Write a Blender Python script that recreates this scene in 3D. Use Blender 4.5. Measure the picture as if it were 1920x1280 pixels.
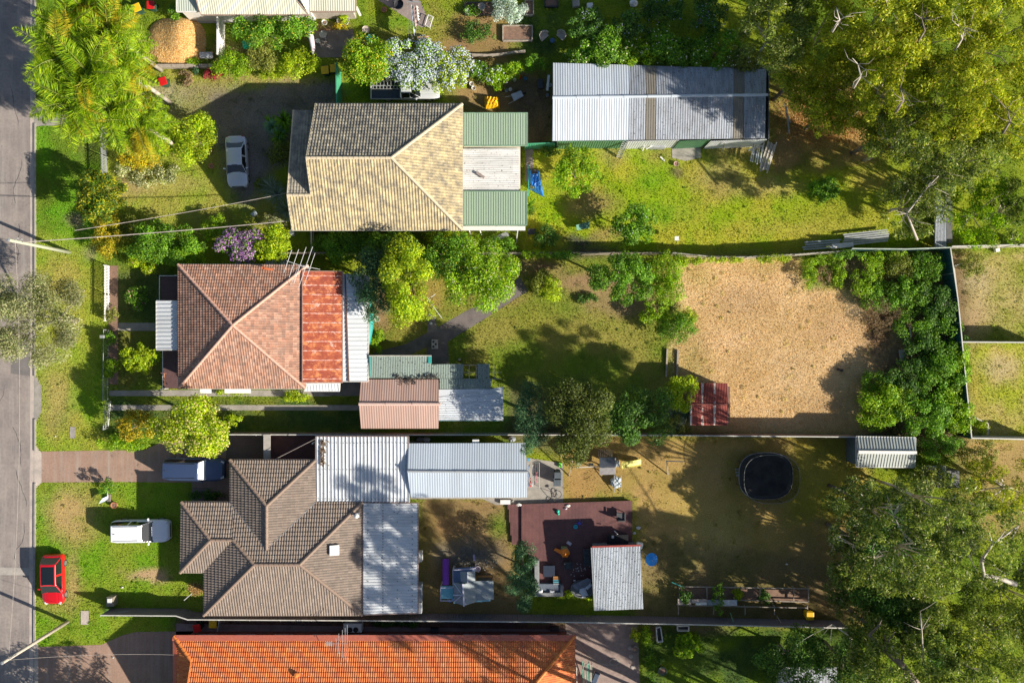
import bpy, bmesh, math, random
import numpy as np
from mathutils import Vector, Matrix
R = math.radians
for o in list(bpy.data.objects): bpy.data.objects.remove(o)
SC = bpy.context.scene
COL = SC.collection
# ---------------- camera, sky, sun, exposure ----------------
H = 68.0; S = 22.0            # camera height (m); picture units per metre on the ground
cam = bpy.data.objects.new('camera', bpy.data.cameras.new('camera')); COL.objects.link(cam)
cam.location = (0, 0, H); cam.rotation_euler = (0, 0, 0)
cam.data.sensor_width = 36.0; cam.data.lens = 36.0*H/(1920/S)
cam.data.clip_end = 2000
SC.camera = cam
SUN_EL, SUN_AZ = 27.5, 113.3   # azimuth clockwise from +Y
w = bpy.data.worlds.new("World"); SC.world = w; w.use_nodes = True
nt = w.node_tree; sky = nt.nodes.new('ShaderNodeTexSky'); sky.sky_type = 'NISHITA'; sky.sun_disc = False
sky.sun_elevation = R(SUN_EL); sky.sun_rotation = R(SUN_AZ)
bg = nt.nodes['Background']; nt.links.new(sky.outputs[0], bg.inputs[0]); bg.inputs[1].default_value = 0.062
sl = bpy.data.lights.new('sun', 'SUN'); sl.energy = 5.0; sl.angle = R(0.5); sl.color = (1, .92, .79)
so = bpy.data.objects.new('sun', sl); COL.objects.link(so); so.location = (0, 0, 90)
sd = Vector((math.sin(R(SUN_AZ))*math.cos(R(SUN_EL)), math.cos(R(SUN_AZ))*math.cos(R(SUN_EL)), math.sin(R(SUN_EL))))
so.rotation_euler = sd.to_track_quat('Z', 'Y').to_euler()
SC.view_settings.view_transform = 'Standard'; SC.view_settings.look = 'None'
SC.view_settings.exposure = 0.78; SC.view_settings.gamma = 1
SC.render.engine = 'CYCLES'

# ---------------- helpers ----------------
def G(px, py, z=0.0):
    "point at height z that lies under picture point (px,py)"
    k = (1-z/H)/S
    return Vector(((px-960)*k, (640-py)*k, z))
def T(tx, ty, z=0.0):
    return Vector(((tx-960)/S, (640-ty)/S, z))
def setp(o, label=None, cat=None, group=None, kind=None):
    if label: o['label'] = label
    if cat: o['category'] = cat
    if group: o['group'] = group
    if kind: o['kind'] = kind
    return o
def thing(name, label, cat, loc, group=None):
    o = bpy.data.objects.new(name, None); COL.objects.link(o); o.location = loc; o.empty_display_size = .3
    return setp(o, label, cat, group)
ORG = {}
class MB:
    def __init__(s): s.v = []; s.f = []; s.mi = []; s.m = 0
    def add(s, vs, fs):
        b = len(s.v); s.v += [tuple(v) for v in vs]
        for f in fs: s.f.append([b+i for i in f]); s.mi.append(s.m)
        return s
    def box(s, c, size, rz=0, rot=None):
        a, b, h = size[0]/2, size[1]/2, size[2]/2
        M_ = rot if rot is not None else Matrix.Rotation(rz, 3, 'Z')
        vs = [Vector(c)+M_@Vector((x*a, y*b, z*h)) for z in (-1, 1) for x, y in ((-1, -1), (1, -1), (1, 1), (-1, 1))]
        return s.add(vs, [(3, 2, 1, 0), (4, 5, 6, 7), (0, 1, 5, 4), (1, 2, 6, 5), (2, 3, 7, 6), (3, 0, 4, 7)])
    def bar(s, p, q, wd, ht):
        p = Vector(p); q = Vector(q); d = q-p
        rot = d.to_track_quat('X', 'Z').to_matrix()
        return s.box((p+q)/2, (d.length, wd, ht), rot=rot)
    def prism(s, poly, z0, z1):
        n = len(poly); a = sum(poly[i][0]*poly[(i+1) % n][1]-poly[(i+1) % n][0]*poly[i][1] for i in range(n))
        if a < 0: poly = poly[::-1]
        vs = [(p[0], p[1], z0) for p in poly]+[(p[0], p[1], z1) for p in poly]
        fs = [tuple(range(n-1, -1, -1)), tuple(range(n, 2*n))]+[(i, (i+1) % n, n+(i+1) % n, n+i) for i in range(n)]
        return s.add(vs, fs)
    def slab(s, pts, th=.06):
        n = len(pts); pts = [Vector(p) for p in pts]
        a = sum(pts[i].x*pts[(i+1) % n].y-pts[(i+1) % n].x*pts[i].y for i in range(n))
        if a < 0: pts = pts[::-1]
        vs = [p-Vector((0, 0, th)) for p in pts]+pts
        return s.add(vs, [tuple(range(n-1, -1, -1)), tuple(range(n, 2*n))]+[(i, (i+1) % n, n+(i+1) % n, n+i) for i in range(n)])
    def tube(s, pts, rad, n=6, cap=True):
        pts = [Vector(p) for p in pts]
        if not hasattr(rad, '__len__'): rad = [rad]*len(pts)
        vs = []; fs = []
        for i, p in enumerate(pts):
            d = (pts[min(i+1, len(pts)-1)]-pts[max(i-1, 0)])
            if d.length < 1e-6: d = Vector((0, 0, 1))
            d.normalize(); a = d.orthogonal().normalized() if i == 0 else (a-d*a.dot(d)).normalized()
            b = d.cross(a)
            for k in range(n):
                t = 2*math.pi*k/n; vs.append(p+(a*math.cos(t)+b*math.sin(t))*rad[i])
        for i in range(len(pts)-1):
            for k in range(n): fs.append((i*n+k, i*n+(k+1) % n, (i+1)*n+(k+1) % n, (i+1)*n+k))
        if cap: fs.append(tuple(range(n-1, -1, -1))); fs.append(tuple((len(pts)-1)*n+k for k in range(n)))
        return s.add(vs, fs)
    def lathe(s, c, prof, n=16, sx=1, sy=1, cap=True):
        c = Vector(c); vs = []; fs = []
        for r, z in prof:
            for k in range(n):
                t = 2*math.pi*k/n; vs.append((c.x+r*sx*math.cos(t), c.y+r*sy*math.sin(t), c.z+z))
        m = len(prof)
        for i in range(m-1):
            for k in range(n): fs.append((i*n+k, i*n+(k+1) % n, (i+1)*n+(k+1) % n, (i+1)*n+k))
        if cap: fs.append(tuple(range(n-1, -1, -1))); fs.append(tuple((m-1)*n+k for k in range(n)))
        return s.add(vs, fs)
    def blob(s, c, r, seed=0, amp=.15, n=12, m=7):
        rnd = random.Random(seed); prof = []; c = Vector(c); vs = []; fs = []
        for i in range(m+1):
            ph = math.pi*i/m
            for k in range(n):
                t = 2*math.pi*k/n; q = 1+rnd.uniform(-amp, amp)
                vs.append((c.x+r[0]*q*math.sin(ph)*math.cos(t), c.y+r[1]*q*math.sin(ph)*math.sin(t), c.z-r[2]*q*math.cos(ph)))
        for i in range(m):
            for k in range(n): fs.append((i*n+k, i*n+(k+1) % n, (i+1)*n+(k+1) % n, (i+1)*n+k))
        return s.add(vs, fs)
    def build(s, name, mats, parent=None, smooth=False, label=None, bevel=0):
        me = bpy.data.meshes.new(name); off = wloc(parent)
        me.from_pydata([(v[0]-off.x, v[1]-off.y, v[2]-off.z) for v in s.v], [], s.f)
        if not isinstance(mats, (list, tuple)): mats = [mats]
        for m in mats: me.materials.append(m)
        if len(mats) > 1: me.polygons.foreach_set('material_index', s.mi)
        if smooth: me.polygons.foreach_set('use_smooth', [True]*len(me.polygons))
        o = bpy.data.objects.new(name, me); COL.objects.link(o)
        if parent: o.parent = parent
        if label: o['label'] = label
        if bevel:
            b = o.modifiers.new('bevel', 'BEVEL'); b.width = bevel; b.segments = 2; b.limit_method = 'ANGLE'
        return o
def wloc(p):
    v = Vector((0, 0, 0))
    while p is not None: v = v+p.location; p = p.parent
    return v
def single(mb, name, mat, label, cat, group=None, kind=None, **k):
    o = mb.build(name, mat, None, **k)
    c = Vector((0, 0, 0))
    if kind != 'structure' and kind != 'stuff' and len(o.data.vertices):
        xs = [v.co for v in o.data.vertices]; n = len(xs)
        c = Vector((sum(v.x for v in xs)/n, sum(v.y for v in xs)/n, min(v.z for v in xs)))
        o.data.transform(Matrix.Translation(-c)); o.location = c
    return setp(o, label, cat, group, kind)
def dup(root, loc, rz=None, label=None, sc=None):
    def cp(o, par):
        c = o.copy(); COL.objects.link(c)
        if par: c.parent = par
        for ch in list(o.children): cp(ch, c)
        return c
    r = cp(root, None); r.location = loc
    if rz is not None: r.rotation_euler = (0, 0, rz)
    if label: r['label'] = label
    if sc: r.scale = (sc, sc, sc)
    return r

# ---------------- materials ----------------
def newmat(name):
    m = bpy.data.materials.new(name); m.use_nodes = True
    return m, m.node_tree, m.node_tree.nodes['Principled BSDF']
def N(t, ty, **k):
    n = t.nodes.new(ty)
    for a, b in k.items(): setattr(n, a, b)
    return n
def L(t, a, b): t.links.new(a, b)
def mixc(t, fac, c1, c2, mode='MIX'):
    n = t.nodes.new('ShaderNodeMix'); n.data_type = 'RGBA'; n.blend_type = mode
    for i, x in ((0, fac), (6, c1), (7, c2)):
        if hasattr(x, 'links') or hasattr(x, 'is_linked'): t.links.new(x, n.inputs[i])
        elif i == 0: n.inputs[0].default_value = x
        else: n.inputs[i].default_value = (x[0], x[1], x[2], 1)
    return n.outputs[2]
def noise(t, scale, detail=4, vec=None, rough=.6, dist=0):
    n = t.nodes.new('ShaderNodeTexNoise'); n.inputs['Scale'].default_value = scale; n.inputs['Detail'].default_value = detail
    n.inputs['Roughness'].default_value = rough; n.inputs['Distortion'].default_value = dist
    if vec is not None: t.links.new(vec, n.inputs['Vector'])
    return n.outputs['Fac']
def ramp(t, fac, a, b):
    n = t.nodes.new('ShaderNodeMapRange'); n.inputs[1].default_value = a; n.inputs[2].default_value = b
    t.links.new(fac, n.inputs[0]); return n.outputs[0]
def bump(t, b, h, strength, dist=.02):
    n = t.nodes.new('ShaderNodeBump'); n.inputs['Strength'].default_value = strength; n.inputs['Distance'].default_value = dist
    t.links.new(h, n.inputs['Height']); t.links.new(n.outputs[0], b.inputs['Normal'])
def wpos(t):
    return t.nodes.new('ShaderNodeNewGeometry').outputs['Position']
MC = {}
def M(name, c, c2=None, sc=3, rough=.6, metal=0, bmp=0, bsc=30, lo=.35, hi=.65, spec=None):
    if name in MC: return MC[name]
    m, t, b = newmat(name); p = wpos(t)
    c2 = c2 or tuple(x*.72 for x in c)
    f = ramp(t, noise(t, sc, 5, p), lo, hi)
    col = mixc(t, f, c, c2)
    f2 = ramp(t, noise(t, sc*9, 3, p), .3, .7)
    g = t.nodes.new('ShaderNodeMapRange'); g.inputs[3].default_value = .86; g.inputs[4].default_value = 1.12; L(t, f2, g.inputs[0])
    col = mixc(t, 1, col, g.outputs[0], 'MULTIPLY')
    L(t, col, b.inputs['Base Color']); b.inputs['Roughness'].default_value = rough; b.inputs['Metallic'].default_value = metal
    if spec is not None: b.inputs['Specular IOR Level'].default_value = spec
    if bmp: bump(t, b, noise(t, bsc, 4, p), bmp)
    MC[name] = m; return m
def vecmul(t, v, s):
    n = N(t, 'ShaderNodeVectorMath', operation='MULTIPLY'); L(t, v, n.inputs[0]); n.inputs[1].default_value = s; return n.outputs[0]
def uvout(t): return t.nodes.new('ShaderNodeUVMap').outputs[0]
def tile_mat(name, cols, pu, pv, stain=(.05, .05, .045), st_amt=.4, st_lo=.5, st_hi=.75, rough=.75):
    m, t, b = newmat(name); uv = uvout(t)
    q = vecmul(t, uv, (1/pu, 1/pv, 0)); fl = N(t, 'ShaderNodeVectorMath', operation='FLOOR'); L(t, q, fl.inputs[0])
    wn = N(t, 'ShaderNodeTexWhiteNoise', noise_dimensions='3D'); L(t, fl.outputs[0], wn.inputs[0])
    cr = N(t, 'ShaderNodeValToRGB'); L(t, wn.outputs[0], cr.inputs[0])
    e = cr.color_ramp.elements; e[0].color = (*cols[0], 1); e[1].color = (*cols[-1], 1)
    for i, c in enumerate(cols[1:-1]): x = e.new((i+1)/(len(cols)-1)); x.color = (*c, 1)
    p = wpos(t)
    f = ramp(t, noise(t, 1.6, 8, p, .75), st_lo, st_hi)
    f3 = N(t, 'ShaderNodeMath', operation='MULTIPLY'); L(t, f, f3.inputs[0]); f3.inputs[1].default_value = st_amt
    col = mixc(t, f3.outputs[0], cr.outputs[0], stain)
    # moss and dirt collecting in the laps of the tiles
    sp = N(t, 'ShaderNodeSeparateXYZ'); L(t, q, sp.inputs[0]); fr = N(t, 'ShaderNodeMath', operation='FRACT'); L(t, sp.outputs[1], fr.inputs[0])
    f4 = ramp(t, noise(t, 9, 4, p, .7), .5, .68)
    col = mixc(t, f4, col, mixc(t, .45, col, stain))
    sk = ramp(t, noise(t, 1.0, 5, vecmul(t, uv, (3.2, .35, 1)), .7), .52, .72); col = mixc(t, sk, col, mixc(t, .38, col, stain))
    vo = N(t, 'ShaderNodeTexVoronoi'); vo.inputs['Scale'].default_value = 2.3; L(t, uv, vo.inputs['Vector'])
    li = ramp(t, vo.outputs['Distance'], .10, .06); col = mixc(t, li, col, mixc(t, .55, col, (.62, .60, .52)))
    vo2 = N(t, 'ShaderNodeTexVoronoi'); vo2.inputs['Scale'].default_value = 3.7; L(t, uv, vo2.inputs['Vector'])
    l2 = ramp(t, vo2.outputs['Distance'], .13, .08); col = mixc(t, l2, col, mixc(t, .7, col, (.04, .04, .035)))
    L(t, col, b.inputs['Base Color']); b.inputs['Roughness'].default_value = rough
    bump(t, b, noise(t, 40, 3, p), .25, .01)
    MC[name] = m; return m
def metal_mat(name, c, dirt=(.25, .24, .22), amt=.3, rough=.45, metal=.35, sheet=.76, rust=None, rust_lo=.45, rust_hi=.6, spots=0):
    m, t, b = newmat(name); uv = uvout(t)
    sv = vecmul(t, uv, (3.0, .5, 1)); f = ramp(t, noise(t, 1.3, 6, sv, .65), .42, .75)
    k = N(t, 'ShaderNodeMath', operation='MULTIPLY'); L(t, f, k.inputs[0]); k.inputs[1].default_value = amt
    # each sheet weathers a little differently
    q = vecmul(t, uv, (1/sheet, 0, 0)); fl = N(t, 'ShaderNodeVectorMath', operation='FLOOR'); L(t, q, fl.inputs[0])
    wn = N(t, 'ShaderNodeTexWhiteNoise', noise_dimensions='3D'); L(t, fl.outputs[0], wn.inputs[0])
    g = N(t, 'ShaderNodeMapRange'); g.inputs[3].default_value = .88; g.inputs[4].default_value = 1.08; L(t, wn.outputs[0], g.inputs[0])
    col = mixc(t, 1, c, g.outputs[0], 'MULTIPLY')
    col = mixc(t, k.outputs[0], col, dirt)
    if spots:
        vo = N(t, 'ShaderNodeTexNoise'); vo.inputs['Scale'].default_value = 7; vo.inputs['Detail'].default_value = 6; L(t, uv, vo.inputs['Vector'])
        f5 = ramp(t, vo.outputs['Fac'], .66-spots*.1, .7-spots*.08); col = mixc(t, f5, col, (.06, .06, .055))
    if rust:
        sv2 = vecmul(t, uv, (1.2, .8, 1)); f6 = ramp(t, noise(t, 1.1, 7, sv2, .7), rust_lo, rust_hi); col = mixc(t, f6, col, rust)
    L(t, col, b.inputs['Base Color']); b.inputs['Roughness'].default_value = rough; b.inputs['Metallic'].default_value = metal
    MC[name] = m; return m

# ---------------- roofs ----------------
def roofmesh(root, name, faces, prof, mat, slab_mat=None, vdir=None, label=None, under=.1):
    """faces: lists of world points lying in a plane; prof = (kind, pu, pv, amp, step)"""
    kind, pu, pv, amp, step = prof
    AV = []; AF = []; AUV = []
    sb = MB()
    for pts in faces:
        pts = [Vector(p) for p in pts]; n = Vector((0, 0, 0)); c = sum(pts, Vector())/len(pts)
        for i in range(len(pts)): n += (pts[i]-c).cross(pts[(i+1) % len(pts)]-c)
        n.normalize()
        if n.z < 0: n = -n; pts = pts[::-1]
        if vdir is not None: V = Vector(vdir); V = (V-n*V.dot(n)).normalized()
        else:
            V = Vector((0, 0, -1)); V = (V-n*V.dot(n)).normalized()
        U = V.cross(n).normalized()
        d = c.dot(n)
        us = [p.dot(U) for p in pts]; vs = [p.dot(V) for p in pts]
        i0 = math.floor(min(us)/pu); i1 = math.ceil(max(us)/pu)
        ul = []
        if kind == 'rib': fr = [(0, 1), (.16, 1), (.24, 0), (.92, 0)]
        elif kind == 'flatrib': fr = [(0, 1), (.06, 1), (.09, 0), (.97, 0)]
        else: fr = [(k/6, .5+.5*math.cos(2*math.pi*k/6)) for k in range(6)]
        for i in range(i0, i1+1):
            for q, h in fr: ul.append(((i+q)*pu, h*amp))
        vl = []
        if kind == 'tile':
            for j in range(math.floor(min(vs)/pv), math.ceil(max(vs)/pv)): vl += [(j*pv, 0), ((j+1)*pv-.004, step)]
        else: vl = [(min(vs)-.01, 0), (max(vs)+.01, 0)]
        base = c-c.dot(U)*U-c.dot(V)*V
        co = [base+U*u+V*v+n*(hu+hv) for v, hv in vl for u, hu in ul]
        nu = len(ul); nv = len(vl)
        fs = [(j*nu+i, (j+1)*nu+i, (j+1)*nu+i+1, j*nu+i+1) for j in range(nv-1) for i in range(nu-1)]
        me = bpy.data.meshes.new('t'); me.from_pydata(co, [], fs)
        bm = bmesh.new(); bm.from_mesh(me); bpy.data.meshes.remove(me)
        for i in range(len(pts)):
            a = pts[i]; e = (pts[(i+1) % len(pts)]-a)
            if e.length < 1e-4: continue
            no = e.cross(n).normalized()
            bmesh.ops.bisect_plane(bm, geom=bm.verts[:]+bm.edges[:]+bm.faces[:], plane_co=a, plane_no=no, clear_outer=True)
        bm.normal_update()
        bm.verts.index_update(); b0 = len(AV)
        for v in bm.verts: AV.append(v.co.copy()); AUV.append((v.co.dot(U), v.co.dot(V)))
        for f in bm.faces:
            ids = [b0+v.index for v in f.verts]
            if f.normal.dot(n) < 0: ids = ids[::-1]
            AF.append(ids)
        bm.free()
        sb.slab([p-Vector((0, 0, .025)) for p in pts], under)
    off = wloc(root); me = bpy.data.meshes.new(name); me.from_pydata([v-off for v in AV], [], AF)
    uvl = me.uv_layers.new(name='UVMap'); li = np.empty(len(me.loops), dtype=np.int32); me.loops.foreach_get('vertex_index', li)
    uvl.data.foreach_set('uv', np.array(AUV, dtype=np.float32)[li].ravel())
    me.materials.append(mat); me.materials.append(slab_mat or mat)
    if kind != 'rib' and kind != 'flatrib' and kind != 'tile': me.polygons.foreach_set('use_smooth', [True]*len(me.polygons))
    # join the sheathing below the covering into the same part
    bm = bmesh.new(); bm.from_mesh(me)
    m2 = bpy.data.meshes.new('t'); m2.from_pydata([Vector(v)-off for v in sb.v], [], sb.f); bm2 = bmesh.new(); bm2.from_mesh(m2)
    for f in bm2.faces: f.material_index = 1
    bm2.to_mesh(m2); bm2.free(); bm.from_mesh(m2); bm.to_mesh(me); bm.free(); bpy.data.meshes.remove(m2)
    o = bpy.data.objects.new(name, me); COL.objects.link(o)
    if root: o.parent = root
    if label: o['label'] = label
    return o
def caps(root, lines, mat, r=.13, seg=.42, name='ridge_capping', lift=.03, label=None):
    for a, b in lines:
        mb = MB(); a = Vector(a); b = Vector(b); n = max(1, round((b-a).length/seg)); up = Vector((0, 0, lift))
        if a.z > b.z: a, b = b, a
        for i in range(n):
            p = a.lerp(b, i/n)+up; q = a.lerp(b, (i+1.06)/n)+up
            mb.tube([p, q], [r*1.08, r*.9], 8)
        mb.build(name, mat, root, label=label)
def inset(poly, d):
    n = len(poly); P = [Vector((p[0], p[1])) for p in poly]
    a = sum(P[i].x*P[(i+1) % n].y-P[(i+1) % n].x*P[i].y for i in range(n))
    if a < 0: P = P[::-1]
    out = []
    for i in range(n):
        e0 = (P[i]-P[i-1]).normalized(); e1 = (P[(i+1) % n]-P[i]).normalized()
        n0 = Vector((-e0.y, e0.x)); n1 = Vector((-e1.y, e1.x)); k = 1+n0.dot(n1)
        out.append(P[i]+(n0+n1)*(d/k if k > .1 else 0))
    return out
def gutter(root, pts, mat, r=.06, name='gutter'):
    mb = MB(); n = len(pts)
    for i in range(n):
        a = Vector(pts[i]); b = Vector(pts[(i+1) % n])
        if (b-a).length > .1: mb.bar(a-Vector((0, 0, .06)), b-Vector((0, 0, .06)), .11, .11)
    return mb.build(name, mat, root)
def windows(root, wp, zs, mats, every=3.0, w=1.5, h=1.1):
    "windows on each long wall: frame > pane"
    n = len(wp)
    for i in range(n):
        a = wp[i]; b = wp[(i+1) % n]; d = b-a; Ln = d.length
        if Ln < 2.6: continue
        k = max(1, int(Ln/every)); d.normalize(); no = Vector((d.y, -d.x))
        for j in range(k):
            c = a+d*Ln*(j+.5)/k+no*.02; ang = math.atan2(d.y, d.x)
            f = MB()
            for sx, sz, ww, hh in ((0, h/2, w, .07), (0, -h/2, w, .07), (-w/2, 0, .07, h), (w/2, 0, .07, h), (0, 0, .05, h)):
                f.box((c.x+d.x*sx, c.y+d.y*sx, zs+sz), (ww, .08, hh), ang)
            fo = f.build('window', mats[0], root)
            MB().box((c.x, c.y, zs), (w-.06, .03, h-.06), ang).build('pane', mats[1], fo)
# ---------------- foliage ----------------
def leafmat(name, trans=.35, rough=.5):
    m, t, b = newmat(name)
    a = N(t, 'ShaderNodeVertexColor'); a.layer_name = 'tint'
    L(t, a.outputs[0], b.inputs['Base Color']); b.inputs['Roughness'].default_value = rough
    b.inputs['Specular IOR Level'].default_value = .25
    tr = N(t, 'ShaderNodeBsdfTranslucent'); c2 = mixc(t, 1, a.outputs[0], (1.35, 1.35, .7), 'MULTIPLY'); L(t, c2, tr.inputs[0])
    mx = N(t, 'ShaderNodeMixShader'); mx.inputs[0].default_value = trans
    L(t, b.outputs[0], mx.inputs[1]); L(t, tr.outputs[0], mx.inputs[2]); L(t, mx.outputs[0], t.nodes['Material Output'].inputs[0])
    return m
LEAF = leafmat('leaf'); PETAL = leafmat('petal', .2, .7); GRASSM = leafmat('grass_blades', .3, .8)
BARK = M('bark', (.28, .23, .19), (.14, .11, .09), 3, .9, bmp=.4)
BARKP = M('pale_bark', (.62, .56, .48), (.35, .30, .25), 2, .85, bmp=.3)
def quadmesh(name, pos, nor, axis, la, lb, col, mat, parent=None, tri=False):
    """one leaf-shaped quad per row"""
    n = len(pos)
    nor = nor/np.maximum(np.linalg.norm(nor, axis=1, keepdims=True), 1e-6)
    ax = axis-nor*np.sum(axis*nor, axis=1, keepdims=True); ax /= np.maximum(np.linalg.norm(ax, axis=1, keepdims=True), 1e-6)
    bx = np.cross(nor, ax); la = la[:, None]; lb = lb[:, None]
    off = wloc(parent); pos = pos-np.array(off)
    v = np.stack([pos-ax*la, pos+bx*lb-ax*la*.1, pos+ax*la-nor*la*.25, pos-bx*lb-ax*la*.1], 1).reshape(-1, 3)
    me = bpy.data.meshes.new(name); me.vertices.add(4*n); me.vertices.foreach_set('co', v.astype(np.float32).ravel())
    me.loops.add(4*n); me.loops.foreach_set('vertex_index', np.arange(4*n, dtype=np.int32))
    me.polygons.add(n); me.polygons.foreach_set('loop_start', np.arange(0, 4*n, 4, dtype=np.int32))
    me.update(calc_edges=True)
    ca = me.color_attributes.new('tint', 'FLOAT_COLOR', 'POINT')
    c4 = np.ones((4*n, 4), dtype=np.float32); c4[:, :3] = np.repeat(col, 4, axis=0); ca.data.foreach_set('color', c4.ravel())
    me.materials.append(mat)
    o = bpy.data.objects.new(name, me); COL.objects.link(o)
    if parent: o.parent = parent
    return o
def palcols(rg, pal, n, vary=.25):
    cs = np.array([p[0] for p in pal]); ws = np.array([p[1] for p in pal], float); ws /= ws.sum()
    c = cs[rg.choice(len(pal), n, p=ws)]
    return c*rg.uniform(1-vary, 1+vary, (n, 1))
def sph(rg, n):
    d = rg.normal(size=(n, 3)); return d/np.linalg.norm(d, axis=1, keepdims=True)
# palettes: (albedo, weight)
PAL = dict(
 bright=[((.26, .44, .012), 5), ((.38, .52, .02), 3), ((.13, .28, .015), 3)],
 green=[((.14, .31, .02), 5), ((.24, .42, .025), 3), ((.08, .19, .02), 3)],
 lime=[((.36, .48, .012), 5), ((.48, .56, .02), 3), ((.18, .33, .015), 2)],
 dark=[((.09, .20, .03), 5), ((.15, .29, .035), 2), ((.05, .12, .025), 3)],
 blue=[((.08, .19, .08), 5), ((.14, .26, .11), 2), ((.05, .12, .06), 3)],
 olive=[((.27, .30, .05), 5), ((.37, .37, .08), 3), ((.15, .18, .04), 3)],
 gum=[((.38, .44, .025), 5), ((.55, .57, .05), 4), ((.18, .26, .02), 3), ((.48, .33, .10), .7)],
 gumgreen=[((.21, .29, .06), 5), ((.38, .44, .10), 3), ((.09, .15, .03), 4), ((.60, .56, .40), .7)],
 pale=[((.36, .38, .17), 5), ((.50, .50, .28), 3), ((.20, .25, .09), 4), ((.55, .48, .36), 1)],
 gold=[((.68, .44, .015), 4), ((.50, .48, .02), 4), ((.26, .32, .02), 2)],
 amber=[((.52, .38, .015), 5), ((.34, .34, .02), 4), ((.16, .20, .02), 2)],
 silver=[((.50, .62, .58), 5), ((.70, .78, .75), 3), ((.28, .36, .33), 2)],
 brown=[((.36, .25, .14), 5), ((.50, .36, .21), 3), ((.20, .14, .08), 3)],
 red=[((.42, .03, .07), 5), ((.60, .08, .10), 3), ((.15, .06, .03), 3)],
 var=[((.70, .70, .45), 4), ((.22, .28, .07), 4), ((.38, .40, .12), 3)],
 moss=[((.20, .24, .03), 5), ((.29, .32, .045), 3), ((.11, .15, .03), 3)])
NLEAF = [0]; DENS = 1.85; LSC = .74
def crown(parent, c, r, pal, seed, dens=60, ls=(.10, .06), clump=.27, nc=None, name='crown', flat=.8, gap=0., hang=0, fl=None, flden=0, top=False):
    """leaf clumps spread through an uneven crown; c centre, r radii (m)"""
    rg = np.random.default_rng(seed); c = np.array(c); r = np.array(r)
    R_ = (r[0]+r[1])/2; rc = max(.22, R_*clump)
    if nc is None: nc = int(7+2.2*(r[0]*r[1])/(rc*rc)*(1.2 if r[2] > rc else 1))
    rho = np.sqrt(rg.uniform(0, 1, nc)); th = rg.uniform(0, 6.2832, nc); zz = np.sqrt(1-rho**2*.9)
    zz = np.where(rg.random(nc) < .72, zz*rg.uniform(.55, 1, nc), -zz*rg.uniform(0, .6, nc))
    d = np.stack([rho*np.cos(th), rho*np.sin(th), zz], 1); rad = np.ones(nc)
    inner = np.maximum(r-rc*.5, r*.3); inner[2] = max(r[2]-rc*.6, r[2]*.3)
    lob = 1+.07*np.sin(3*np.arctan2(d[:, 1], d[:, 0])+seed)+.06*np.sin(5*np.arctan2(d[:, 1], d[:, 0])+seed*2.3)
    cc = d*inner; cc[:, :2] *= lob[:, None]
    if not top: cc[:, 2] = np.maximum(cc[:, 2], -r[2]*.7)
    crs = rc*rg.uniform(.6, 1.25, nc)
    n_each = (dens*DENS*4*crs**2).astype(int)+6
    keep = rg.random(nc) > gap
    n_each = n_each[keep]; cc = cc[keep]; crs = crs[keep]
    idx = np.repeat(np.arange(len(cc)), n_each); n = len(idx)
    dd = sph(rg, n); dd[:, 2] = np.where(dd[:, 2] < -.3, -dd[:, 2], dd[:, 2])
    rr = crs[idx]*(.45+.62*rg.random(n)**.6)
    pos = cc[idx]+dd*rr[:, None]*np.array([1, 1, flat])
    nor = dd*.7+rg.normal(size=(n, 3))*.45+np.array([0, 0, .45])
    ax = rg.normal(size=(n, 3))+np.array([0, 0, -hang])
    if hang: nor = nor*np.array([1, 1, .35])+rg.normal(size=(n, 3))*.25
    tone = rg.uniform(.62, 1.3, len(cc))[idx]
    col = palcols(rg, pal, n, .22)*tone[:, None]
    s = rg.uniform(.65, 1.35, n)
    pos = pos+c; z = pos[:, 2]; pos[:, 2] = np.where(z < .03, .03+rg.random(n)*.1, z)
    o = quadmesh(name, pos, nor, ax, ls[0]*s*LSC, ls[1]*s*LSC, col, LEAF, parent); NLEAF[0] += n
    if fl:
        outer = np.linalg.norm((pos-c)/r, axis=1); m = np.where((dd[:, 2] > .0) & (rg.random(n) < flden))[0]
        if len(m):
            fs = fl[1]; k = len(m)
            quadmesh('flowers', pos[m]+dd[m]*.05+np.array([0, 0, .04]), dd[m]+np.array([0, 0, 1.2]), rg.normal(size=(k, 3)), np.full(k, fs), np.full(k, fs*.8), palcols(rg, fl[0], k, .12), PETAL, parent)['kind'] = 'stuff'
    return cc+c
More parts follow.
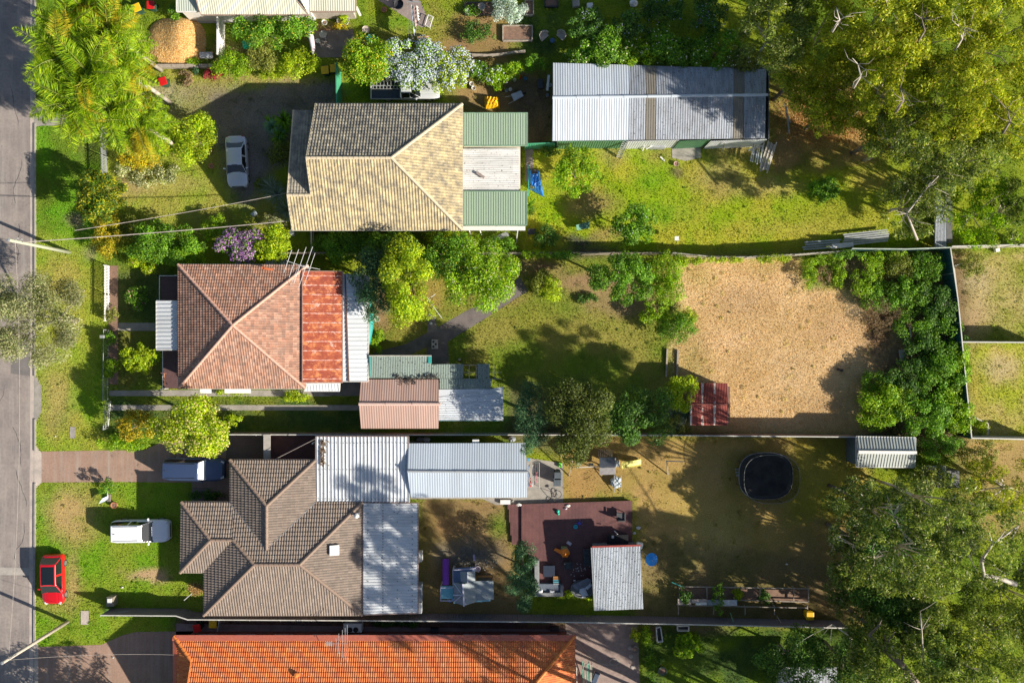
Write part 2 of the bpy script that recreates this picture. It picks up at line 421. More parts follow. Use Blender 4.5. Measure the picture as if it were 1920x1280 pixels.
def tree(name, px, py, rx, ry, h, pal, label, cat='tree', group=None, seed=None, depth=None, base=None, bark=None, limbs=5, trad=None, gz=None, **k):
    """px,py,rx,ry: the crown as it is seen; h: total height of the plant"""
    seed = seed if seed is not None else int(px*7+py*13)
    dz = depth if depth is not None else min(h*.5, .6*(rx+ry)/2/S)
    zc = gz if gz is not None else max(h-dz, h*.45)
    cw = G(px, py, zc); q = (1-zc/H)/S
    bx = base if base is not None else (cw.x, cw.y)
    root = thing(name, label, cat, (bx[0], bx[1], 0), group)
    cc = crown(root, tuple(cw), (rx*q*1.08, ry*q*1.08, dz), PAL[pal] if isinstance(pal, str) else pal, seed, **k)
    rnd = random.Random(seed); mb = MB(); tr = trad or max(.03, h*.022)
    fork = Vector((bx[0]*.5+cw.x*.5, bx[1]*.5+cw.y*.5, max(zc-dz*.9, h*.3)))
    mb.tube([(bx[0], bx[1], -.05), Vector((bx[0], bx[1], 0)).lerp(fork, .5)+Vector((rnd.uniform(-.1, .1)*h*.1, rnd.uniform(-.1, .1)*h*.1, 0)), fork], [tr*1.3, tr, tr*.8], 7)
    for i in range(limbs):
        e = Vector(cc[rnd.randrange(len(cc))]); mid = fork.lerp(e, .5)+Vector((rnd.uniform(-.2, .2), rnd.uniform(-.2, .2), rnd.uniform(0, .3)))*min(1, h*.15)
        mb.tube([fork, mid, e], [tr*.6, tr*.4, tr*.12], 5)
    mb.build('trunk' if h > 2 else 'stem', bark or BARK, root, smooth=True)
    return root
def strappy(name, px, py, rpx, h, n, pal, label, group=None, heads=1, wid=.035, seed=1, cat='plant'):
    rnd = random.Random(seed*31+int(px)); rg = np.random.default_rng(seed+int(px))
    c = G(px, py, h*.5); root = thing(name, label, cat, (c.x, c.y, 0), group); R0 = rpx/S
    P = []; Q = []; cols = []
    mb = MB(); st = MB()
    hs = [(c.x+rnd.uniform(-.5, .5)*R0*(heads > 1), c.y+rnd.uniform(-.5, .5)*R0*(heads > 1)) for _ in range(heads)]
    for hx, hy in hs:
        hz = 0 if heads == 1 else h*rnd.uniform(.2, .6)
        st.tube([(hx, hy, -.02), (hx, hy, max(hz, .12))], .05, 6)
        Lr = R0 if heads == 1 else R0*.55
        for i in range(n//heads):
            a = rnd.uniform(0, 6.283); ln = Lr*rnd.uniform(.7, 1.1); up = rnd.uniform(.3, 1.1)
            pts = []
            for k in range(5):
                s = k/4; pts.append(Vector((hx+math.cos(a)*ln*s, hy+math.sin(a)*ln*s, hz+h*.6*up*math.sin(min(s*1.9, 2.2))*.9)))
            side = Vector((-math.sin(a), math.cos(a), 0))
            vs = []; fs = []
            for k, p in enumerate(pts):
                wv = wid*(1-.85*(k/4)**1.5); vs += [p-side*wv, p+side*wv]
            for k in range(4): fs.append((2*k, 2*k+1, 2*k+3, 2*k+2))
            mb.add(vs, fs); cols += [i]*10
    o = mb.build('leaves', LEAF, root); ca = o.data.color_attributes.new('tint', 'FLOAT_COLOR', 'POINT')
    nn = len(o.data.vertices)//10; c4 = np.ones((nn*10, 4), np.float32); c4[:, :3] = np.repeat(palcols(rg, PAL[pal] if isinstance(pal, str) else pal, nn, .25), 10, 0); ca.data.foreach_set('color', c4.ravel())
    st.build('stem', BARK, root)
    return root
def palm(px, py, h, fl, label, seed, gold=.2, nf=36):
    rnd = random.Random(seed); rg = np.random.default_rng(seed)
    c = G(px, py, h); root = thing('palm_tree', label, 'palm tree', (c.x+rnd.uniform(-.3, .3), c.y+rnd.uniform(-.3, .3), 0), 'palms on the nature strip')
    b = root.location
    mb = MB(); mb.tube([(b.x, b.y, -.05), (b.x*.6+c.x*.4, b.y*.6+c.y*.4, h*.5), (c.x, c.y, h)], [.2, .16, .13], 9)
    mb.build('trunk', BARKP, root, smooth=True)
    MB().lathe((c.x, c.y, h-.9), [(.16, 0), (.2, .3), (.14, 1.0)], 9).build('crown_shaft', M('crownshaft', (.30, .36, .12), (.2, .25, .08)), root, smooth=True)
    P = []; NN = []; A = []; LA = []; LB = []; Cc = []
    ri = MB()
    for f in range(nf):
        a = f*2.399+rnd.uniform(-.3, .3); el = rnd.uniform(-.25, 1.15); Lf = fl*rnd.uniform(.8, 1.1)
        yel = rnd.random() < gold
        pts = []; p = Vector((c.x, c.y, h)); bend = rnd.uniform(.9, 1.5)
        for k in range(15):
            s = k/14; e = el-bend*s*1.15; d = Vector((math.cos(a+.35*s)*math.cos(e), math.sin(a+.35*s)*math.cos(e), math.sin(e))); pts.append(p.copy()); p = p+d*Lf/14
        ri.tube(pts, [.024*(1-.8*k/14) for k in range(15)], 4)
        for k in range(2, 15):
            for sub in range(8):
                s = (k-1+sub/8)/14; i = min(int(s*14), 13); q = pts[i].lerp(pts[i+1], s*14-i); dr = (pts[i+1]-pts[i]).normalized()
                sd_ = dr.cross(Vector((0, 0, 1)));
                if sd_.length < .05: continue
                sd_.normalize(); ll = fl*.27*math.sin(math.pi*min(1, .12+s*.85))*rnd.uniform(.8, 1.1)
                for sg in (-1, 1):
                    ld = (sd_*sg*.85+dr*.55+Vector((0, 0, rnd.uniform(-.9, .3)))).normalized()
                    P.append(q+ld*ll*.5); A.append(ld); NN.append((ld.cross(dr)*sg*-1+Vector((0, 0, .6))+Vector((rnd.uniform(-.3, .3),)*3))); LA.append(ll*.5); LB.append(.022)
                    Cc.append(yel)
    n = len(P); yl = np.array(Cc)
    col = palcols(rg, [((.28, .44, .015), 5), ((.44, .56, .02), 4), ((.11, .24, .015), 3)], n, .25); cy = palcols(rg, [((.55, .40, .02), 4), ((.42, .42, .03), 5)], n, .2)
    col = np.where(yl[:, None], cy, col)
    quadmesh('fronds', np.array([tuple(x) for x in P]), np.array([tuple(x) for x in NN]), np.array([tuple(x) for x in A]), np.array(LA), np.array(LB), col, LEAF, root)
    ri.build('frond_stalks', M('stalk', (.32, .36, .08), (.25, .28, .06)), root)
    return root

# ---------------- the ground ----------------
def vnoise(x, y, s, seed):
    rg = np.random.default_rng(seed); g = rg.random((512, 512)); x = x*s+200.3; y = y*s+180.7
    xi = np.floor(x).astype(int); yi = np.floor(y).astype(int); fx = x-xi; fy = y-yi; fx = fx*fx*(3-2*fx); fy = fy*fy*(3-2*fy)
    a = g[xi % 512, yi % 512]; b = g[(xi+1) % 512, yi % 512]; c = g[xi % 512, (yi+1) % 512]; d = g[(xi+1) % 512, (yi+1) % 512]
    return (a*(1-fx)+b*fx)*(1-fy)+(c*(1-fx)+d*fx)*fy
def fbm(x, y, s, seed): return (vnoise(x, y, s, seed)*.5+vnoise(x, y, s*2.1, seed+1)*.27+vnoise(x, y, s*4.3, seed+2)*.15+vnoise(x, y, s*9, seed+3)*.08)
def inpoly(X, Y, poly):
    r = np.zeros(X.shape, bool); n = len(poly)
    for i in range(n):
        x0, y0 = poly[i]; x1, y1 = poly[(i+1) % n]
        if y0 == y1: continue
        r ^= ((y0 > Y) != (y1 > Y)) & (X < (x1-x0)*(Y-y0)/(y1-y0)+x0)
    return r
GREEN = (.15, .24, .02); LUSH = (.15, .34, .015); YG = (.28, .34, .022); STRAW = (.48, .34, .14); SOIL = (.20, .14, .09); TAN = (.56, .37, .18); BROWNG = (.30, .22, .07); DGREEN = (.07, .13, .03)
# (polygon in picture units, colour, second colour, noise scale)
REG = [
 ([(-400, -400), (2400, -400), (2400, 1700), (-400, 1700)], GREEN, YG, .3),
 ([(60, -50), (200, -50), (200, 480), (60, 480)], LUSH, GREEN, .4),
 ([(60, 440), (195, 440), (195, 850), (60, 850)], (.22, .38, .02), (.36, .38, .05), .35),
 ([(60, 900), (400, 900), (400, 1200), (60, 1220)], (.17, .34, .015), (.25, .33, .03), .4),
 ([(200, 130), (560, 130), (560, 450), (200, 450)], (.27, .36, .03), (.36, .35, .07), .4),
 ([(980, 260), (1480, 260), (1780, 440), (1780, 470), (980, 470)], (.28, .40, .012), (.42, .42, .04), .5),
 ([(960, 20), (1045, 20), (1045, 100), (960, 110)], GREEN, DGREEN, .5),
 ([(700, 0), (960, 0), (960, 130), (700, 110)], (.22, .30, .02), (.28, .28, .05), .5),
 ([(845, 20), (960, 20), (960, 130), (845, 120)], BROWNG, (.30, .20, .09), .5),
 ([(860, 130), (1040, 130), (1040, 275), (990, 275), (860, 220)], (.24, .22, .05), (.22, .15, .08), .5),
 ([(940, 150), (1037, 150), (1037, 275), (985, 275)], (.17, .13, .08), (.12, .10, .06), .5),
 ([(200, 745), (690, 745), (690, 812), (200, 812)], (.22, .24, .03), DGREEN, .4),
 ([(205, 615), (330, 615), (330, 735), (205, 735)], (.20, .21, .04), GREEN, .4),
 ([(205, 500), (330, 500), (330, 605), (205, 605)], (.13, .17, .04), DGREEN, .4),
 ([(690, 480), (840, 480), (840, 670), (690, 670)], (.34, .28, .06), (.22, .25, .04), .5),
 ([(840, 480), (1290, 480), (1290, 815), (840, 815)], (.30, .28, .06), (.19, .26, .03), .45),
 ([(1040, 510), (1200, 510), (1240, 600), (1100, 580)], (.36, .26, .12), (.26, .22, .08), .5),
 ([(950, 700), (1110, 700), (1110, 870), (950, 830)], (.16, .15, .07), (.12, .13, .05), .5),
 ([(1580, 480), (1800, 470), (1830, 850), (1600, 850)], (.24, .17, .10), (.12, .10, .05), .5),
 ([(785, 930), (955, 930), (985, 1160), (785, 1160)], (.26, .19, .08), (.30, .20, .09), .45),
 ([(1050, 818), (1620, 818), (1640, 1170), (1200, 1170), (1190, 930), (1050, 940)], (.48, .32, .12), (.38, .28, .08), .4),
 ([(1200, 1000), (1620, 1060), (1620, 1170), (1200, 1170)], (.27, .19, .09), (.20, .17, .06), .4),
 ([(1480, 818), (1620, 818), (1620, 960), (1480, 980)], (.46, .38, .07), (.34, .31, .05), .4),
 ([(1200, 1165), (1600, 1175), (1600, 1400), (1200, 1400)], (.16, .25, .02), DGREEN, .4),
 ([(330, 1150), (1080, 1160), (1080, 1200), (330, 1200)], (.20, .11, .09), (.14, .09, .08), .5),
 ([(1810, 470), (1980, 470), (1980, 636), (1810, 636)], (.30, .33, .05), (.48, .40, .16), .4),
 ([(1787, 470), (1812, 470), (1812, 640), (1797, 640)], (.30, .18, .09), (.22, .14, .08), .8),
 ([(1815, 643), (1980, 643), (1980, 815), (1825, 815)], (.38, .42, .04), (.50, .42, .14), .4),
 ([(1790, 820), (2060, 820), (2060, 1000), (1790, 1000)], (.42, .30, .12), (.28, .26, .08), .5),
 ([(395, 172), (560, 150), (640, 150), (640, 215), (560, 215), (545, 300), (505, 320), (475, 385), (440, 385), (420, 300), (385, 230)], (.27, .24, .215), (.20, .185, .15), .6),
 ([(1283, 490), (1330, 485), (1420, 484), (1500, 484), (1515, 540), (1580, 540), (1600, 560), (1660, 600), (1680, 620), (1650, 680), (1630, 812), (1300, 812), (1285, 720), (1262, 690), (1262, 640), (1300, 600), (1262, 560), (1272, 500)], (.74, .52, .28), (.60, .41, .20), .5),
 ([(1440, 120), (1660, 150), (1660, 300), (1440, 330)], (.36, .24, .09), (.26, .24, .05), .5),
]
# soft patches: (px, py, rx, ry, colour, strength)
BLOB = [(130, 960, 50, 55, STRAW, .85), (118, 520, 35, 60, STRAW, .35), (105, 745, 40, 70, STRAW, .6), (110, 790, 25, 20, SOIL, .2), (275, 1075, 40, 14, (.52, .36, .2), .9), (300, 1085, 22, 10, (.52, .36, .2), .8),
 (135, 1090, 18, 60, (.45, .33, .16), .6), (100, 1140, 30, 20, STRAW, .3), (150, 1000, 40, 25, STRAW, .4), (250, 230, 70, 25, (.40, .34, .17), .6), (330, 170, 90, 18, (.36, .30, .15), .6), (290, 185, 60, 25, (.5, .45, .33), .5), (400, 215, 90, 60, (.24, .20, .15), .5),
 (250, 350, 45, 20, (.45, .34, .18), .6), (330, 345, 60, 20, (.42, .38, .12), .5), (170, 250, 30, 50, SOIL, .3), (140, 410, 18, 15, (.3, .24, .16), .7), (167, 470, 15, 15, (.3, .24, .16), .6),
 (1080, 1010, 5, 5, SOIL, .0), (1110, 380, 50, 30, (.34, .22, .11), .7), (1350, 330, 60, 45, (.33, .23, .12), .55), (1440, 350, 80, 20, (.45, .34, .14), .5), (1270, 320, 14, 14, SOIL, .9), (1220, 335, 40, 30, LUSH, .5), (1240, 400, 90, 25, LUSH, .5), (1150, 290, 30, 20, (.42, .33, .16), .5),
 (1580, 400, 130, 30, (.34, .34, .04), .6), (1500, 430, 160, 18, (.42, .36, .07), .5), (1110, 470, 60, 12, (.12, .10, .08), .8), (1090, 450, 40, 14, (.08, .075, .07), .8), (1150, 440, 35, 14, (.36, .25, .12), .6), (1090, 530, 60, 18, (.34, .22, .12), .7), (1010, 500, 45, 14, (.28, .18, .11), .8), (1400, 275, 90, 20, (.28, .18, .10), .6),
 (1240, 290, 50, 15, (.30, .22, .12), .4), (800, 560, 25, 20, (.42, .27, .10), .6), (770, 600, 40, 30, (.36, .28, .07), .6), (716, 570, 12, 60, (.30, .18, .11), .8), (950, 560, 40, 15, (.36, .25, .10), .5), (1000, 600, 60, 40, (.32, .28, .05), .4), (1060, 700, 60, 45, (.20, .30, .02), .6), (960, 690, 60, 40, (.20, .28, .02), .5), (1160, 640, 70, 30, (.34, .28, .07), .5), (1200, 570, 60, 25, (.25, .17, .10), .7),
 (1100, 990, 30, 40, (.4, .26, .1), .3), (1120, 880, 60, 40, (.40, .25, .10), .6), (1085, 920, 30, 40, (.46, .27, .10), .6), (1340, 1000, 60, 50, (.50, .40, .14), .5), (1300, 940, 80, 40, (.46, .35, .09), .4), (1560, 930, 40, 40, (.46, .42, .05), .5), (1240, 860, 60, 20, (.42, .28, .10), .4), (1420, 860, 60, 40, (.28, .27, .06), .4),
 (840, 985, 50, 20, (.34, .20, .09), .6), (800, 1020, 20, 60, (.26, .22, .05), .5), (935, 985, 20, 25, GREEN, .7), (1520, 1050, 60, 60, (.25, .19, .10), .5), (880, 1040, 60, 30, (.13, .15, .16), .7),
 (1550, 250, 60, 40, (.46, .28, .08), .6), (1500, 200, 40, 30, (.40, .24, .10), .6), (1640, 340, 50, 30, (.44, .33, .08), .6), (1830, 520, 30, 40, (.50, .40, .26), .5), (1826, 600, 25, 40, (.45, .30, .18), .6), (1870, 690, 40, 25, (.52, .42, .25), .6), (1830, 740, 18, 50, (.44, .36, .05), .4),
 (1640, 620, 30, 60, (.28, .18, .11), .8), (900, 60, 60, 25, (.32, .21, .10), .5), (865, 90, 30, 30, (.30, .19, .10), .5), (830, 90, 25, 15, (.38, .22, .10), .6), (750, 40, 60, 20, LUSH, .5), (660, 90, 40, 20, (.26, .17, .12), .8), (610, 60, 40, 20, (.28, .16, .11), .9), (420, 100, 40, 25, (.25, .20, .08), .6), (470, 95, 60, 20, (.22, .17, .09), .6),
 (1400, 560, 60, 30, (.50, .34, .20), .5), (1560, 620, 50, 30, (.55, .36, .2), .5), (1330, 760, 60, 30, (.46, .34, .16), .6), (1310, 520, 30, 26, (.50, .40, .14), .6), (1470, 500, 90, 14, (.46, .36, .14), .6), (1480, 700, 40, 50, (.60, .44, .26), .5), (1300, 680, 30, 50, (.36, .32, .10), .6), (1560, 760, 60, 30, (.44, .30, .17), .6), (1380, 640, 50, 20, (.80, .56, .34), .5),
 (500, 150, 100, 8, (.42, .28, .14), .5), (880, 175, 40, 20, (.40, .26, .12), .7), (1215, 1060, 40, 30, (.28, .20, .10), .5), (1180, 1190, 15, 40, (.30, .2, .14), .6), (1225, 1180, 20, 12, (.34, .22, .14), .7), (1310, 1180, 60, 8, (.24, .16, .12), .6), (1350, 1205, 25, 8, (.24, .34, .02), .5), (1240, 1250, 40, 14, (.25, .34, .02), .5)]
SOFT = [(0, 0), (9, 3), (-8, 5), (3, -9), (-5, -6), (14, -7), (-14, -2), (2, 14)]
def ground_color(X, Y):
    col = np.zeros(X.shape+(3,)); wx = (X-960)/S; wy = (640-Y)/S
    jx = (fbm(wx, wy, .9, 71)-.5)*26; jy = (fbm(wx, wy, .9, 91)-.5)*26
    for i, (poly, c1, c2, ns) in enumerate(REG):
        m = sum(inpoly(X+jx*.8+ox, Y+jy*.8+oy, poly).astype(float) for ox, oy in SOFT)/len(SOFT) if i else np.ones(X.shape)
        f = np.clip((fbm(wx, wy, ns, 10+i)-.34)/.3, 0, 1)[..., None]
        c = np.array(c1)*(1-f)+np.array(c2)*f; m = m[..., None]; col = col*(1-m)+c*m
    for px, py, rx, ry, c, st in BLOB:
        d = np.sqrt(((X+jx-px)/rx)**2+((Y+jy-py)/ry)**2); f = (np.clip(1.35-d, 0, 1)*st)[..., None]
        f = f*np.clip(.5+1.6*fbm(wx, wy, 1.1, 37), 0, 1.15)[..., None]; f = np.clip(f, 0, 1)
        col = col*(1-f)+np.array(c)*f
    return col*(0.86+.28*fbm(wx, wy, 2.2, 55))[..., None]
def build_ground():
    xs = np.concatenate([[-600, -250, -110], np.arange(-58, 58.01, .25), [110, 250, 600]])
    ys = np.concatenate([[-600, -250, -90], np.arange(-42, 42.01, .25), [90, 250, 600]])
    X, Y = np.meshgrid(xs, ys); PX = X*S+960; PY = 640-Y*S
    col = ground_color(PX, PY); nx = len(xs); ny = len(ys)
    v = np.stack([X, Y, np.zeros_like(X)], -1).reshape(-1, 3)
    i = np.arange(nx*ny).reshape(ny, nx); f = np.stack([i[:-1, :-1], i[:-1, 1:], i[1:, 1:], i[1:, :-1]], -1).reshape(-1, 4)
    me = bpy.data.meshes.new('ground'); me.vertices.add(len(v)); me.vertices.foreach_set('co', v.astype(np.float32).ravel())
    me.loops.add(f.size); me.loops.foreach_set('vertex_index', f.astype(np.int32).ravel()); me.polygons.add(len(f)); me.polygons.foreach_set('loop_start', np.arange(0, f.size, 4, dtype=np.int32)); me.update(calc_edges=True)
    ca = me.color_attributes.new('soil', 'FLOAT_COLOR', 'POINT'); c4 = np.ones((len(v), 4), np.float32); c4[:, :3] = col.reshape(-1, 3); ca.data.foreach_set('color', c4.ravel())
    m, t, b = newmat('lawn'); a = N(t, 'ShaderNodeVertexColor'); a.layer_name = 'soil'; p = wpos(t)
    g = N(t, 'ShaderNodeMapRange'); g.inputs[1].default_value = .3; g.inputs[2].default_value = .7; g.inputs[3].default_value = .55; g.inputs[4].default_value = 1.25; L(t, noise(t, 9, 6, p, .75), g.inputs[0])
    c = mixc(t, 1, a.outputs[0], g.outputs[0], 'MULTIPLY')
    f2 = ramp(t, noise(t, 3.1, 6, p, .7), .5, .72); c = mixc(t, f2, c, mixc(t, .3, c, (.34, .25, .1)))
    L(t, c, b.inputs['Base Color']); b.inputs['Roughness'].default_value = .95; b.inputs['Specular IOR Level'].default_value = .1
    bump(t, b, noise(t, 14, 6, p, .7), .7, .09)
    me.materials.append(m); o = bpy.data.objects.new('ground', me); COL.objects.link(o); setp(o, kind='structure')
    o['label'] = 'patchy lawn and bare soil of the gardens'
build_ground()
NOGRASS = []
def sheet(name, pts, z, mat, th=None):
    mb = MB(); pp = [G(*p) for p in pts]; NOGRASS.append(list(pts))
    if th: mb.prism([(p.x, p.y) for p in pp], -.02, z)
    else: mb.slab([Vector((p.x, p.y, z)) for p in pp], .003)
    o = mb.build(name, mat); return setp(o, kind='structure')
ASPH = M('asphalt', (.31, .262, .235), (.22, .19, .18), .5, .85, bmp=.5, bsc=50)
CONC = M('concrete', (.52, .44, .38), (.38, .33, .30), 1.2, .85, bmp=.2, bsc=40)
CONCD = M('old_concrete', (.26, .22, .20), (.17, .145, .135), .9, .9, bmp=.3, bsc=40)
CONCP = M('grey_concrete', (.36, .33, .29), (.26, .24, .21), 1.5, .9, bmp=.2, bsc=40)
DRIVE = M('brown_driveway', (.36, .23, .17), (.30, .195, .145), .8, .9, bmp=.3, bsc=70)
DRIVED = M('dark_driveway', (.15, .11, .09), (.12, .09, .075), .8, .9, bmp=.3, bsc=70)
GRAV = M('gravel', (.28, .245, .21), (.20, .18, .14), 1.1, .95, bmp=.8, bsc=45)
STRAWM = M('straw', (.56, .37, .19), (.42, .26, .12), 1.3, .95, bmp=1, bsc=9)
PURP = M('pink_concrete', (.30, .22, .22), (.22, .16, .16), 1.5, .9, bmp=.2)
sheet('road', [(-900, -900), (58, -900), (58, 200), (56, 1200), (54, 2200), (-900, 2200)], .004, ASPH)
sheet('road_patch', [(22, 640), (58, 640), (57, 705), (20, 700)], .008, M('new_asphalt', (.20, .18, .17), (.16, .145, .14), 1, .85, bmp=.5, bsc=50))
sheet('road_patch', [(-40, 1062), (56, 1064), (55, 1078), (-40, 1077)], .008, M('pale_road_patch', (.42, .38, .34), (.33, .30, .27), 2, .9, bmp=.3))
def road_wear(m):
    t = m.node_tree; b = t.nodes['Principled BSDF']; src = b.inputs['Base Color'].links[0].from_socket; p = wpos(t)
    f = ramp(t, noise(t, 1.0, 6, vecmul(t, p, (2.2, .12, 1)), .7), .48, .7); c = mixc(t, f, src, mixc(t, .45, src, (.42, .38, .34)))
    f = ramp(t, noise(t, 1.4, 5, p, .7), .62, .7); c = mixc(t, f, c, mixc(t, .5, c, (.08, .07, .065))); L(t, c, b.inputs['Base Color'])
road_wear(ASPH); road_wear(DRIVE)
def cracks():
    rnd = random.Random(4); mb = MB()
    for (x, y) in ((24, 800), (30, 880), (14, 560), (40, 300), (20, 160), (45, 980), (10, 720), (35, 420)):
        p = Vector((x, y)); a = rnd.uniform(1.2, 1.9); pts = []
        for k in range(16): pts.append(G(p.x, p.y, .009)); a += rnd.uniform(-.5, .5)*.8; a += (1.57-a)*.2; p = p+Vector((math.cos(a), math.sin(a)))*rnd.uniform(3, 7)
        for q, r in zip(pts[:-1], pts[1:]): mb.bar(q, r, rnd.uniform(.02, .05), .004)
    setp(mb.build('road_cracks', M('crack_filler', (.09, .08, .08))), kind='structure')
cracks()
# kerb and channel: pale gutter strip, then a real step
g = MB(); k = MB()
for a, b in (((57, -900), (57, 700)), ((57, 700), (57, 880)), ((56, 880), (54, 2200))):
    p = G(*a); q = G(*b); g.bar(p+Vector((.16, 0, -.02)), q+Vector((.16, 0, -.02)), .36, .06)
for a, b in ((-900, 190), (232, 705), (785, 845), (905, 1205), (1285, 2200)):
    p = G(66.3, a); q = G(66.3 if b < 1000 else 65.2, b); k.bar(p+Vector((0, 0, .04)), q+Vector((0, 0, .04)), .15, .14)
setp(g.build('gutter_channel', CONC), kind='structure'); setp(k.build('kerb', CONCP), kind='structure')
sheet('driveway_apron', [(64, 840), (68, 836), (78, 848), (78, 904), (68, 914), (64, 912)], .02, CONC)
sheet('driveway_apron', [(64, 1200), (72, 1208), (72, 1290), (64, 1290)], .02, CONC)
sheet('driveway_apron', [(64, 700), (72, 712), (78, 725), (78, 770), (70, 788), (64, 790)], .02, CONCP)
sheet('driveway_apron', [(64, 185), (80, 190), (140, 205), (140, 235), (80, 236), (64, 238)], .02, CONCP)
sheet('driveway', [(78, 846), (200, 844), (268, 844), (300, 830), (433, 815), (433, 945), (360, 945), (360, 904), (230, 903), (78, 904)], .014, DRIVE)
sheet('side_passage', [(424, 814), (500, 814), (500, 868), (424, 868)], .018, DRIVED)
sheet('side_passage', [(508, 814), (600, 814), (600, 868), (508, 868)], .018, M('maroon_paving', (.17, .09, .08), (.12, .07, .065), 2, .9))
sheet('lower_driveway', [(72, 1212), (190, 1208), (230, 1190), (255, 1184), (380, 1182), (380, 1400), (72, 1400)], .012, DRIVE)
sheet('path', [(205, 605), (335, 605), (335, 620), (205, 620)], .02, CONCP)
sheet('wheel_track', [(205, 732), (345, 731), (620, 731), (620, 743), (205, 742)], .016, CONCP)
sheet('wheel_track', [(205, 759), (690, 759), (690, 769), (205, 769)], .016, CONCP)
sheet('concrete_pad', [(575, 700), (700, 700), (700, 742), (620, 742), (575, 728)], .02, CONCD)
sheet('garden_bed', [(204, 498), (222, 498), (222, 720), (204, 720)], .03, M('bed_soil', (.26, .16, .11), (.18, .11, .08), 4, .95, bmp=.5))
sheet('garden_path', [(975, 520), (990, 545), (905, 600), (840, 640), (842, 690), (800, 690), (800, 650), (740, 680), (700, 680), (700, 660), (760, 645), (805, 622), (870, 585), (930, 555), (960, 530)], .012, M('dark_path', (.19, .16, .15), (.13, .11, .105), 1.2, .9, bmp=.3))
sheet('garden_path', [(800, 590), (816, 590), (820, 620), (802, 626)], .016, CONCD)
sheet('patio_slab', [(770, 825), (1056, 868), (1056, 946), (930, 946), (905, 935), (770, 935)], .02, CONCP)
sheet('brick_paving', [(1060, 1162), (1195, 1166), (1205, 1400), (1060, 1400)], .012, M('brick_paving', (.36, .27, .23), (.27, .20, .18), 3, .9, bmp=.5, bsc=14))
sheet('side_paving', [(330, 1168), (1062, 1180), (1062, 1210), (330, 1205)], .012, PURP)
sheet('shed_slab', [(1260, 265), (1313, 265), (1314, 296), (1285, 302), (1260, 296)], .03, CONCP)
sheet('front_path', [(760, -60), (800, 30), (812, 50), (790, 52), (700, -5), (680, -60)], .014, M('pinkish_path', (.30, .24, .22), (.22, .18, .17), 1.2, .9, bmp=.3))
sheet('courtyard_paving', [(590, 60), (662, 55), (668, 108), (588, 108)], .012, CONCD)
sheet('veranda_slab', [(325, -60), (600, -60), (600, 36), (400, 44), (355, 44)], .02, M('white_concrete', (.5, .46, .44), (.42, .39, .38)))
sheet('back_paving', [(985, 275), (1000, 275), (1000, 340), (985, 340)], .012, CONCD)
sheet('meter_lid', [(131, 800), (142, 800), (142, 821), (131, 821)], .04, CONCP)
sheet('meter_lid', [(152, 1144), (167, 1144), (167, 1170), (152, 1170)], .04, CONC)
# lawn blades, thicker where the turf is lush
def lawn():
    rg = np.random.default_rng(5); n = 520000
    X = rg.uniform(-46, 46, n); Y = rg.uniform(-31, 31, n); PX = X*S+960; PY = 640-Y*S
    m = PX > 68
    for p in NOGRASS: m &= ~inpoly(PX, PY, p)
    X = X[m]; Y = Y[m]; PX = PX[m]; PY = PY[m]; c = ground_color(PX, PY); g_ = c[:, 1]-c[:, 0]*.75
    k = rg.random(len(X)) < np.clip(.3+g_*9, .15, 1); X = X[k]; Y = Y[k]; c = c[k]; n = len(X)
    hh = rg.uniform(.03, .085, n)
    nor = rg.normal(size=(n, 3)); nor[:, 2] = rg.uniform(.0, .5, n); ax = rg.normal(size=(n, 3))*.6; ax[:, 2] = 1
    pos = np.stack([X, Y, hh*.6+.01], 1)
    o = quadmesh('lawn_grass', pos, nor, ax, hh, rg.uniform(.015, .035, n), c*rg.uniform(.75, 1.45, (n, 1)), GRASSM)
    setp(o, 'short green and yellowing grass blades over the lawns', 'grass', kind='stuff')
def weeds():
    rg = np.random.default_rng(17); nc = 1500; X = rg.uniform(-41, 44, nc); Y = rg.uniform(-30, 30, nc); PX = X*S+960; PY = 640-Y*S; m = PX > 70
    for p in NOGRASS: m &= ~inpoly(PX, PY, p)
    X, Y = X[m], Y[m]; nc = len(X); k = 34; r = rg.uniform(.08, .38, nc); th = rg.uniform(0, 6.283, (nc, k)); rr = np.sqrt(rg.random((nc, k)))*r[:, None]
    pos = np.stack([X[:, None]+rr*np.cos(th), Y[:, None]+rr*np.sin(th), .05+rg.random((nc, k))*.06], -1).reshape(-1, 3); n = len(pos)
    base = ground_color(X*S+960, 640-Y*S)*rg.uniform(.65, 1.3, (nc, 1))*np.array([.85, 1.08, .8]); c = np.repeat(base, k, 0)*rg.uniform(.8, 1.2, (n, 1))
    o = quadmesh('lawn_weeds', pos, rg.normal(size=(n, 3))*.5+np.array([0, 0, .8]), rg.normal(size=(n, 3)), rg.uniform(.03, .07, n), rg.uniform(.015, .035, n), c, GRASSM)
    setp(o, 'tufts and weeds scattered through the lawns', 'weeds', kind='stuff')
lawn(); weeds()
def strawstuff():
    rg = np.random.default_rng(8); n = 42000
    PX = rg.uniform(1240, 1680, n); PY = rg.uniform(486, 812, n); m = inpoly(PX, PY, [(1283, 492), (1500, 486), (1515, 540), (1580, 540), (1592, 590), (1680, 620), (1630, 812), (1300, 812), (1300, 720), (1262, 700), (1262, 655), (1300, 600), (1272, 500)])
    PX = PX[m]; PY = PY[m]; n = len(PX); pos = np.stack([(PX-960)/S, (640-PY)/S, rg.uniform(.01, .06, n)], 1)
    nor = rg.normal(size=(n, 3))*.5+np.array([0, 0, .6]); ax = rg.normal(size=(n, 3))*np.array([.8, .8, .4])+np.array([.9, -.5, 0])
    o = quadmesh('straw', pos, nor, ax, rg.uniform(.04, .13, n), rg.uniform(.006, .016, n), palcols(rg, [((.80, .58, .31), 5), ((.62, .42, .20), 3), ((.34, .23, .11), .8)], n, .15), GRASSM)
    setp(o, 'dry straw strewn over the bare tan yard', 'straw', kind='stuff')
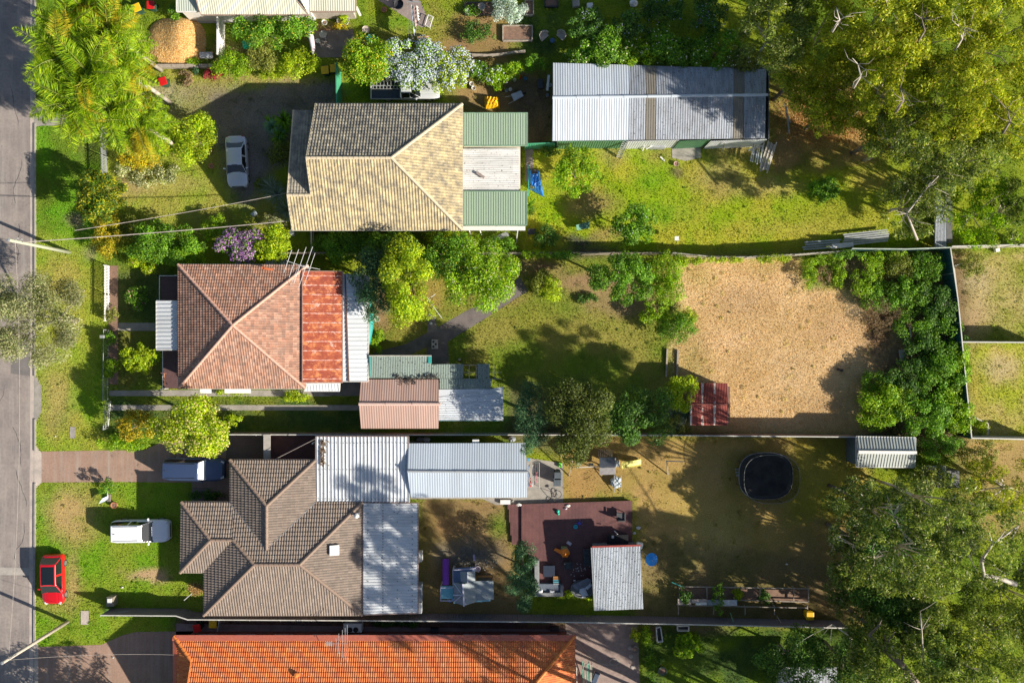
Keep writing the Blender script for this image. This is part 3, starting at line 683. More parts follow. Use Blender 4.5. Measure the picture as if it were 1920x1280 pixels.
strawstuff()
# ---------------- buildings ----------------
GLASS = M('window_glass', (.03, .04, .05), (.02, .03, .04), 1, .08, spec=.8)
WHITE = M('white_paint', (.78, .77, .74), (.70, .69, .66), 2, .5)
CREAM = M('cream_cladding', (.62, .57, .45), (.55, .50, .40), 2, .7)
BRICKW = M('brown_brick', (.30, .19, .13), (.22, .14, .10), 5, .9)
FIBRO = M('green_fibro', (.35, .45, .38), (.28, .36, .30), 2, .8)
GREYM = M('galvanised', (.52, .54, .55), (.40, .42, .43), 4, .45, metal=.5)
DARK = M('dark_metal', (.05, .05, .055), (.035, .035, .04), 3, .5)
WOOD = M('weathered_timber', (.42, .36, .29), (.28, .235, .19), 5, .9, bmp=.3)
WOODW = M('pale_timber', (.62, .58, .50), (.50, .46, .40), 4, .85, bmp=.2)
TERRA = M('terracotta', (.50, .22, .12), (.38, .17, .09), 5, .85)
BROWNT = M('brown_trim', (.16, .09, .07), (.12, .07, .055), 3, .6)
TEAL = M('teal_paint', (.03, .34, .30), (.02, .25, .24), 3, .6)
TILEP = lambda pu=.2, pv=.34, a=.022, s=.03: ('tile', pu, pv, a, s)
def mid(pts): return sum(pts, Vector())/len(pts)
def walls(root, ev, z, mat, ins=.45, win=True, wm=None, zs=None):
    wp = inset([(p.x, p.y) for p in ev], ins)
    mb = MB(); n = len(wp)
    mb.prism([(p.x, p.y) for p in wp], 0, z-.12)
    mb.build('wall', mat, root)
    if win: windows(root, wp, zs or z*.55, (WHITE if wm is None else wm, GLASS))
    return wp

# --- cream tiled house ---
he, hr = 3.8, 6.7
A_ = [T(612, 220, he), T(872, 220, he), T(872, 443, he), T(571, 443, he), T(571, 387, 3.6), T(612, 387, 3.6)]
ev = [T(612, 220), T(872, 220), T(872, 443), T(571, 443), T(571, 387), T(612, 387)]
h2 = thing('tiled_house', 'cream concrete tiled house with green and white lean-to roofs beside the gravel drive', 'house', T(740, 330))
walls(h2, ev, he, CREAM, .4)
tm = tile_mat('cream_tiles', [(.52, .41, .21), (.60, .48, .26), (.44, .35, .20), (.68, .56, .33)], .235, .33, (.11, .105, .10), .85, .40, .66)
rW = T(612, 330, hr); rE = T(756, 330, hr)
hm = 3.8+(443-387)*(hr-he)/113
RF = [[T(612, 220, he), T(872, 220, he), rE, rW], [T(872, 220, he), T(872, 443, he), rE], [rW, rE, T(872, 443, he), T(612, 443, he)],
      [T(571, 387, hm), T(612, 387, hm), T(612, 443, he), T(571, 443, he)]]
roofmesh(h2, 'roof', RF[1:], TILEP(.235, .33, .042, .05), tm)
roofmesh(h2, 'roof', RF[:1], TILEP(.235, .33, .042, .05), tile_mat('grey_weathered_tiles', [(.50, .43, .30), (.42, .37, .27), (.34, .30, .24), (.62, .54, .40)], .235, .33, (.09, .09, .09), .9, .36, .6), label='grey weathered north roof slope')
roofmesh(h2, 'porch_roof', [[T(571, 387, hm), T(612, 387, hm), T(612, 229, 3.45), T(571, 229, 3.45)]], TILEP(.235, .33, .03, .036), tile_mat('porch_tiles', [(.40, .35, .27), (.46, .41, .31), (.36, .32, .25)], .235, .33, (.10, .10, .10), .8, .38, .62))
g = MB(); g.prism([(T(618, 0).x, T(0, 224).y), (T(618, 0).x+.12, T(0, 224).y), (T(618, 0).x+.12, T(0, 437).y), (T(618, 0).x, T(0, 437).y)], 3.0, 3.75)
for a in (0,):
    x = T(619, 0).x; g.add([(x, T(0, 224).y, 3.7), (x, T(0, 437).y, 3.7), (x, T(0, 330).y, hr-.15), (x+.1, T(0, 224).y, 3.7), (x+.1, T(0, 437).y, 3.7), (x+.1, T(0, 330).y, hr-.15)], [(0, 2, 1), (3, 4, 5), (0, 1, 4, 3), (1, 2, 5, 4), (2, 0, 3, 5)])
g.build('gable_wall', CREAM, h2)
CAPC = M('cream_capping', (.62, .52, .36), (.50, .42, .30), 6, .8, bmp=.2)
caps(h2, [(rW, rE), (rE, T(872, 220, he)), (rE, T(872, 443, he)), (T(571, 387, hm), T(612, 387, hm))], CAPC, .12)
caps(h2, [(T(612, 220, he), rW), (rW, T(612, 387, hm)), (T(571, 387, hm), T(571, 443, he)), (T(571, 229, 3.45), T(571, 387, hm))], CAPC, .07, name='barge_capping', lift=0)
gutter(h2, [T(612, 220, he), T(872, 220, he), T(872, 443, he), T(571, 443, he)][0:4], M('cream_gutter', (.62, .58, .48)))
def flatroof(root, pts, mat, prof=('corr', .1, .1, .018, 0), vdir=None, edge=None, name='roof', lab=None):
    o = roofmesh(root, name, [pts], prof, mat, vdir=vdir, label=lab)
    if edge:
        n = len(pts); mb = MB()
        for i in range(n): a = Vector(pts[i]); b = Vector(pts[(i+1) % n]); mb.bar(a-Vector((0, 0, .05)), b-Vector((0, 0, .05)), .07, .16)
        mb.build('fascia', edge, root)
    return o
GRNR = metal_mat('green_colorbond', (.33, .44, .31), (.42, .48, .38), .35, .5, .1, 2.3)
WCORR = metal_mat('white_corrugated', (.72, .71, .68), (.25, .23, .20), .45, .5, .1, .76, spots=.3)
flatroof(h2, [G(868, 212, 3.2), G(989, 212, 3.0), G(989, 273, 3.0), G(868, 273, 3.2)], GRNR, ('flatrib', .2, 1, .03, 0), (0, 1, 0), M('green_trim', (.22, .36, .24)), name='lean_to_roof', lab='north green lean-to roof')
flatroof(h2, [G(868, 279, 3.0), G(973, 279, 2.85), G(973, 357, 2.85), G(868, 357, 3.0)], WCORR, ('corr', .15, 1, .03, 0), (1, 0, 0), name='lean_to_roof', lab='white corrugated lean-to roof speckled with dirt')
flatroof(h2, [G(868, 359, 3.2), G(988, 359, 3.0), G(988, 422, 3.0), G(868, 422, 3.2)], GRNR, ('flatrib', .2, 1, .03, 0), (0, 1, 0), M('green_trim', (.22, .36, .24)), name='lean_to_roof', lab='south green lean-to roof')
mb = MB(); mb.prism([tuple(T(873, 232)[:2]), tuple(T(975, 232)[:2]), tuple(T(975, 425)[:2]), tuple(T(873, 425)[:2])], 0, 2.75); mb.build('wall', CREAM, h2, label='lean-to wall')
mb = MB(); a = G(868, 427, 2.75); b = G(985, 427, 2.75); mb.box(((a.x+b.x)/2, a.y-.05, 2.75), (b.x-a.x, .35, .08)); mb.build('eave', WHITE, h2)
mb = MB(); c = G(908, 329, 3.0); mb.box((c.x-.3, c.y, 3.15), (.75, .2, .12), -.6); mb.build('flue', M('flue', (.35, .28, .25)), h2)

# --- long shed in the north yard ---
sh = thing('long_shed', 'long corrugated iron shed of mismatched grey sheets behind the cream house', 'shed', G(1240, 200))
eN, eS = 2.5, 2.6; rz = 3.25
MSH = metal_mat('shed_light', (.58, .64, .71), (.38, .37, .35), .4, .5, .2, .8)
MSH2 = metal_mat('shed_weathered', (.33, .36, .41), (.13, .13, .13), .8, .6, .2, .8, spots=.45)
MSD = metal_mat('shed_fibreglass', (.20, .18, .15), (.12, .11, .09), .6, .8, 0, .8, spots=.3)
xs = [1037, 1181, 1212, 1231, 1376, 1396, 1437]; mats = [MSH, MSH2, MSD, MSH2, MSD, MSH2]
groups = {}
ridgey = lambda x: 183-5*(x-1037)/400
for i, m in enumerate(mats):
    x0, x1 = xs[i], xs[i+1]-.5
    groups.setdefault(m.name+str(i), (m, []))[1].extend([[G(x0, ridgey(x0), rz), G(x1, ridgey(x1), rz), G(x1, 118+12*(x1-1037)/400, eN), G(x0, 118+12*(x0-1037)/400, eN)],
     [G(x0-.6, ridgey(x0), rz), G(x1-.6, ridgey(x1), rz), G(x1-2, 264-5*(x1-1037)/400, eS), G(x0-1.5, 264-5*(x0-1037)/400, eS)]])
for k_, (m, fl_) in groups.items():
    roofmesh(sh, 'roof_sheeting', fl_, ('corr', .2, 1, .022, 0), m, label={'shed_light': 'clean pale roof sheets at the west end', 'shed_weathered': 'stained grey roof sheets', 'shed_fibreglass': 'dark fibreglass roof strips'}[k_[:-1]])
caps(sh, [(G(1036, 183, rz+.02), G(1437, 178, rz+.02))], MSH, .12, 2, lift=0)
wl = [G(1040, 130, 0)+Vector((0, -.3, 0)), G(1425, 140, 0), G(1425, 275, 0), G(1042, 279, 0)]
GRW = M('green_iron_wall', (.10, .26, .13), (.08, .20, .11), 2, .6)
def sheetwall(root, p, q, z, mat, name='wall', lab=None, per=.2, z0=0, amp=.03):
    mb = MB(); d = (q-p); Ln = d.length; d.normalize(); nrm = Vector((-d.y, d.x, 0)); n = int(Ln/per); vs = []; fs = []
    x = 0; pr = []
    for i in range(n+1):
        for f, h in ((0, 0), (.3, 0), (.42, amp), (.72, amp), (.84, 0)):
            s = (i+f)*per
            if s <= Ln: pr.append((s, h))
    pr.append((Ln, 0))
    z = z if hasattr(z, '__len__') else (z, z)
    for s, h in pr:
        P_ = p+d*s+nrm*h; zt = z[0]+(z[1]-z[0])*s/Ln; vs += [(P_.x, P_.y, z0), (P_.x, P_.y, zt)]
    for s, h in pr:
        P_ = p+d*s+nrm*(h-.03); zt = z[0]+(z[1]-z[0])*s/Ln; vs += [(P_.x, P_.y, z0), (P_.x, P_.y, zt)]
    m = len(pr)
    for i in range(m-1):
        fs += [(2*i, 2*i+2, 2*i+3, 2*i+1), (2*m+2*i, 2*m+2*i+1, 2*m+2*i+3, 2*m+2*i+2), (2*i+1, 2*i+3, 2*m+2*i+3, 2*m+2*i+1)]
    mb.add(vs, fs); return mb.build(name, mat, root, label=lab)
WHW = M('white_iron_wall', (.72, .74, .76), (.62, .63, .64), 2, .5)
y0 = wl[3].y; seg = [(1042, 1167, GRW, 'green corrugated wall'), (1167, 1262, WHW, 'white corrugated wall'), (1262, 1318, GRW, 'green corrugated wall'), (1318, 1420, WHW, 'white corrugated wall')]
for a, b, m, lb in seg: sheetwall(sh, T(a, 279), T(b, 279-(b-1042)*.01), eS-.08, m, lab=lb)
sheetwall(sh, T(1042, 145), T(1042, 278), eS-.1, GRW); sheetwall(sh, T(1424, 145), T(1424, 275), eS-.1, MSH2); sheetwall(sh, T(1424, 145), T(1042, 145), eS-.15, MSH2)

# --- terracotta tiled house ---
he = 3.0; apx = T(476, 612, 5.15)
ev = [G(334, 496, he), G(577, 497, he), G(573, 728, he), G(335, 728, he)]
h4 = thing('tiled_house', 'terracotta tiled house with a rust red tin section and striped white front awning', 'house', T(476, 612))
walls(h4, [Vector((p.x, p.y, 0)) for p in ev], he, M('weatherboard', (.55, .52, .46), (.48, .45, .4), 2, .7), .45)
tm4 = tile_mat('terracotta_tiles', [(.38, .185, .12), (.54, .28, .18), (.29, .145, .10), (.64, .37, .26), (.46, .21, .13)], .2, .3, (.17, .13, .11), .75, .38, .72)
roofmesh(h4, 'roof', [[ev[0], ev[1], apx], [ev[1], ev[2], apx], [ev[2], ev[3], apx], [ev[3], ev[0], apx]], TILEP(.2, .3, .024, .042), tm4)
caps(h4, [(ev[i], apx) for i in range(4)], M('terracotta_capping', (.55, .30, .22), (.66, .42, .33), 7, .8), .11)
gutter(h4, ev, M('white_gutter', (.62, .60, .56)))
def rustmat():
    m, t, b = newmat('rusted_tin'); uv = uvout(t); p = uv
    f = ramp(t, noise(t, 1.1, 8, vecmul(t, uv, (1.0, 1, 1)), .75), .38, .64); c = mixc(t, f, (.50, .12, .045), (.24, .045, .03))
    q0 = vecmul(t, uv, (1/.76, 0, 0)); fl0 = N(t, 'ShaderNodeVectorMath', operation='FLOOR'); L(t, q0, fl0.inputs[0]); w0 = N(t, 'ShaderNodeTexWhiteNoise', noise_dimensions='3D'); L(t, fl0.outputs[0], w0.inputs[0]); c = mixc(t, w0.outputs[0], c, mixc(t, .5, c, (.20, .035, .03)))
    f2 = ramp(t, noise(t, 1.9, 8, vecmul(t, uv, (1.0, .6, 1)), .8), .50, .62); c = mixc(t, f2, c, (.72, .27, .10)); f9 = ramp(t, noise(t, .9, 6, uv, .7), .60, .66); c = mixc(t, f9, c, (.62, .40, .32))
    # laps of the sheets keep their zinc longest
    sp = N(t, 'ShaderNodeSeparateXYZ'); L(t, uv, sp.inputs[0])
    ad = N(t, 'ShaderNodeMath', operation='MULTIPLY'); L(t, sp.outputs[0], ad.inputs[0]); ad.inputs[1].default_value = 1/.76
    fr = N(t, 'ShaderNodeMath', operation='FRACT'); L(t, ad.outputs[0], fr.inputs[0])
    dd = N(t, 'ShaderNodeMath', operation='SUBTRACT'); L(t, fr.outputs[0], dd.inputs[0]); dd.inputs[1].default_value = .5
    ab = N(t, 'ShaderNodeMath', operation='ABSOLUTE'); L(t, dd.outputs[0], ab.inputs[0])
    nz = noise(t, 2.6, 6, uv, .7); s = N(t, 'ShaderNodeMath', operation='MULTIPLY_ADD'); L(t, nz, s.inputs[0]); s.inputs[1].default_value = .42; L(t, ab.outputs[0], s.inputs[2])
    f3 = ramp(t, s.outputs[0], .655, .69); c = mixc(t, f3, c, (.66, .40, .33))
    L(t, c, b.inputs['Base Color']); b.inputs['Roughness'].default_value = .75; return m
RUST = rustmat()
flatroof(h4, [G(567, 508, 3.35), G(642, 509, 2.85), G(642, 717, 2.85), G(567, 717, 3.35)], RUST, ('corr', .17, 1, .03, 0), (1, 0, 0), M('rust_trim', (.40, .25, .2)), name='rear_roof', lab='rusted red tin roof section')
MW = metal_mat('white_ribbed_roof', (.66, .69, .72), (.45, .42, .38), .3, .45, .1, .4)
flatroof(h4, [G(644, 514, 2.75), G(692, 516, 2.5), G(690, 715, 2.5), G(642, 715, 2.75)], MW, ('rib', .36, 1, .05, 0), (1, 0, 0), M('white_gutter', (.62, .60, .56)), name='rear_awning', lab='white ribbed rear awning')
mb = MB(); a = G(647, 514, 2.78); b = G(654, 715, 2.78); mb.bar(a, b, .1, .1); mb.build('box_gutter', BROWNT, h4)
mb = MB(); P_ = [G(652, 520), G(688, 520), G(688, 710), G(652, 710)]
for p in P_+[G(688, 600)]: mb.box((p.x, p.y, 1.2), (.09, .09, 2.4))
mb.prism([tuple(G(582, 520)[:2]), tuple(G(640, 520)[:2]), tuple(G(640, 705)[:2]), tuple(G(582, 705)[:2])], 0, 2.6); mb.build('wall', FIBRO, h4, label='rear lean-to walls and posts')
mb = MB(); n = 9; vs = []
for i in range(n+1):
    t_ = i/n; y = 548+t_*98; bul = 7*math.sin(math.pi*t_)
    vs += [G(691, y, 2.35), G(693+bul, y, 2.1), G(694+bul, y, 1.7)]
mb.add(vs, [(3*i+j, 3*i+3+j, 3*i+4+j, 3*i+1+j) for i in range(n) for j in range(2)]); o = mb.build('shade_blind', TEAL, h4, smooth=True)
o.modifiers.new('solid', 'SOLIDIFY').thickness = .02
flatroof(h4, [G(333, 564, 2.7), G(333, 656, 2.7), G(293, 656, 2.45), G(293, 564, 2.45)], MW, ('rib', .33, 1, .06, 0), (-1, 0, 0), M('white_gutter', (.62, .60, .56)), name='front_awning', lab='white ribbed front awning')
mb = MB(); mb.prism([tuple(G(x, y, .7)[:2]) for x, y in ((301, 518), (345, 518), (345, 728), (305, 728))], 0, .7); mb.build('porch_floor', M('maroon_floor', (.13, .07, .07), (.10, .055, .055), 3, .6), h4)
mb = MB()
for (a, b) in (((299, 517), (333, 517)), ((299, 517), (299, 563)), ((305, 657), (305, 729))):
    for z in (1.55, 1.1): mb.bar(G(*a, z), G(*b, z), .05, .05)
    p = G(*a, 1.1); mb.box((p.x, p.y, .8), (.08, .08, 1.6)); p = G(*b, 1.1); mb.box((p.x, p.y, .8), (.08, .08, 1.6))
for p in (G(296, 566, 2.3), G(296, 654, 2.3)): mb.box((p.x, p.y, 1.2), (.09, .09, 2.4))
mb.build('porch_rail', WHITE, h4)
mb = MB(); mb.bar(G(300, 699, .9), G(312, 700, .9), .04, .05); mb.bar(G(308, 700, .9), G(309, 722, .9), .05, .05); mb.build('handrail', TERRA, h4)
for x0, x1, y1 in ((375, 396, 737), (421, 470, 737)):
    mb = MB(); mb.slab([G(x0, 728, 2.2), G(x1, 728, 2.2), G(x1, y1, 1.9), G(x0, y1, 1.9)], .04); mb.build('window_awning', WHITE, h4)
flatroof(h4, [G(574, 719, 2.7), G(637, 718, 2.7), G(636, 733, 2.3), G(571, 733, 2.3)], MW, ('rib', .25, 1, .03, 0), None, WHITE, name='side_awning')

# --- garages and sheds behind the terracotta house ---
g5 = thing('garage', 'salmon pink gabled tin garage at the end of the wheel tracks', 'garage', G(750, 757))
SAL = metal_mat('salmon_tin', (.47, .31, .255), (.34, .23, .19), .5, .6, .05, .76)
c5 = [G(677, 711, 2.4), G(822, 711, 2.4), G(822, 803, 2.4), G(677, 803, 2.4)]; r5 = [G(673, 757, 3.1), G(823, 757, 3.1)]
roofmesh(g5, 'roof', [[c5[0], c5[1], r5[1], r5[0]], [c5[2], c5[3], r5[0], r5[1]]], ('corr', .2, 1, .018, 0), SAL)
caps(g5, [(r5[0], r5[1])], M('salmon_capping', (.66, .46, .40), (.58, .4, .34), 4, .6), .13, 2)
mb = MB(); mb.prism([tuple(p[:2]) for p in inset([(p.x, p.y) for p in c5], .15)], 0, 2.35); mb.build('wall', M('salmon_wall', (.45, .33, .27), (.38, .28, .23), 2, .8), g5)
mb = MB(); p = c5[0].lerp(c5[3], .5); mb.box((p.x+.12, p.y, 1.1), (.06, 2.6, 2.1)); mb.build('roller_door', WHITE, g5)
mb = MB(); rnd = random.Random(3)
for i in range(150):
    x = rnd.uniform(740, 824); y = 709+rnd.gauss(0, 2)+(abs(x-768) < 16)*rnd.uniform(0, 12); p = G(x, y, 2.55); a = rnd.uniform(0, 3.1); l_ = rnd.uniform(.1, .3)
    mb.bar(p, p+Vector((math.cos(a)*l_, math.sin(a)*l_, rnd.uniform(0, .1))), .03, .03)
single(mb, 'leaf_litter', M('dead_leaves', (.07, .055, .04), (.04, .03, .025)), 'dead twigs lodged in the valley between pink and green tin roofs', 'debris', kind='stuff')
g6 = thing('lean_to_shed', 'long low green corrugated fibro shed with a hole torn in its roof', 'shed', G(800, 695))
GT = metal_mat('mossy_fibro', (.22, .28, .25), (.22, .25, .20), .6, .85, 0, .9, spots=.7)
flatroof(g6, [G(693, 667, 2.6), G(809, 667, 2.6), G(809, 708, 2.35), G(693, 708, 2.35)], GT, ('corr', .14, 1, .03, 0), None, None)
mb = MB(); mb.bar(G(692, 667, 2.62), G(809, 667, 2.62), .1, .12); mb.build('gutter', M('pale_gutter', (.5, .48, .42)), g6)
mb = MB(); mb.slab([G(803, 668, 2.66), G(809, 668, 2.66), G(809, 681, 2.62), G(803, 681, 2.62)], .02); mb.slab([G(692, 668, 2.66), G(695, 668, 2.66), G(695, 706, 2.45), G(692, 706, 2.45)], .02); mb.build('teal_patch', TEAL, g6)
f6 = [[(809, 682), (869, 682), (869, 728), (824, 728), (824, 711), (809, 709)][:], ]
roofmesh(g6, 'roof', [[G(809, 683, 2.5), G(868, 682, 2.5), G(868, 709, 2.4), G(809, 709, 2.4)], [G(824, 709.5, 2.4), G(897, 710, 2.4), G(897, 729, 2.35), G(824, 729, 2.35)], [G(896, 682, 2.5), G(917, 682, 2.5), G(917, 709.5, 2.4), G(896, 709.5, 2.4)], [G(897, 710, 2.4), G(923, 710, 2.4), G(919, 729, 2.35), G(897, 729, 2.35)]], ('corr', .14, 1, .03, 0), GT, label='broken eastern roof sheets')
mb = MB()
for x in (868, 880, 893, 917, 928): mb.bar(G(x, 684, 2.36), G(x, 712, 2.3), .06, .08)
for y in (684, 698, 710): mb.bar(G(868, y, 2.3), G(940 if y > 690 else 917, y, 2.3), .05, .08)
mb.build('rafters', WOOD, g6)
mb = MB(); mb.prism([tuple(G(x, y)[:2]) for x, y in ((697, 671), (806, 671), (806, 706), (697, 706))], 0, 2.35); mb.build('wall', FIBRO, g6)
mb = MB()
for x, y in ((815, 686), (866, 686), (914, 686), (914, 726), (866, 726), (826, 726)): p = G(x, y); mb.box((p.x, p.y, 1.15), (.1, .1, 2.3))
mb.build('post', WOOD, g6)
g7 = thing('tin_shed', 'white ribbed flat roofed tin shed beside the pink garage', 'shed', G(880, 757))
SHP = metal_mat('streaked_tin', (.68, .72, .76), (.09, .09, .085), .4, .5, .15, .76, spots=.35)
flatroof(g7, [G(823, 730, 2.45), G(918, 729, 2.35), G(943, 725, 2.3), G(944, 788, 2.3), G(822, 788, 2.45)], SHP, ('rib', .19, 1, .04, 0), (1, 0, 0), None)
mb = MB(); mb.prism([tuple(G(x, y)[:2]) for x, y in ((825, 732), (938, 732), (938, 784), (825, 784))], 0, 2.2); mb.build('wall', M('teal_wall', (.05, .22, .24), (.04, .17, .18), 2, .8), g7)

# --- brown tiled house ---
e8 = 2.75
h8 = thing('tiled_house', 'brown concrete tiled house with many hips and white tin extensions by the red deck', 'house', T(560, 1000))
RH = {'a': G(395, 1012, 3.75), 'b': G(437, 1012, 3.75), 'c': G(477, 1058, 4.45), 'd': G(562, 1058, 4.45), 'e': G(500, 1030, 4.02), 'f': G(500, 948, 4.02)}
NW, NWi, VI, VE, NE = G(340, 941, e8), G(431, 941, e8), G(431, 941, e8), G(592, 941, e8), G(680, 941, e8)
SW, SE, WI, WS = G(382, 1153, e8), G(680, 1153, e8), G(382, 1073, e8), G(338, 1073, e8)
GN, GE = G(431, 862, e8), G(592, 862, e8)
def onplane(px, py):   # north slope height under a picture point
    h = 3.4
    for _ in range(20): ty = 640+(py-640)*(1-h/H); h = e8+(ty-929)*(4.45-e8)/(1030.6-929)
    return G(px, py, h)
m1 = onplane(437, 949); m2 = onplane(500, 1057)
F8 = [[NW, NWi, m1, RH['b'], RH['a']], [m1, RH['e'], m2, RH['c'], RH['b']], [RH['e'], VE, NE, RH['d'], m2],
 [GN, GE, RH['f']], [GE, VE, RH['e'], RH['f']], [GN, RH['f'], RH['e'], NWi], [NE, SE, RH['d']], [SW, SE, RH['d'], RH['c']],
 [RH['c'], SW, WI, RH['b']], [RH['a'], RH['b'], WI, WS], [NW, RH['a'], WS]]
tm8 = tile_mat('brown_tiles', [(.23, .18, .145), (.27, .21, .17), (.20, .16, .13), (.31, .245, .20)], .2, .34, (.11, .09, .08), .5, .5, .75)
roofmesh(h8, 'roof', F8, TILEP(.21, .36, .042, .05), tm8)
BC = M('brown_capping', (.30, .215, .165), (.24, .17, .13), 7, .75)
caps(h8, [(NW, RH['a']), (RH['a'], RH['b']), (RH['b'], RH['c']), (RH['c'], RH['d']), (WS, RH['a']), (SW, RH['c']), (SE, RH['d']), (NE, RH['d']), (GN, RH['f']), (GE, RH['f']), (RH['f'], RH['e'])], BC, .13)
mb = MB()
for a, b in ((NWi, RH['e']), (VE, RH['e'])): mb.bar(a+Vector((0, 0, .05)), b+Vector((0, 0, .05)), .06, .03)
mb.build('valley_flashing', GREYM, h8)
ev8 = [NW, NWi, GN, GE, VE, NE, SE, SW, WI, WS]
gutter(h8, ev8, M('tan_gutter', (.42, .33, .26)))
walls(h8, [Vector((p.x, p.y, 0)) for p in ev8], e8, BRICKW, .5)
c = G(627, 1031, 3.75); mb = MB(); mb.box((c.x, c.y, c.z), (.75, .8, .14), rot=Matrix.Rotation(R(20), 3, 'Y')); mb.build('skylight', M('skylight_white', (.85, .85, .83)), h8)
c = G(670, 965, 3.0); mb = MB(); mb.lathe((c.x, c.y, 2.9), [(.12, 0), (.12, .45), (.2, .5), (.05, .6)], 10); mb.box((c.x, c.y, 3.0), (.35, .35, .08)); mb.build('flue', WHITE, h8)
MWH = metal_mat('white_carport', (.66, .69, .72), (.34, .32, .29), .35, .4, .15, 1.0, spots=.1)
flatroof(h8, [G(592, 818, 2.85), G(766, 818, 2.85), G(768, 941, 2.7), G(592, 941, 2.7)], MWH, ('rib', .3, 1, .055, 0), (0, -1, 0), M('carport_fascia', (.30, .22, .2)), name='carport_roof', lab='white ribbed carport roof with leaf litter')
MLG = metal_mat('pale_blue_tin', (.50, .57, .65), (.36, .38, .40), .3, .5, .15, 1.0)
q = [G(766, 831, 2.75), G(985, 830, 2.75), G(988, 932, 2.75), G(770, 932, 2.75)]; rr_ = [G(764, 883, 3.3), G(988, 884, 3.3)]
roofmesh(h8, 'shed_roof', [[q[0], q[1], rr_[1], rr_[0]], [q[2], q[3], rr_[0], rr_[1]]], ('corr', .2, 1, .016, 0), MLG, label='pale blue-grey gabled tin roof')
caps(h8, [rr_], M('grey_capping', (.36, .38, .4), (.3, .32, .34), 4, .5), .1, 2, label='grey ridge of the tin roof')
flatroof(h8, [G(681, 943, 2.85), G(784, 943, 2.6), G(784, 1149, 2.6), G(681, 1152, 2.85)], MWH, ('rib', .24, 1, .05, 0), (1, 0, 0), M('carport_fascia', (.30, .22, .2)), name='patio_roof', lab='white ribbed patio roof')
mb = MB()
for x, y in ((600, 824), (680, 822), (758, 822)): p = G(x, y); mb.box((p.x, p.y, 1.3), (.1, .1, 2.6))
for x, y in ((775, 950), (775, 1050), (775, 1130)): p = G(x, y); mb.box((p.x, p.y, 1.25), (.1, .1, 2.5))
mb.build('post', WHITE, h8)
mb = MB(); mb.prism([tuple(G(x, y)[:2]) for x, y in ((780, 840), (975, 840), (975, 922), (780, 922))], 0, 2.65); mb.build('wall', M('pale_wall', (.45, .42, .38)), h8, label='tin extension wall')
mb = MB(); mb.prism([tuple(G(x, y)[:2]) for x, y in ((676, 945), (735, 945), (735, 1120), (676, 1120))], 0, 2.5); mb.build('wall', BRICKW, h8, label='rear brick wall')
sb = MB()
for x, st in ((718, 1), (690, 3), (745, 3), (773, 2)):
    for i, y in enumerate(np.arange(946, 1148, 5.3)):
        if i % st == 0: hh = 2.85-.25*(x-681)/103+.055; p = G(x, y, hh); sb.lathe((p.x, p.y, hh-.01), [(.045, 0), (.045, .03), (.01, .035)], 6)
for y in (830, 880, 935):
    for x in np.arange(598, 765, 6.6): hh = 2.85-.15*(y-818)/123+.06; p = G(x, y, hh); sb.lathe((p.x, p.y, hh-.01), [(.035, 0), (.035, .03), (.01, .035)], 6)
sb.build('roof_screws', M('screw_grime', (.14, .13, .13)), h8)['kind'] = 'stuff'
mb = MB(); rnd = random.Random(6)
for i in range(140):
    p = G(601+abs(rnd.gauss(0, 5)), 845+rnd.uniform(-20, 28), 2.95); mb.box(p, (rnd.uniform(.05, .14), rnd.uniform(.04, .1), .03), rnd.uniform(0, 3))
single(mb, 'leaf_litter', M('brown_leaves', (.30, .20, .12), (.2, .13, .08)), 'dry brown leaves gathered at the edge of the white carport roof', 'debris', kind='stuff')
mb = MB(); mb.slab([G(938, 937, .3), G(957, 937, .3), G(957, 945, .3), G(938, 945, .3)], .2); 
single(mb, 'gas_box', WHITE, 'two small white lids on the ledge under the blue-grey tin roof', 'box')

# --- orange tiled house on the south edge ---
e9 = 2.6; T9 = lambda x, y, h: T(x, y, h)
h9 = thing('tiled_house', 'bright orange tiled house along the south edge of the picture', 'house', T(710, 1281))
ne, nw, se, sw = T9(1073, 1171, e9), T9(351, 1171, e9), T9(1073, 1391, e9), T9(351, 1391, e9)
hw = e9+37/22*.45; rz9 = e9+5*.45
a9, b9 = T9(388, 1208, hw), T9(388, 1354, hw); rw9, re9 = T9(388, 1281, rz9), T9(963, 1281, rz9)
tm9 = tile_mat('orange_tiles', [(.69, .175, .045), (.78, .24, .06), (.58, .135, .04), (.83, .31, .09)], .17, .38, (.38, .08, .04), .5, .45, .75)
roofmesh(h9, 'roof', [[ne, re9, rw9, a9, T9(388, 1171, e9)], [nw, T9(388, 1171, e9), a9], [ne, se, re9], [se, T9(388, 1391, e9), b9, rw9, re9], [sw, T9(388, 1391, e9), b9], [nw, a9, b9, sw]], ('tile', .18, .38, .035, .036), tm9)
OC = M('orange_capping', (.82, .26, .05), (.70, .20, .045), 7, .7)
caps(h9, [(nw, a9), (sw, b9), (ne, re9), (se, re9), (rw9, re9)], OC, .13); caps(h9, [(a9, rw9), (b9, rw9)], OC, .07, name='barge_capping', lift=0)
mb = MB(); mb.add([a9-Vector((-.05, 0, .02)), b9-Vector((-.05, 0, .02)), rw9-Vector((-.05, 0, .05)), a9-Vector((-.15, 0, .02)), b9-Vector((-.15, 0, .02)), rw9-Vector((-.15, 0, .05))], [(0, 2, 1), (3, 4, 5), (0, 1, 4, 3), (1, 2, 5, 4), (2, 0, 3, 5)]); mb.build('gable_wall', WHITE, h9)
mb = MB(); mb.slab([nw+Vector((-.1, .12, .06)), ne+Vector((.1, .12, .06)), ne+Vector((.1, -.3, .2)), nw+Vector((-.1, -.3, .2))], .03); mb.slab([nw+Vector((-.1, .12, .055)), nw+Vector((.25, .0, .18)), sw+Vector((.25, 0, .18)), sw+Vector((-.1, -.1, .055))], .03)
mb.build('gutter_guard', M('salmon_mesh', (.58, .17, .10), (.50, .13, .09), 5, .7), h9)
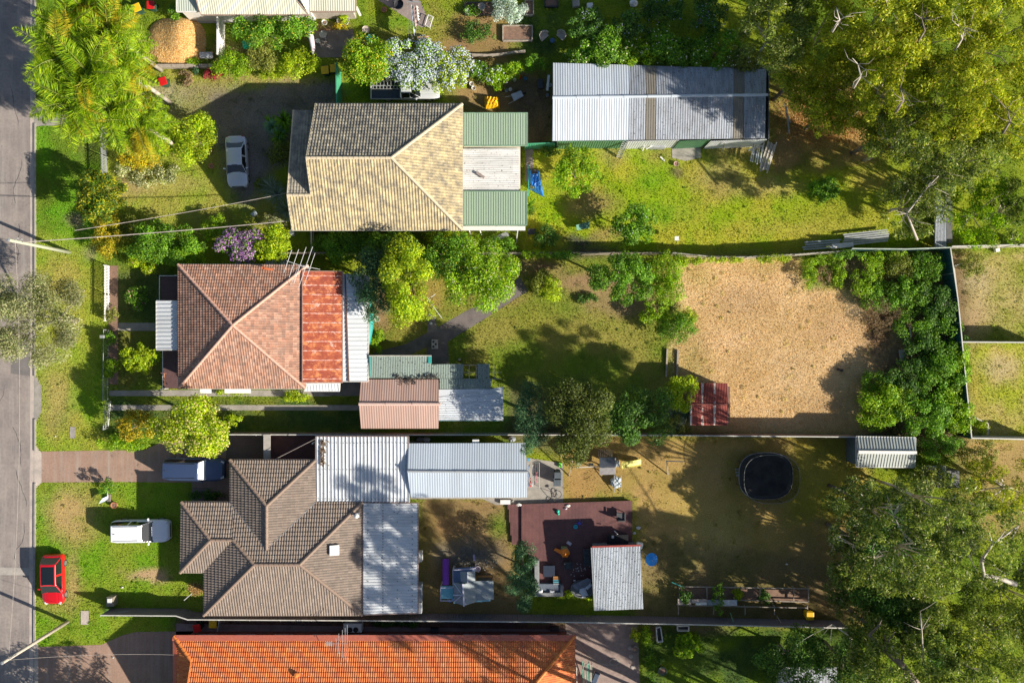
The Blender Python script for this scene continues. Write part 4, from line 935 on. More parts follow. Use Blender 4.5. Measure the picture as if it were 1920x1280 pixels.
gutter(h9, [nw, ne, se, sw], M('pink_gutter', (.55, .28, .22)))
walls(h9, [T(351, 1171), T(1073, 1171), T(1073, 1391), T(351, 1391)], e9, M('red_brick', (.36, .13, .09), (.28, .10, .07), 5, .9), .55)
c = G(558, 1262, 3.6); MB().lathe((c.x, c.y, 3.3), [(.14, 0), (.14, .55), (.2, .55), (.2, .7), (.02, .75)], 12).build('flue', OC, h9)

# --- pale roofed house on the north edge ---
h1 = thing('tin_roofed_house', 'pale green tin roofed house cut by the north edge of the picture', 'house', T(480, 0))
PG = metal_mat('pale_green_tin', (.60, .60, .48), (.42, .38, .30), .4, .6, .05, .8)
PG2 = metal_mat('grey_green_tin', (.48, .53, .46), (.40, .40, .34), .3, .6, .05, .8)
flatroof(h1, [G(377, 28, 2.8), G(579, 28, 2.8), G(555, 0, 3.3), G(520, -75, 4.7), G(400, -75, 4.7), G(368, 0, 3.3)], PG, ('corr', .19, 1, .03, 0), None, M('tan_trim', (.42, .3, .24)))
roofmesh(h1, 'roof', [[G(579, 28, 2.8), G(579, -75, 2.8), G(520, -75, 4.7)]], ('corr', .19, 1, .03, 0), PG, label='east hip')
flatroof(h1, [G(331, 22, 2.7), G(370, 22, 2.7), G(368, -60, 3.0), G(331, -60, 3.0)], PG2, ('corr', .19, 1, .03, 0), None, WHITE, name='porch_roof')
flatroof(h1, [G(581, 22, 2.6), G(667, 22, 2.6), G(667, -60, 3.0), G(581, -60, 3.0)], PG, ('corr', .19, 1, .03, 0), None, M('tan_trim', (.42, .3, .24)), name='rear_roof')
mb = MB(); mb.prism([tuple(T(x, y)[:2]) for x, y in ((358, 40), (592, 40), (592, -60), (358, -60))], 0, 2.7); mb.build('wall', WHITE, h1)
mb = MB(); mb.prism([tuple(T(x, y)[:2]) for x, y in ((592.5, 36), (668, 36), (668, -60), (592.5, -60))], 0, 2.5); mb.build('wall', M('pinkish_render', (.55, .48, .42)), h1, label='rear wall')

# --- small sheds ---
r12 = thing('rusty_shed', 'small gabled shed with rust red corrugated roof beside the straw yard', 'shed', G(1328, 757))
RS = metal_mat('red_rust_tin', (.26, .05, .035), (.15, .035, .03), .6, .8, 0, .8)
PS = metal_mat('zinc_strip', (.60, .52, .46), (.26, .07, .05), .3, .7, .1, .8, rust=(.26, .06, .045), rust_lo=.52, rust_hi=.56)
q = [(1297, 718), (1364, 718), (1364, 797), (1293, 797)]
rya = 758
for i, (x0, x1, m, lb) in enumerate(((1294, 1297.5, PS, 'pale zinc strip'), (1297.5, 1315, RS, 'rust red sheet'), (1315, 1319, PS, 'pale zinc strip'), (1319, 1338, RS, 'rust red sheet'), (1338, 1342, PS, 'pale zinc strip'), (1342, 1364, RS, 'rust red sheet'))):
    roofmesh(r12, 'roof_sheet', [[G(x0, 718, 2.2), G(x1, 718, 2.2), G(x1, rya, 2.6), G(x0, rya, 2.6)], [G(x0, rya, 2.6), G(x1, rya, 2.6), G(x1, 797, 2.2), G(x0, 797, 2.2)]], ('corr', .13, 1, .025, 0), m, label=lb)
mb = MB(); mb.prism([tuple(G(x, y)[:2]) for x, y in ((1299, 722), (1356, 722), (1356, 789), (1297, 789))], 0, 2.15); mb.build('wall', M('rust_wall', (.22, .10, .07), (.15, .08, .06)), r12)
mb = MB(); mb.bar(G(1294, 758, 2.65), G(1364, 758, 2.65), .12, .05); mb.build('ridge_capping', M('rust_cap', (.38, .10, .07)), r12)
r11 = thing('garden_shed', 'grey ribbed gabled garden shed with a white ridge against the brown fence', 'shed', G(1660, 847))
GS = metal_mat('grey_shed_tin', (.40, .43, .41), (.30, .32, .30), .3, .5, .1, .8)
c11 = [G(1606, 818, 2.3), G(1717, 820, 2.3), G(1716, 876, 2.3), G(1606, 875, 2.3)]; r_ = [G(1609, 847, 2.75), G(1718, 848, 2.75)]
roofmesh(r11, 'roof', [[c11[0], c11[1], r_[1], r_[0]], [c11[2], c11[3], r_[0], r_[1]]], ('rib', .24, 1, .04, 0), GS)
mb = MB(); mb.bar(r_[0]+Vector((0, 0, .09)), r_[1]+Vector((0, 0, .09)), .26, .05); mb.build('ridge_capping', WHITE, r11)
mb = MB()
for a, b in ((0, 1), (1, 2), (2, 3), (3, 0)): mb.bar(c11[a]-Vector((0, 0, .04)), c11[b]-Vector((0, 0, .04)), .07, .1)
mb.build('fascia', WHITE, r11)
mb = MB(); mb.prism([tuple(p[:2]) for p in inset([(p.x, p.y) for p in c11], .12)], 0, 2.25); mb.build('wall', M('slate_wall', (.13, .17, .18), (.1, .13, .14), 2, .6), r11)
r10 = thing('deck_shed', 'white corrugated shed with a red fascia on the corner of the red deck', 'shed', G(1158, 1083))
WC10 = metal_mat('grimy_white_tin', (.58, .62, .67), (.12, .11, .10), .4, .5, .15, .8, spots=.55)
q = [G(1110, 1026, 2.55), G(1201, 1023, 2.55), G(1206, 1141, 2.35), G(1116, 1144, 2.35)]
roofmesh(r10, 'roof', [q], ('rib', .13, 1, .035, 0), WC10)
mb = MB(); mb.bar(q[0]+Vector((0, .05, -.02)), q[1]+Vector((0, .05, -.02)), .14, .1); mb.build('fascia', M('red_fascia', (.34, .05, .035)), r10)
mb = MB(); mb.bar(q[0]+Vector((-.06, 0, -.03)), q[3]+Vector((-.06, 0, -.03)), .08, .12); mb.build('barge', GREYM, r10)
mb = MB(); mb.prism([tuple(p[:2]) for p in inset([(p.x, p.y) for p in q], .2)], 0, 2.2); mb.build('wall', M('blue_grey_wall', (.2, .24, .27)), r10)
for px, py, wx, wy, lb in ((1764, 405, 21, 118, 'narrow white tin roofed shed under the tall gum trees in the north-east corner'), (1752, 890, 44, 34, 'grey tin roofed shed half hidden by foliage behind the garden shed'), (1515, 1275, 110, 50, 'pale tin roofed shed under trees at the south-east edge')):
    r = thing('hidden_shed', lb, 'shed', G(px, py)); z = 1.1 if px == 1764 else 2.3
    roofmesh(r, 'roof', [[G(px-wx/2, py-wy/2, z), G(px+wx/2, py-wy/2, z), G(px+wx/2, py+wy/2, z+.15), G(px-wx/2, py+wy/2, z+.15)]], ('corr', .12, 1, .02, 0), MSH2)
    mb = MB(); mb.prism([tuple(G(px+a*wx/2*.9, py+b*wy/2*.9)[:2]) for a, b in ((-1, -1), (1, -1), (1, 1), (-1, 1))], 0, z-.1); mb.build('wall', M('dark_grey_wall', (.12, .12, .12)), r)

# ---------------- fences ----------------
COLB = M('brown_colorbond', (.33, .24, .19), (.28, .20, .16), 1.5, .5); COLG = M('grey_colorbond', (.25, .21, .23), (.21, .18, .20), 1.5, .5); COLT = M('teal_colorbond', (.05, .16, .17), (.04, .13, .14), 1.5, .5)
CAPW = M('pale_fence_cap', (.62, .60, .55), (.5, .48, .44), 3, .5)
def fence(name, label, top, h, kind, mat, capm=None, group=None, post=2.4, postm=None):
    """top: picture points along the top rail"""
    P_ = [G(x, y, h) for x, y in top]; c = P_[0]; root = thing(name, label, 'fence', (c.x, c.y, 0), group)
    for a, b in zip(P_[:-1], P_[1:]):
        a0 = Vector((a.x, a.y, 0)); b0 = Vector((b.x, b.y, 0)); d = b0-a0; Ln = d.length; d.normalize(); nrm = Vector((-d.y, d.x, 0))
        if kind == 'colorbond':
            sheetwall(root, a0, b0, h-.04, mat, 'panel')
            MB().bar(a+Vector((0, 0, -.01)), b+Vector((0, 0, -.01)), .085, .07).build('top_rail', capm or mat, root)
        elif kind == 'paling' or kind == 'picket':
            mb = MB(); st = .11 if kind == 'paling' else .13; wd = .1 if kind == 'paling' else .07; n = int(Ln/st); rnd = random.Random(int(a.x*10))
            for i in range(n):
                p = a0+d*(i+.5)*st; hh = h-rnd.uniform(0, .05 if kind == 'paling' else .01); mb.box((p.x, p.y, hh/2), (wd, .018, hh), math.atan2(d.y, d.x))
            mb.build('pickets' if kind == 'picket' else 'palings', mat, root)
            mb = MB(); mb.bar(a0+nrm*.04+Vector((0, 0, h-.12)), b0+nrm*.04+Vector((0, 0, h-.12)), .04, .08); mb.bar(a0+nrm*.04+Vector((0, 0, .3)), b0+nrm*.04+Vector((0, 0, .3)), .04, .08)
            if capm: mb.bar(a+Vector((0, 0, .02)), b+Vector((0, 0, .02)), .1, .04)
            mb.build('rail', capm or mat, root)
        else:
            mb = MB(); mb.tube([a, b], .022, 6); mb.tube([a0+Vector((0, 0, .1)), b0+Vector((0, 0, .1))], .015, 5); 
            n = int(Ln/.12)
            for i in range(n): p = a0+d*i*.12; mb.tube([p+Vector((0, 0, .1)), p+Vector((0, 0, h))], .004, 3, False)
            for z in (.35, .6, .85):
                if z < h: mb.tube([a0+Vector((0, 0, z)), b0+Vector((0, 0, z))], .004, 3, False)
            mb.build('wire_mesh', mat, root)
        n = max(1, round(Ln/post))
        for i in range(n+1):
            p = a0+d*Ln*i/n+nrm*(.045 if kind == 'colorbond' else -.04 if kind != 'wire' else 0)*(-1 if kind == 'colorbond' else 1)
            MB().box((p.x, p.y, h/2), (.06, .05, h), math.atan2(d.y, d.x)).build('post', postm or capm or mat, root)
    return root
fence('picket_fence', 'low white tin picket fence along the terracotta house front garden', [(195, 497), (195, 552), (195, 601)], .95, 'picket', WHITE)
fence('wire_fence', 'low wire and pipe fence south of the front path of the terracotta house', [(194, 618), (193, 722), (193, 750)], .9, 'wire', GREYM)
fence('wire_gate', 'pipe framed wire gate standing at the wheel tracks', [(198, 754), (193, 805)], .95, 'wire', GREYM)
fence('picket_fence', 'grey steel picket fence beneath the palms of the gravel drive', [(187, 235), (189, 290), (190, 335)], 1.1, 'picket', GREYM)
fence('brown_fence', 'long brown sheet fence between the terracotta house and brown tiled house lots', [(425, 814.5), (700, 815), (965, 815), (1260, 816), (1607, 819)], 1.8, 'colorbond', COLB, CAPW)
fence('grey_fence', 'long dark grey sheet fence between the brown and orange tiled houses', [(188, 1153), (330, 1154), (352, 1161), (700, 1163), (1070, 1166), (1330, 1171), (1590, 1177)], 1.8, 'colorbond', COLG, CAPW)
fence('timber_fence', 'weathered timber paling fence curving behind the straw yard', [(1262, 474), (1330, 481), (1400, 482), (1490, 477), (1590, 470)], 1.6, 'paling', WOODW)
fence('timber_fence', 'old timber paling fence south of the cream tiled house', [(528, 474), (700, 474), (980, 474), (1262, 474)], 1.5, 'paling', WOOD)
fence('green_fence', 'pale green sheet fence at the north-east corner of the ivy yard', [(1598, 466), (1700, 467), (1782, 464)], 1.8, 'colorbond', COLT, M('pale_green_cap', (.5, .58, .5)))
fence('teal_fence', 'dark teal sheet fence running down the east side of the ivy yard', [(1782, 464), (1796, 560), (1805, 650), (1822, 822)], 1.8, 'colorbond', COLT, CAPW)
fence('timber_fence', 'upper timber fence across the small eastern lawns', [(1785, 462), (1960, 458)], 1.8, 'paling', WOODW, CAPW)
fence('timber_fence', 'middle pale timber fence between the two small eastern lawns', [(1803, 641), (1970, 642)], 1.8, 'paling', WOODW, CAPW)
fence('timber_fence', 'lower timber fence south of the small eastern lawns', [(1822, 821), (1960, 824)], 1.8, 'paling', WOODW, CAPW)
fence('white_fence', 'white painted sheet fence running south from the pale green roofed house', [(407, 30), (407, 101)], 1.8, 'colorbond', WHITE, WHITE)
fence('green_gate', 'tall green sheet side gate between the hedge and the cream tiled house', [(630, 117), (631, 195)], 2.0, 'colorbond', M('bright_green_sheet', (.07, .36, .20), (.06, .30, .17), 2, .5))
fence('green_fence', 'short green sheet fence joining the long shed to the cream tiled house', [(985, 270), (1040, 268)], 1.8, 'colorbond', M('bright_green_sheet', (.07, .36, .20)))
fence('white_side_fence', 'short white picket gate south of the cream tiled house', [(582, 432), (583, 471)], 1.2, 'picket', WHITE)
fence('driveway_gate', 'grey timber slat gate across the dark side passage by the carport', [(494, 816), (494, 863)], 1.9, 'paling', M('grey_slats', (.42, .38, .35), (.34, .31, .28), 3, .8))
mb = MB(); mb.slab([G(494, 814, 1.9), G(507, 814, 1.9), G(507, 864, 1.9), G(494, 864, 1.9)], .06); single(mb, 'gate_canopy', M('grey_slats', (.42, .38, .35)), 'narrow grey timber slat canopy over the side passage gate', 'canopy')
mb = MB()
for i in range(4): mb.bar(G(297+i*26, 125, .2), G(322+i*26, 125, .2), .3, .4)
single(mb, 'retaining_wall', WOOD, 'grey timber sleeper wall below the wood chip heap', 'wall')
mb = MB()
pts = [G(x, y, .25) for x, y in ((885, 104), (915, 105), (940, 103), (965, 99), (985, 97))]
for a, b in zip(pts[:-1], pts[1:]): mb.bar(a, b, .18, .35)
single(mb, 'log_edge', WOOD, 'rough log edging north of the flowering vine hedge', 'log edging')
for lb, z in (('west', 0),):
    mb = MB()
    for x, y0_, y1_ in ((1251, 654, 706), (1271, 656, 712)): mb.bar(G(x, y0_, .12), G(x-2, y1_, .12), .14, .2)
    single(mb, 'bed_edging', WOOD, 'pair of weathered timber sleepers edging a bare strip west of the rusty shed', 'edging')
# ---------------- palms ----------------
PL = [(205, 62, 8.8, 3.3, 'northernmost tall palm by the wood chip heap', .35), (128, 60, 8.2, 3.3, 'palm leaning out over the road in the north-west corner', .12), (118, 110, 8.8, 3.5, 'green palm nearest the kerb', .12),
 (168, 138, 9.4, 3.6, 'dense green palm in the middle of the cluster', .08), (228, 128, 8.6, 3.0, 'shorter palm with a pale trunk east of the cluster', .2), (140, 195, 9.0, 3.6, 'palm on the south-west side of the cluster', .08),
 (205, 205, 8.6, 3.6, 'southern palm above the grey picket fence', .15), (262, 232, 8.0, 3.2, 'south-eastern palm with yellowing fronds beside the gravel', .35), (160, 20, 8.4, 3.0, 'palm at the north edge of the picture', .2)]
for i, (x, y, h, f, lb, gd) in enumerate(PL): palm(x, y, h, f, lb, 40+i, gd)
YF = ([((.75, .55, .05), 1)], .05); WF = ([((.66, .70, .84), 4), ((.48, .54, .74), 3)], .065); PF = ([((.50, .22, .55), 3), ((.62, .36, .60), 2), ((.35, .12, .50), 2)], .07); BF = ([((.45, .45, .75), 1)], .05)
PK = ([((.7, .3, .35), 1)], .05); CRF = ([((.78, .72, .55), 1)], .07)
# name, x, y, rx, ry, height, palette, label, extras
V = [
 # front of the cream house
 ('frangipani_bush', 366, 262, 40, 44, 2.8, 'lime', 'bright lime bush at the edge of the gravel drive by the silver sedan', dict(dens=70, clump=.3)),
 ('shrub', 262, 298, 40, 20, 1.6, 'gold', 'golden yellow shrub under the southern palms', {}),
 ('shrub', 315, 268, 26, 22, 1.6, 'bright', 'small green bush between the golden shrub and the lime bush', {}),
 ('ground_cover', 285, 325, 62, 22, .6, 'var', 'low cream variegated ground cover south of the golden shrub', dict(dens=90, clump=.22, ls=(.07, .05))),
 ('conifer_bush', 192, 368, 44, 50, 4.0, [((.12, .22, .02), 5), ((.50, .46, .015), 3), ((.06, .12, .015), 3)], 'upright spiky yellow green conifer inside the front fence', dict(ls=(.17, .045), clump=.22, dens=85)),
 ('shrub', 210, 440, 32, 40, 2.2, 'amber', 'amber tinged shrub south of the spiky conifer', {}),
 ('shrub', 245, 425, 24, 22, 1.6, 'moss', 'dull mossy shrub beside the amber shrub', {}),
 ('hedge_shrub', 315, 455, 68, 36, 3.2, 'green', 'broad green shrub crossed by the overhead cable', dict(dens=75)),
 ('shrub', 275, 488, 32, 26, 2.2, 'lime', 'bright shrub at the corner of the picket fence garden', dict(fl=PK, flden=.004)),
 ('shrub', 345, 478, 38, 22, 2.2, 'bright', 'bright low shrub against the terracotta house roof', {}),
 ('shrub', 405, 428, 24, 24, 2.0, 'bright', 'small bright bush on the boundary west of the purple flowers', {}),
 ('flowering_tree', 455, 462, 46, 28, 3.0, 'green', 'purple flowering bush next to the terracotta house', dict(fl=PF, flden=.45)),
 ('shrub', 510, 455, 36, 36, 3.0, 'lime', 'yellow green bush beside the purple flowering bush', dict(dens=75)),
 ('shrub', 518, 415, 22, 15, 1.2, 'pale', 'pale dry looking shrub at the corner of the cream house', dict(ls=(.14, .03))),
 ('shrub', 488, 345, 10, 10, .7, 'moss', 'tiny yellowish shrub by the bonnet of the silver sedan', {}),
 # terracotta house front garden
 ('rose_bush', 258, 557, 22, 22, 1.5, 'green', 'dark rose bush north of the front path', dict(fl=PK, flden=.02, clump=.25, gap=.1)),
 ('shrub', 211, 590, 12, 14, 1.1, 'olive', 'olive shrub inside the picket fence by the front path', {}),
 ('shrub', 208, 634, 12, 13, 1.2, 'green', 'red flowered shrub inside the wire fence just south of the path', dict(fl=PK, flden=.02)),
 ('shrub', 210, 687, 13, 22, 1.4, 'bright', 'bright dense shrub inside the wire fence', dict(dens=90)),
 ('topiary_ball', 260, 672, 29, 27, 2.6, 'lime', 'clipped bright yellow green ball tree on the front lawn', dict(dens=110, clump=.2, ls=(.08, .06))),
 ('shrub', 290, 670, 14, 14, 1.8, 'bright', 'soft green shrub touching the clipped ball tree', {}),
 ('leafy_tree', 364, 802, 72, 50, 6.0, 'lime', 'large yellow green tree overhanging the dark four wheel drive', dict(dens=70, fl=([((.75, .60, .25), 1)], .07), flden=.10)),
 ('shrub', 258, 797, 36, 28, 3.0, 'amber', 'amber and green shrub west of the large yellow green tree', dict(fl=YF, flden=.1)),
 ('shrub', 235, 828, 48, 15, 1.4, 'bright', 'low spreading shrub along the north edge of the brown driveway', {}),
 ('shrub', 436, 788, 16, 12, 1.5, 'lime', 'small bright shrub at the east foot of the large yellow green tree', {}),
 ('shrub', 437, 736, 30, 5, .6, 'lime', 'narrow lime shrub under the white window awning', {}), ('shrub', 553, 742, 28, 10, .9, 'lime', 'bright green shrub against the south wall of the terracotta house', {}),
 ('shrub', 205, 912, 16, 14, 1.8, 'green', 'leafy shrub on the front lawn beside the brown driveway', dict(gap=.2)),
 # along the gravel drive
 ('shrub', 436, 125, 36, 26, 2.2, 'bright', 'bright green hedge shrub next to the red leaved plant', {}), ('shrub', 492, 112, 30, 30, 2.2, 'olive', 'olive leaved hedge shrub between two bright ones', {}),
 ('shrub', 562, 124, 42, 26, 2.2, 'lime', 'lime green hedge shrub beside the yellow lidded bins', {}), ('shrub', 515, 135, 26, 16, 1.5, 'lime', 'low yellow green shrub on the north side of the gravel drive', {}),
 ('citrus_tree', 503, 56, 74, 30, 3.4, 'green', 'dark glossy tree along the south wall of the pale green roofed house', dict(fl=YF, flden=.02, dens=70)),
 ('shrub', 365, 115, 12, 7, .7, 'bright', 'tiny green plant beside the timber sleeper wall', {}), ('shrub', 368, 133, 7, 6, .7, 'blue', 'tiny blue green plant below the timber sleeper wall', {}),
 ('red_cordyline', 402, 140, 18, 11, 1.0, 'red', 'dark red leaved plant below the timber sleeper wall', dict(ls=(.16, .03))),
 ('shrub', 350, 148, 14, 16, .6, 'brown', 'withered brown plant below the timber sleeper wall', dict(gap=.3)),
 ('shrub', 330, 25, 14, 14, 1.4, 'green', 'green bush at the west corner of the pale green roofed house', {}), ('shrub', 655, 12, 14, 14, 1.2, 'green', 'green bush at the east corner of the pale green roofed house', {}),
 ('shrub', 610, 25, 22, 6, .6, 'bright', 'strip of bright plants along the rear of the pale green roofed house', {}), ('potted_shrub', 645, 36, 10, 10, 1.0, 'lime', 'bushy plant in the large round pot', {}),
 ('shrub', 638, 50, 16, 6, .6, 'gold', 'orange tinged plants below the large round pot', {}),
 ('lemon_tree', 688, 112, 48, 44, 3.6, 'bright', 'lemon tree speckled with yellow fruit beside the white flowering bush', dict(fl=YF, flden=.06, dens=75)),
 ('plumbago_bush', 772, 118, 58, 44, 3.2, 'bright', 'large bush covered in white flowers over the silver utility', dict(fl=WF, flden=.42, dens=75)), ('plumbago_bush', 842, 130, 44, 40, 3.0, 'lime', 'eastern part of the white flowering bush with fewer blooms', dict(fl=WF, flden=.24, dens=75)),
 ('vine_hedge', 893, 132, 20, 18, 1.9, 'green', 'westernmost clump of the vine hedge, dotted with pale flowers', dict(fl=WF, flden=.05)), ('vine_hedge', 925, 143, 26, 18, 1.9, 'bright', 'bright clump of the vine hedge above the yellow tarpaulin', dict(fl=WF, flden=.04)),
 ('vine_hedge', 962, 133, 24, 14, 1.9, 'bright', 'middle clump of the vine hedge', {}), ('vine_hedge', 1000, 122, 24, 16, 1.9, 'green', 'eastern clump of the vine hedge near the long shed', {}), ('vine_hedge', 935, 158, 12, 14, 1.3, 'bright', 'drooping end of the vine hedge over the yellow tarpaulin', {}),
 ('silver_bush', 955, 20, 32, 28, 2.2, 'silver', 'round silver leaved bush between timber garden beds', dict(dens=90)), ('vegetable_plants', 897, 62, 30, 22, 1.0, 'dark', 'dark leafy vegetables in the sunken garden bed', {}),
 ('shrub', 885, 20, 14, 10, .8, 'green', 'green plants in the northern garden bed', {}),
]
for i, (x, y, rx, ry, h, pal, lb) in enumerate((
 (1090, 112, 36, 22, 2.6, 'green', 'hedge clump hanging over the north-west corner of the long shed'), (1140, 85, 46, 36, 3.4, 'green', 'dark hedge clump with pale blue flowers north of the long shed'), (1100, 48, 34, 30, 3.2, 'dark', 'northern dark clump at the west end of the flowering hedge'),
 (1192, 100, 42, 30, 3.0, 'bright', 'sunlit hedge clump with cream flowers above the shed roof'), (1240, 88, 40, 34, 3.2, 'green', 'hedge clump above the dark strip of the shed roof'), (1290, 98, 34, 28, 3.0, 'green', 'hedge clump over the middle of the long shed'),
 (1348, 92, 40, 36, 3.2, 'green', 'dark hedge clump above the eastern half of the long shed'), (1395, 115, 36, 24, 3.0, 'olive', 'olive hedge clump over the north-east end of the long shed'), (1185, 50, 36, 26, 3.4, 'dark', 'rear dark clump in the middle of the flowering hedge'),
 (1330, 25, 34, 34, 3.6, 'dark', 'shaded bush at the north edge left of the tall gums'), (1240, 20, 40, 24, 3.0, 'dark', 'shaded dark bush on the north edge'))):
    V.append(('flowering_hedge', x, y, rx, ry, h, pal, lb, dict(fl=BF if pal == 'dark' else CRF, flden=.012, dens=70)))
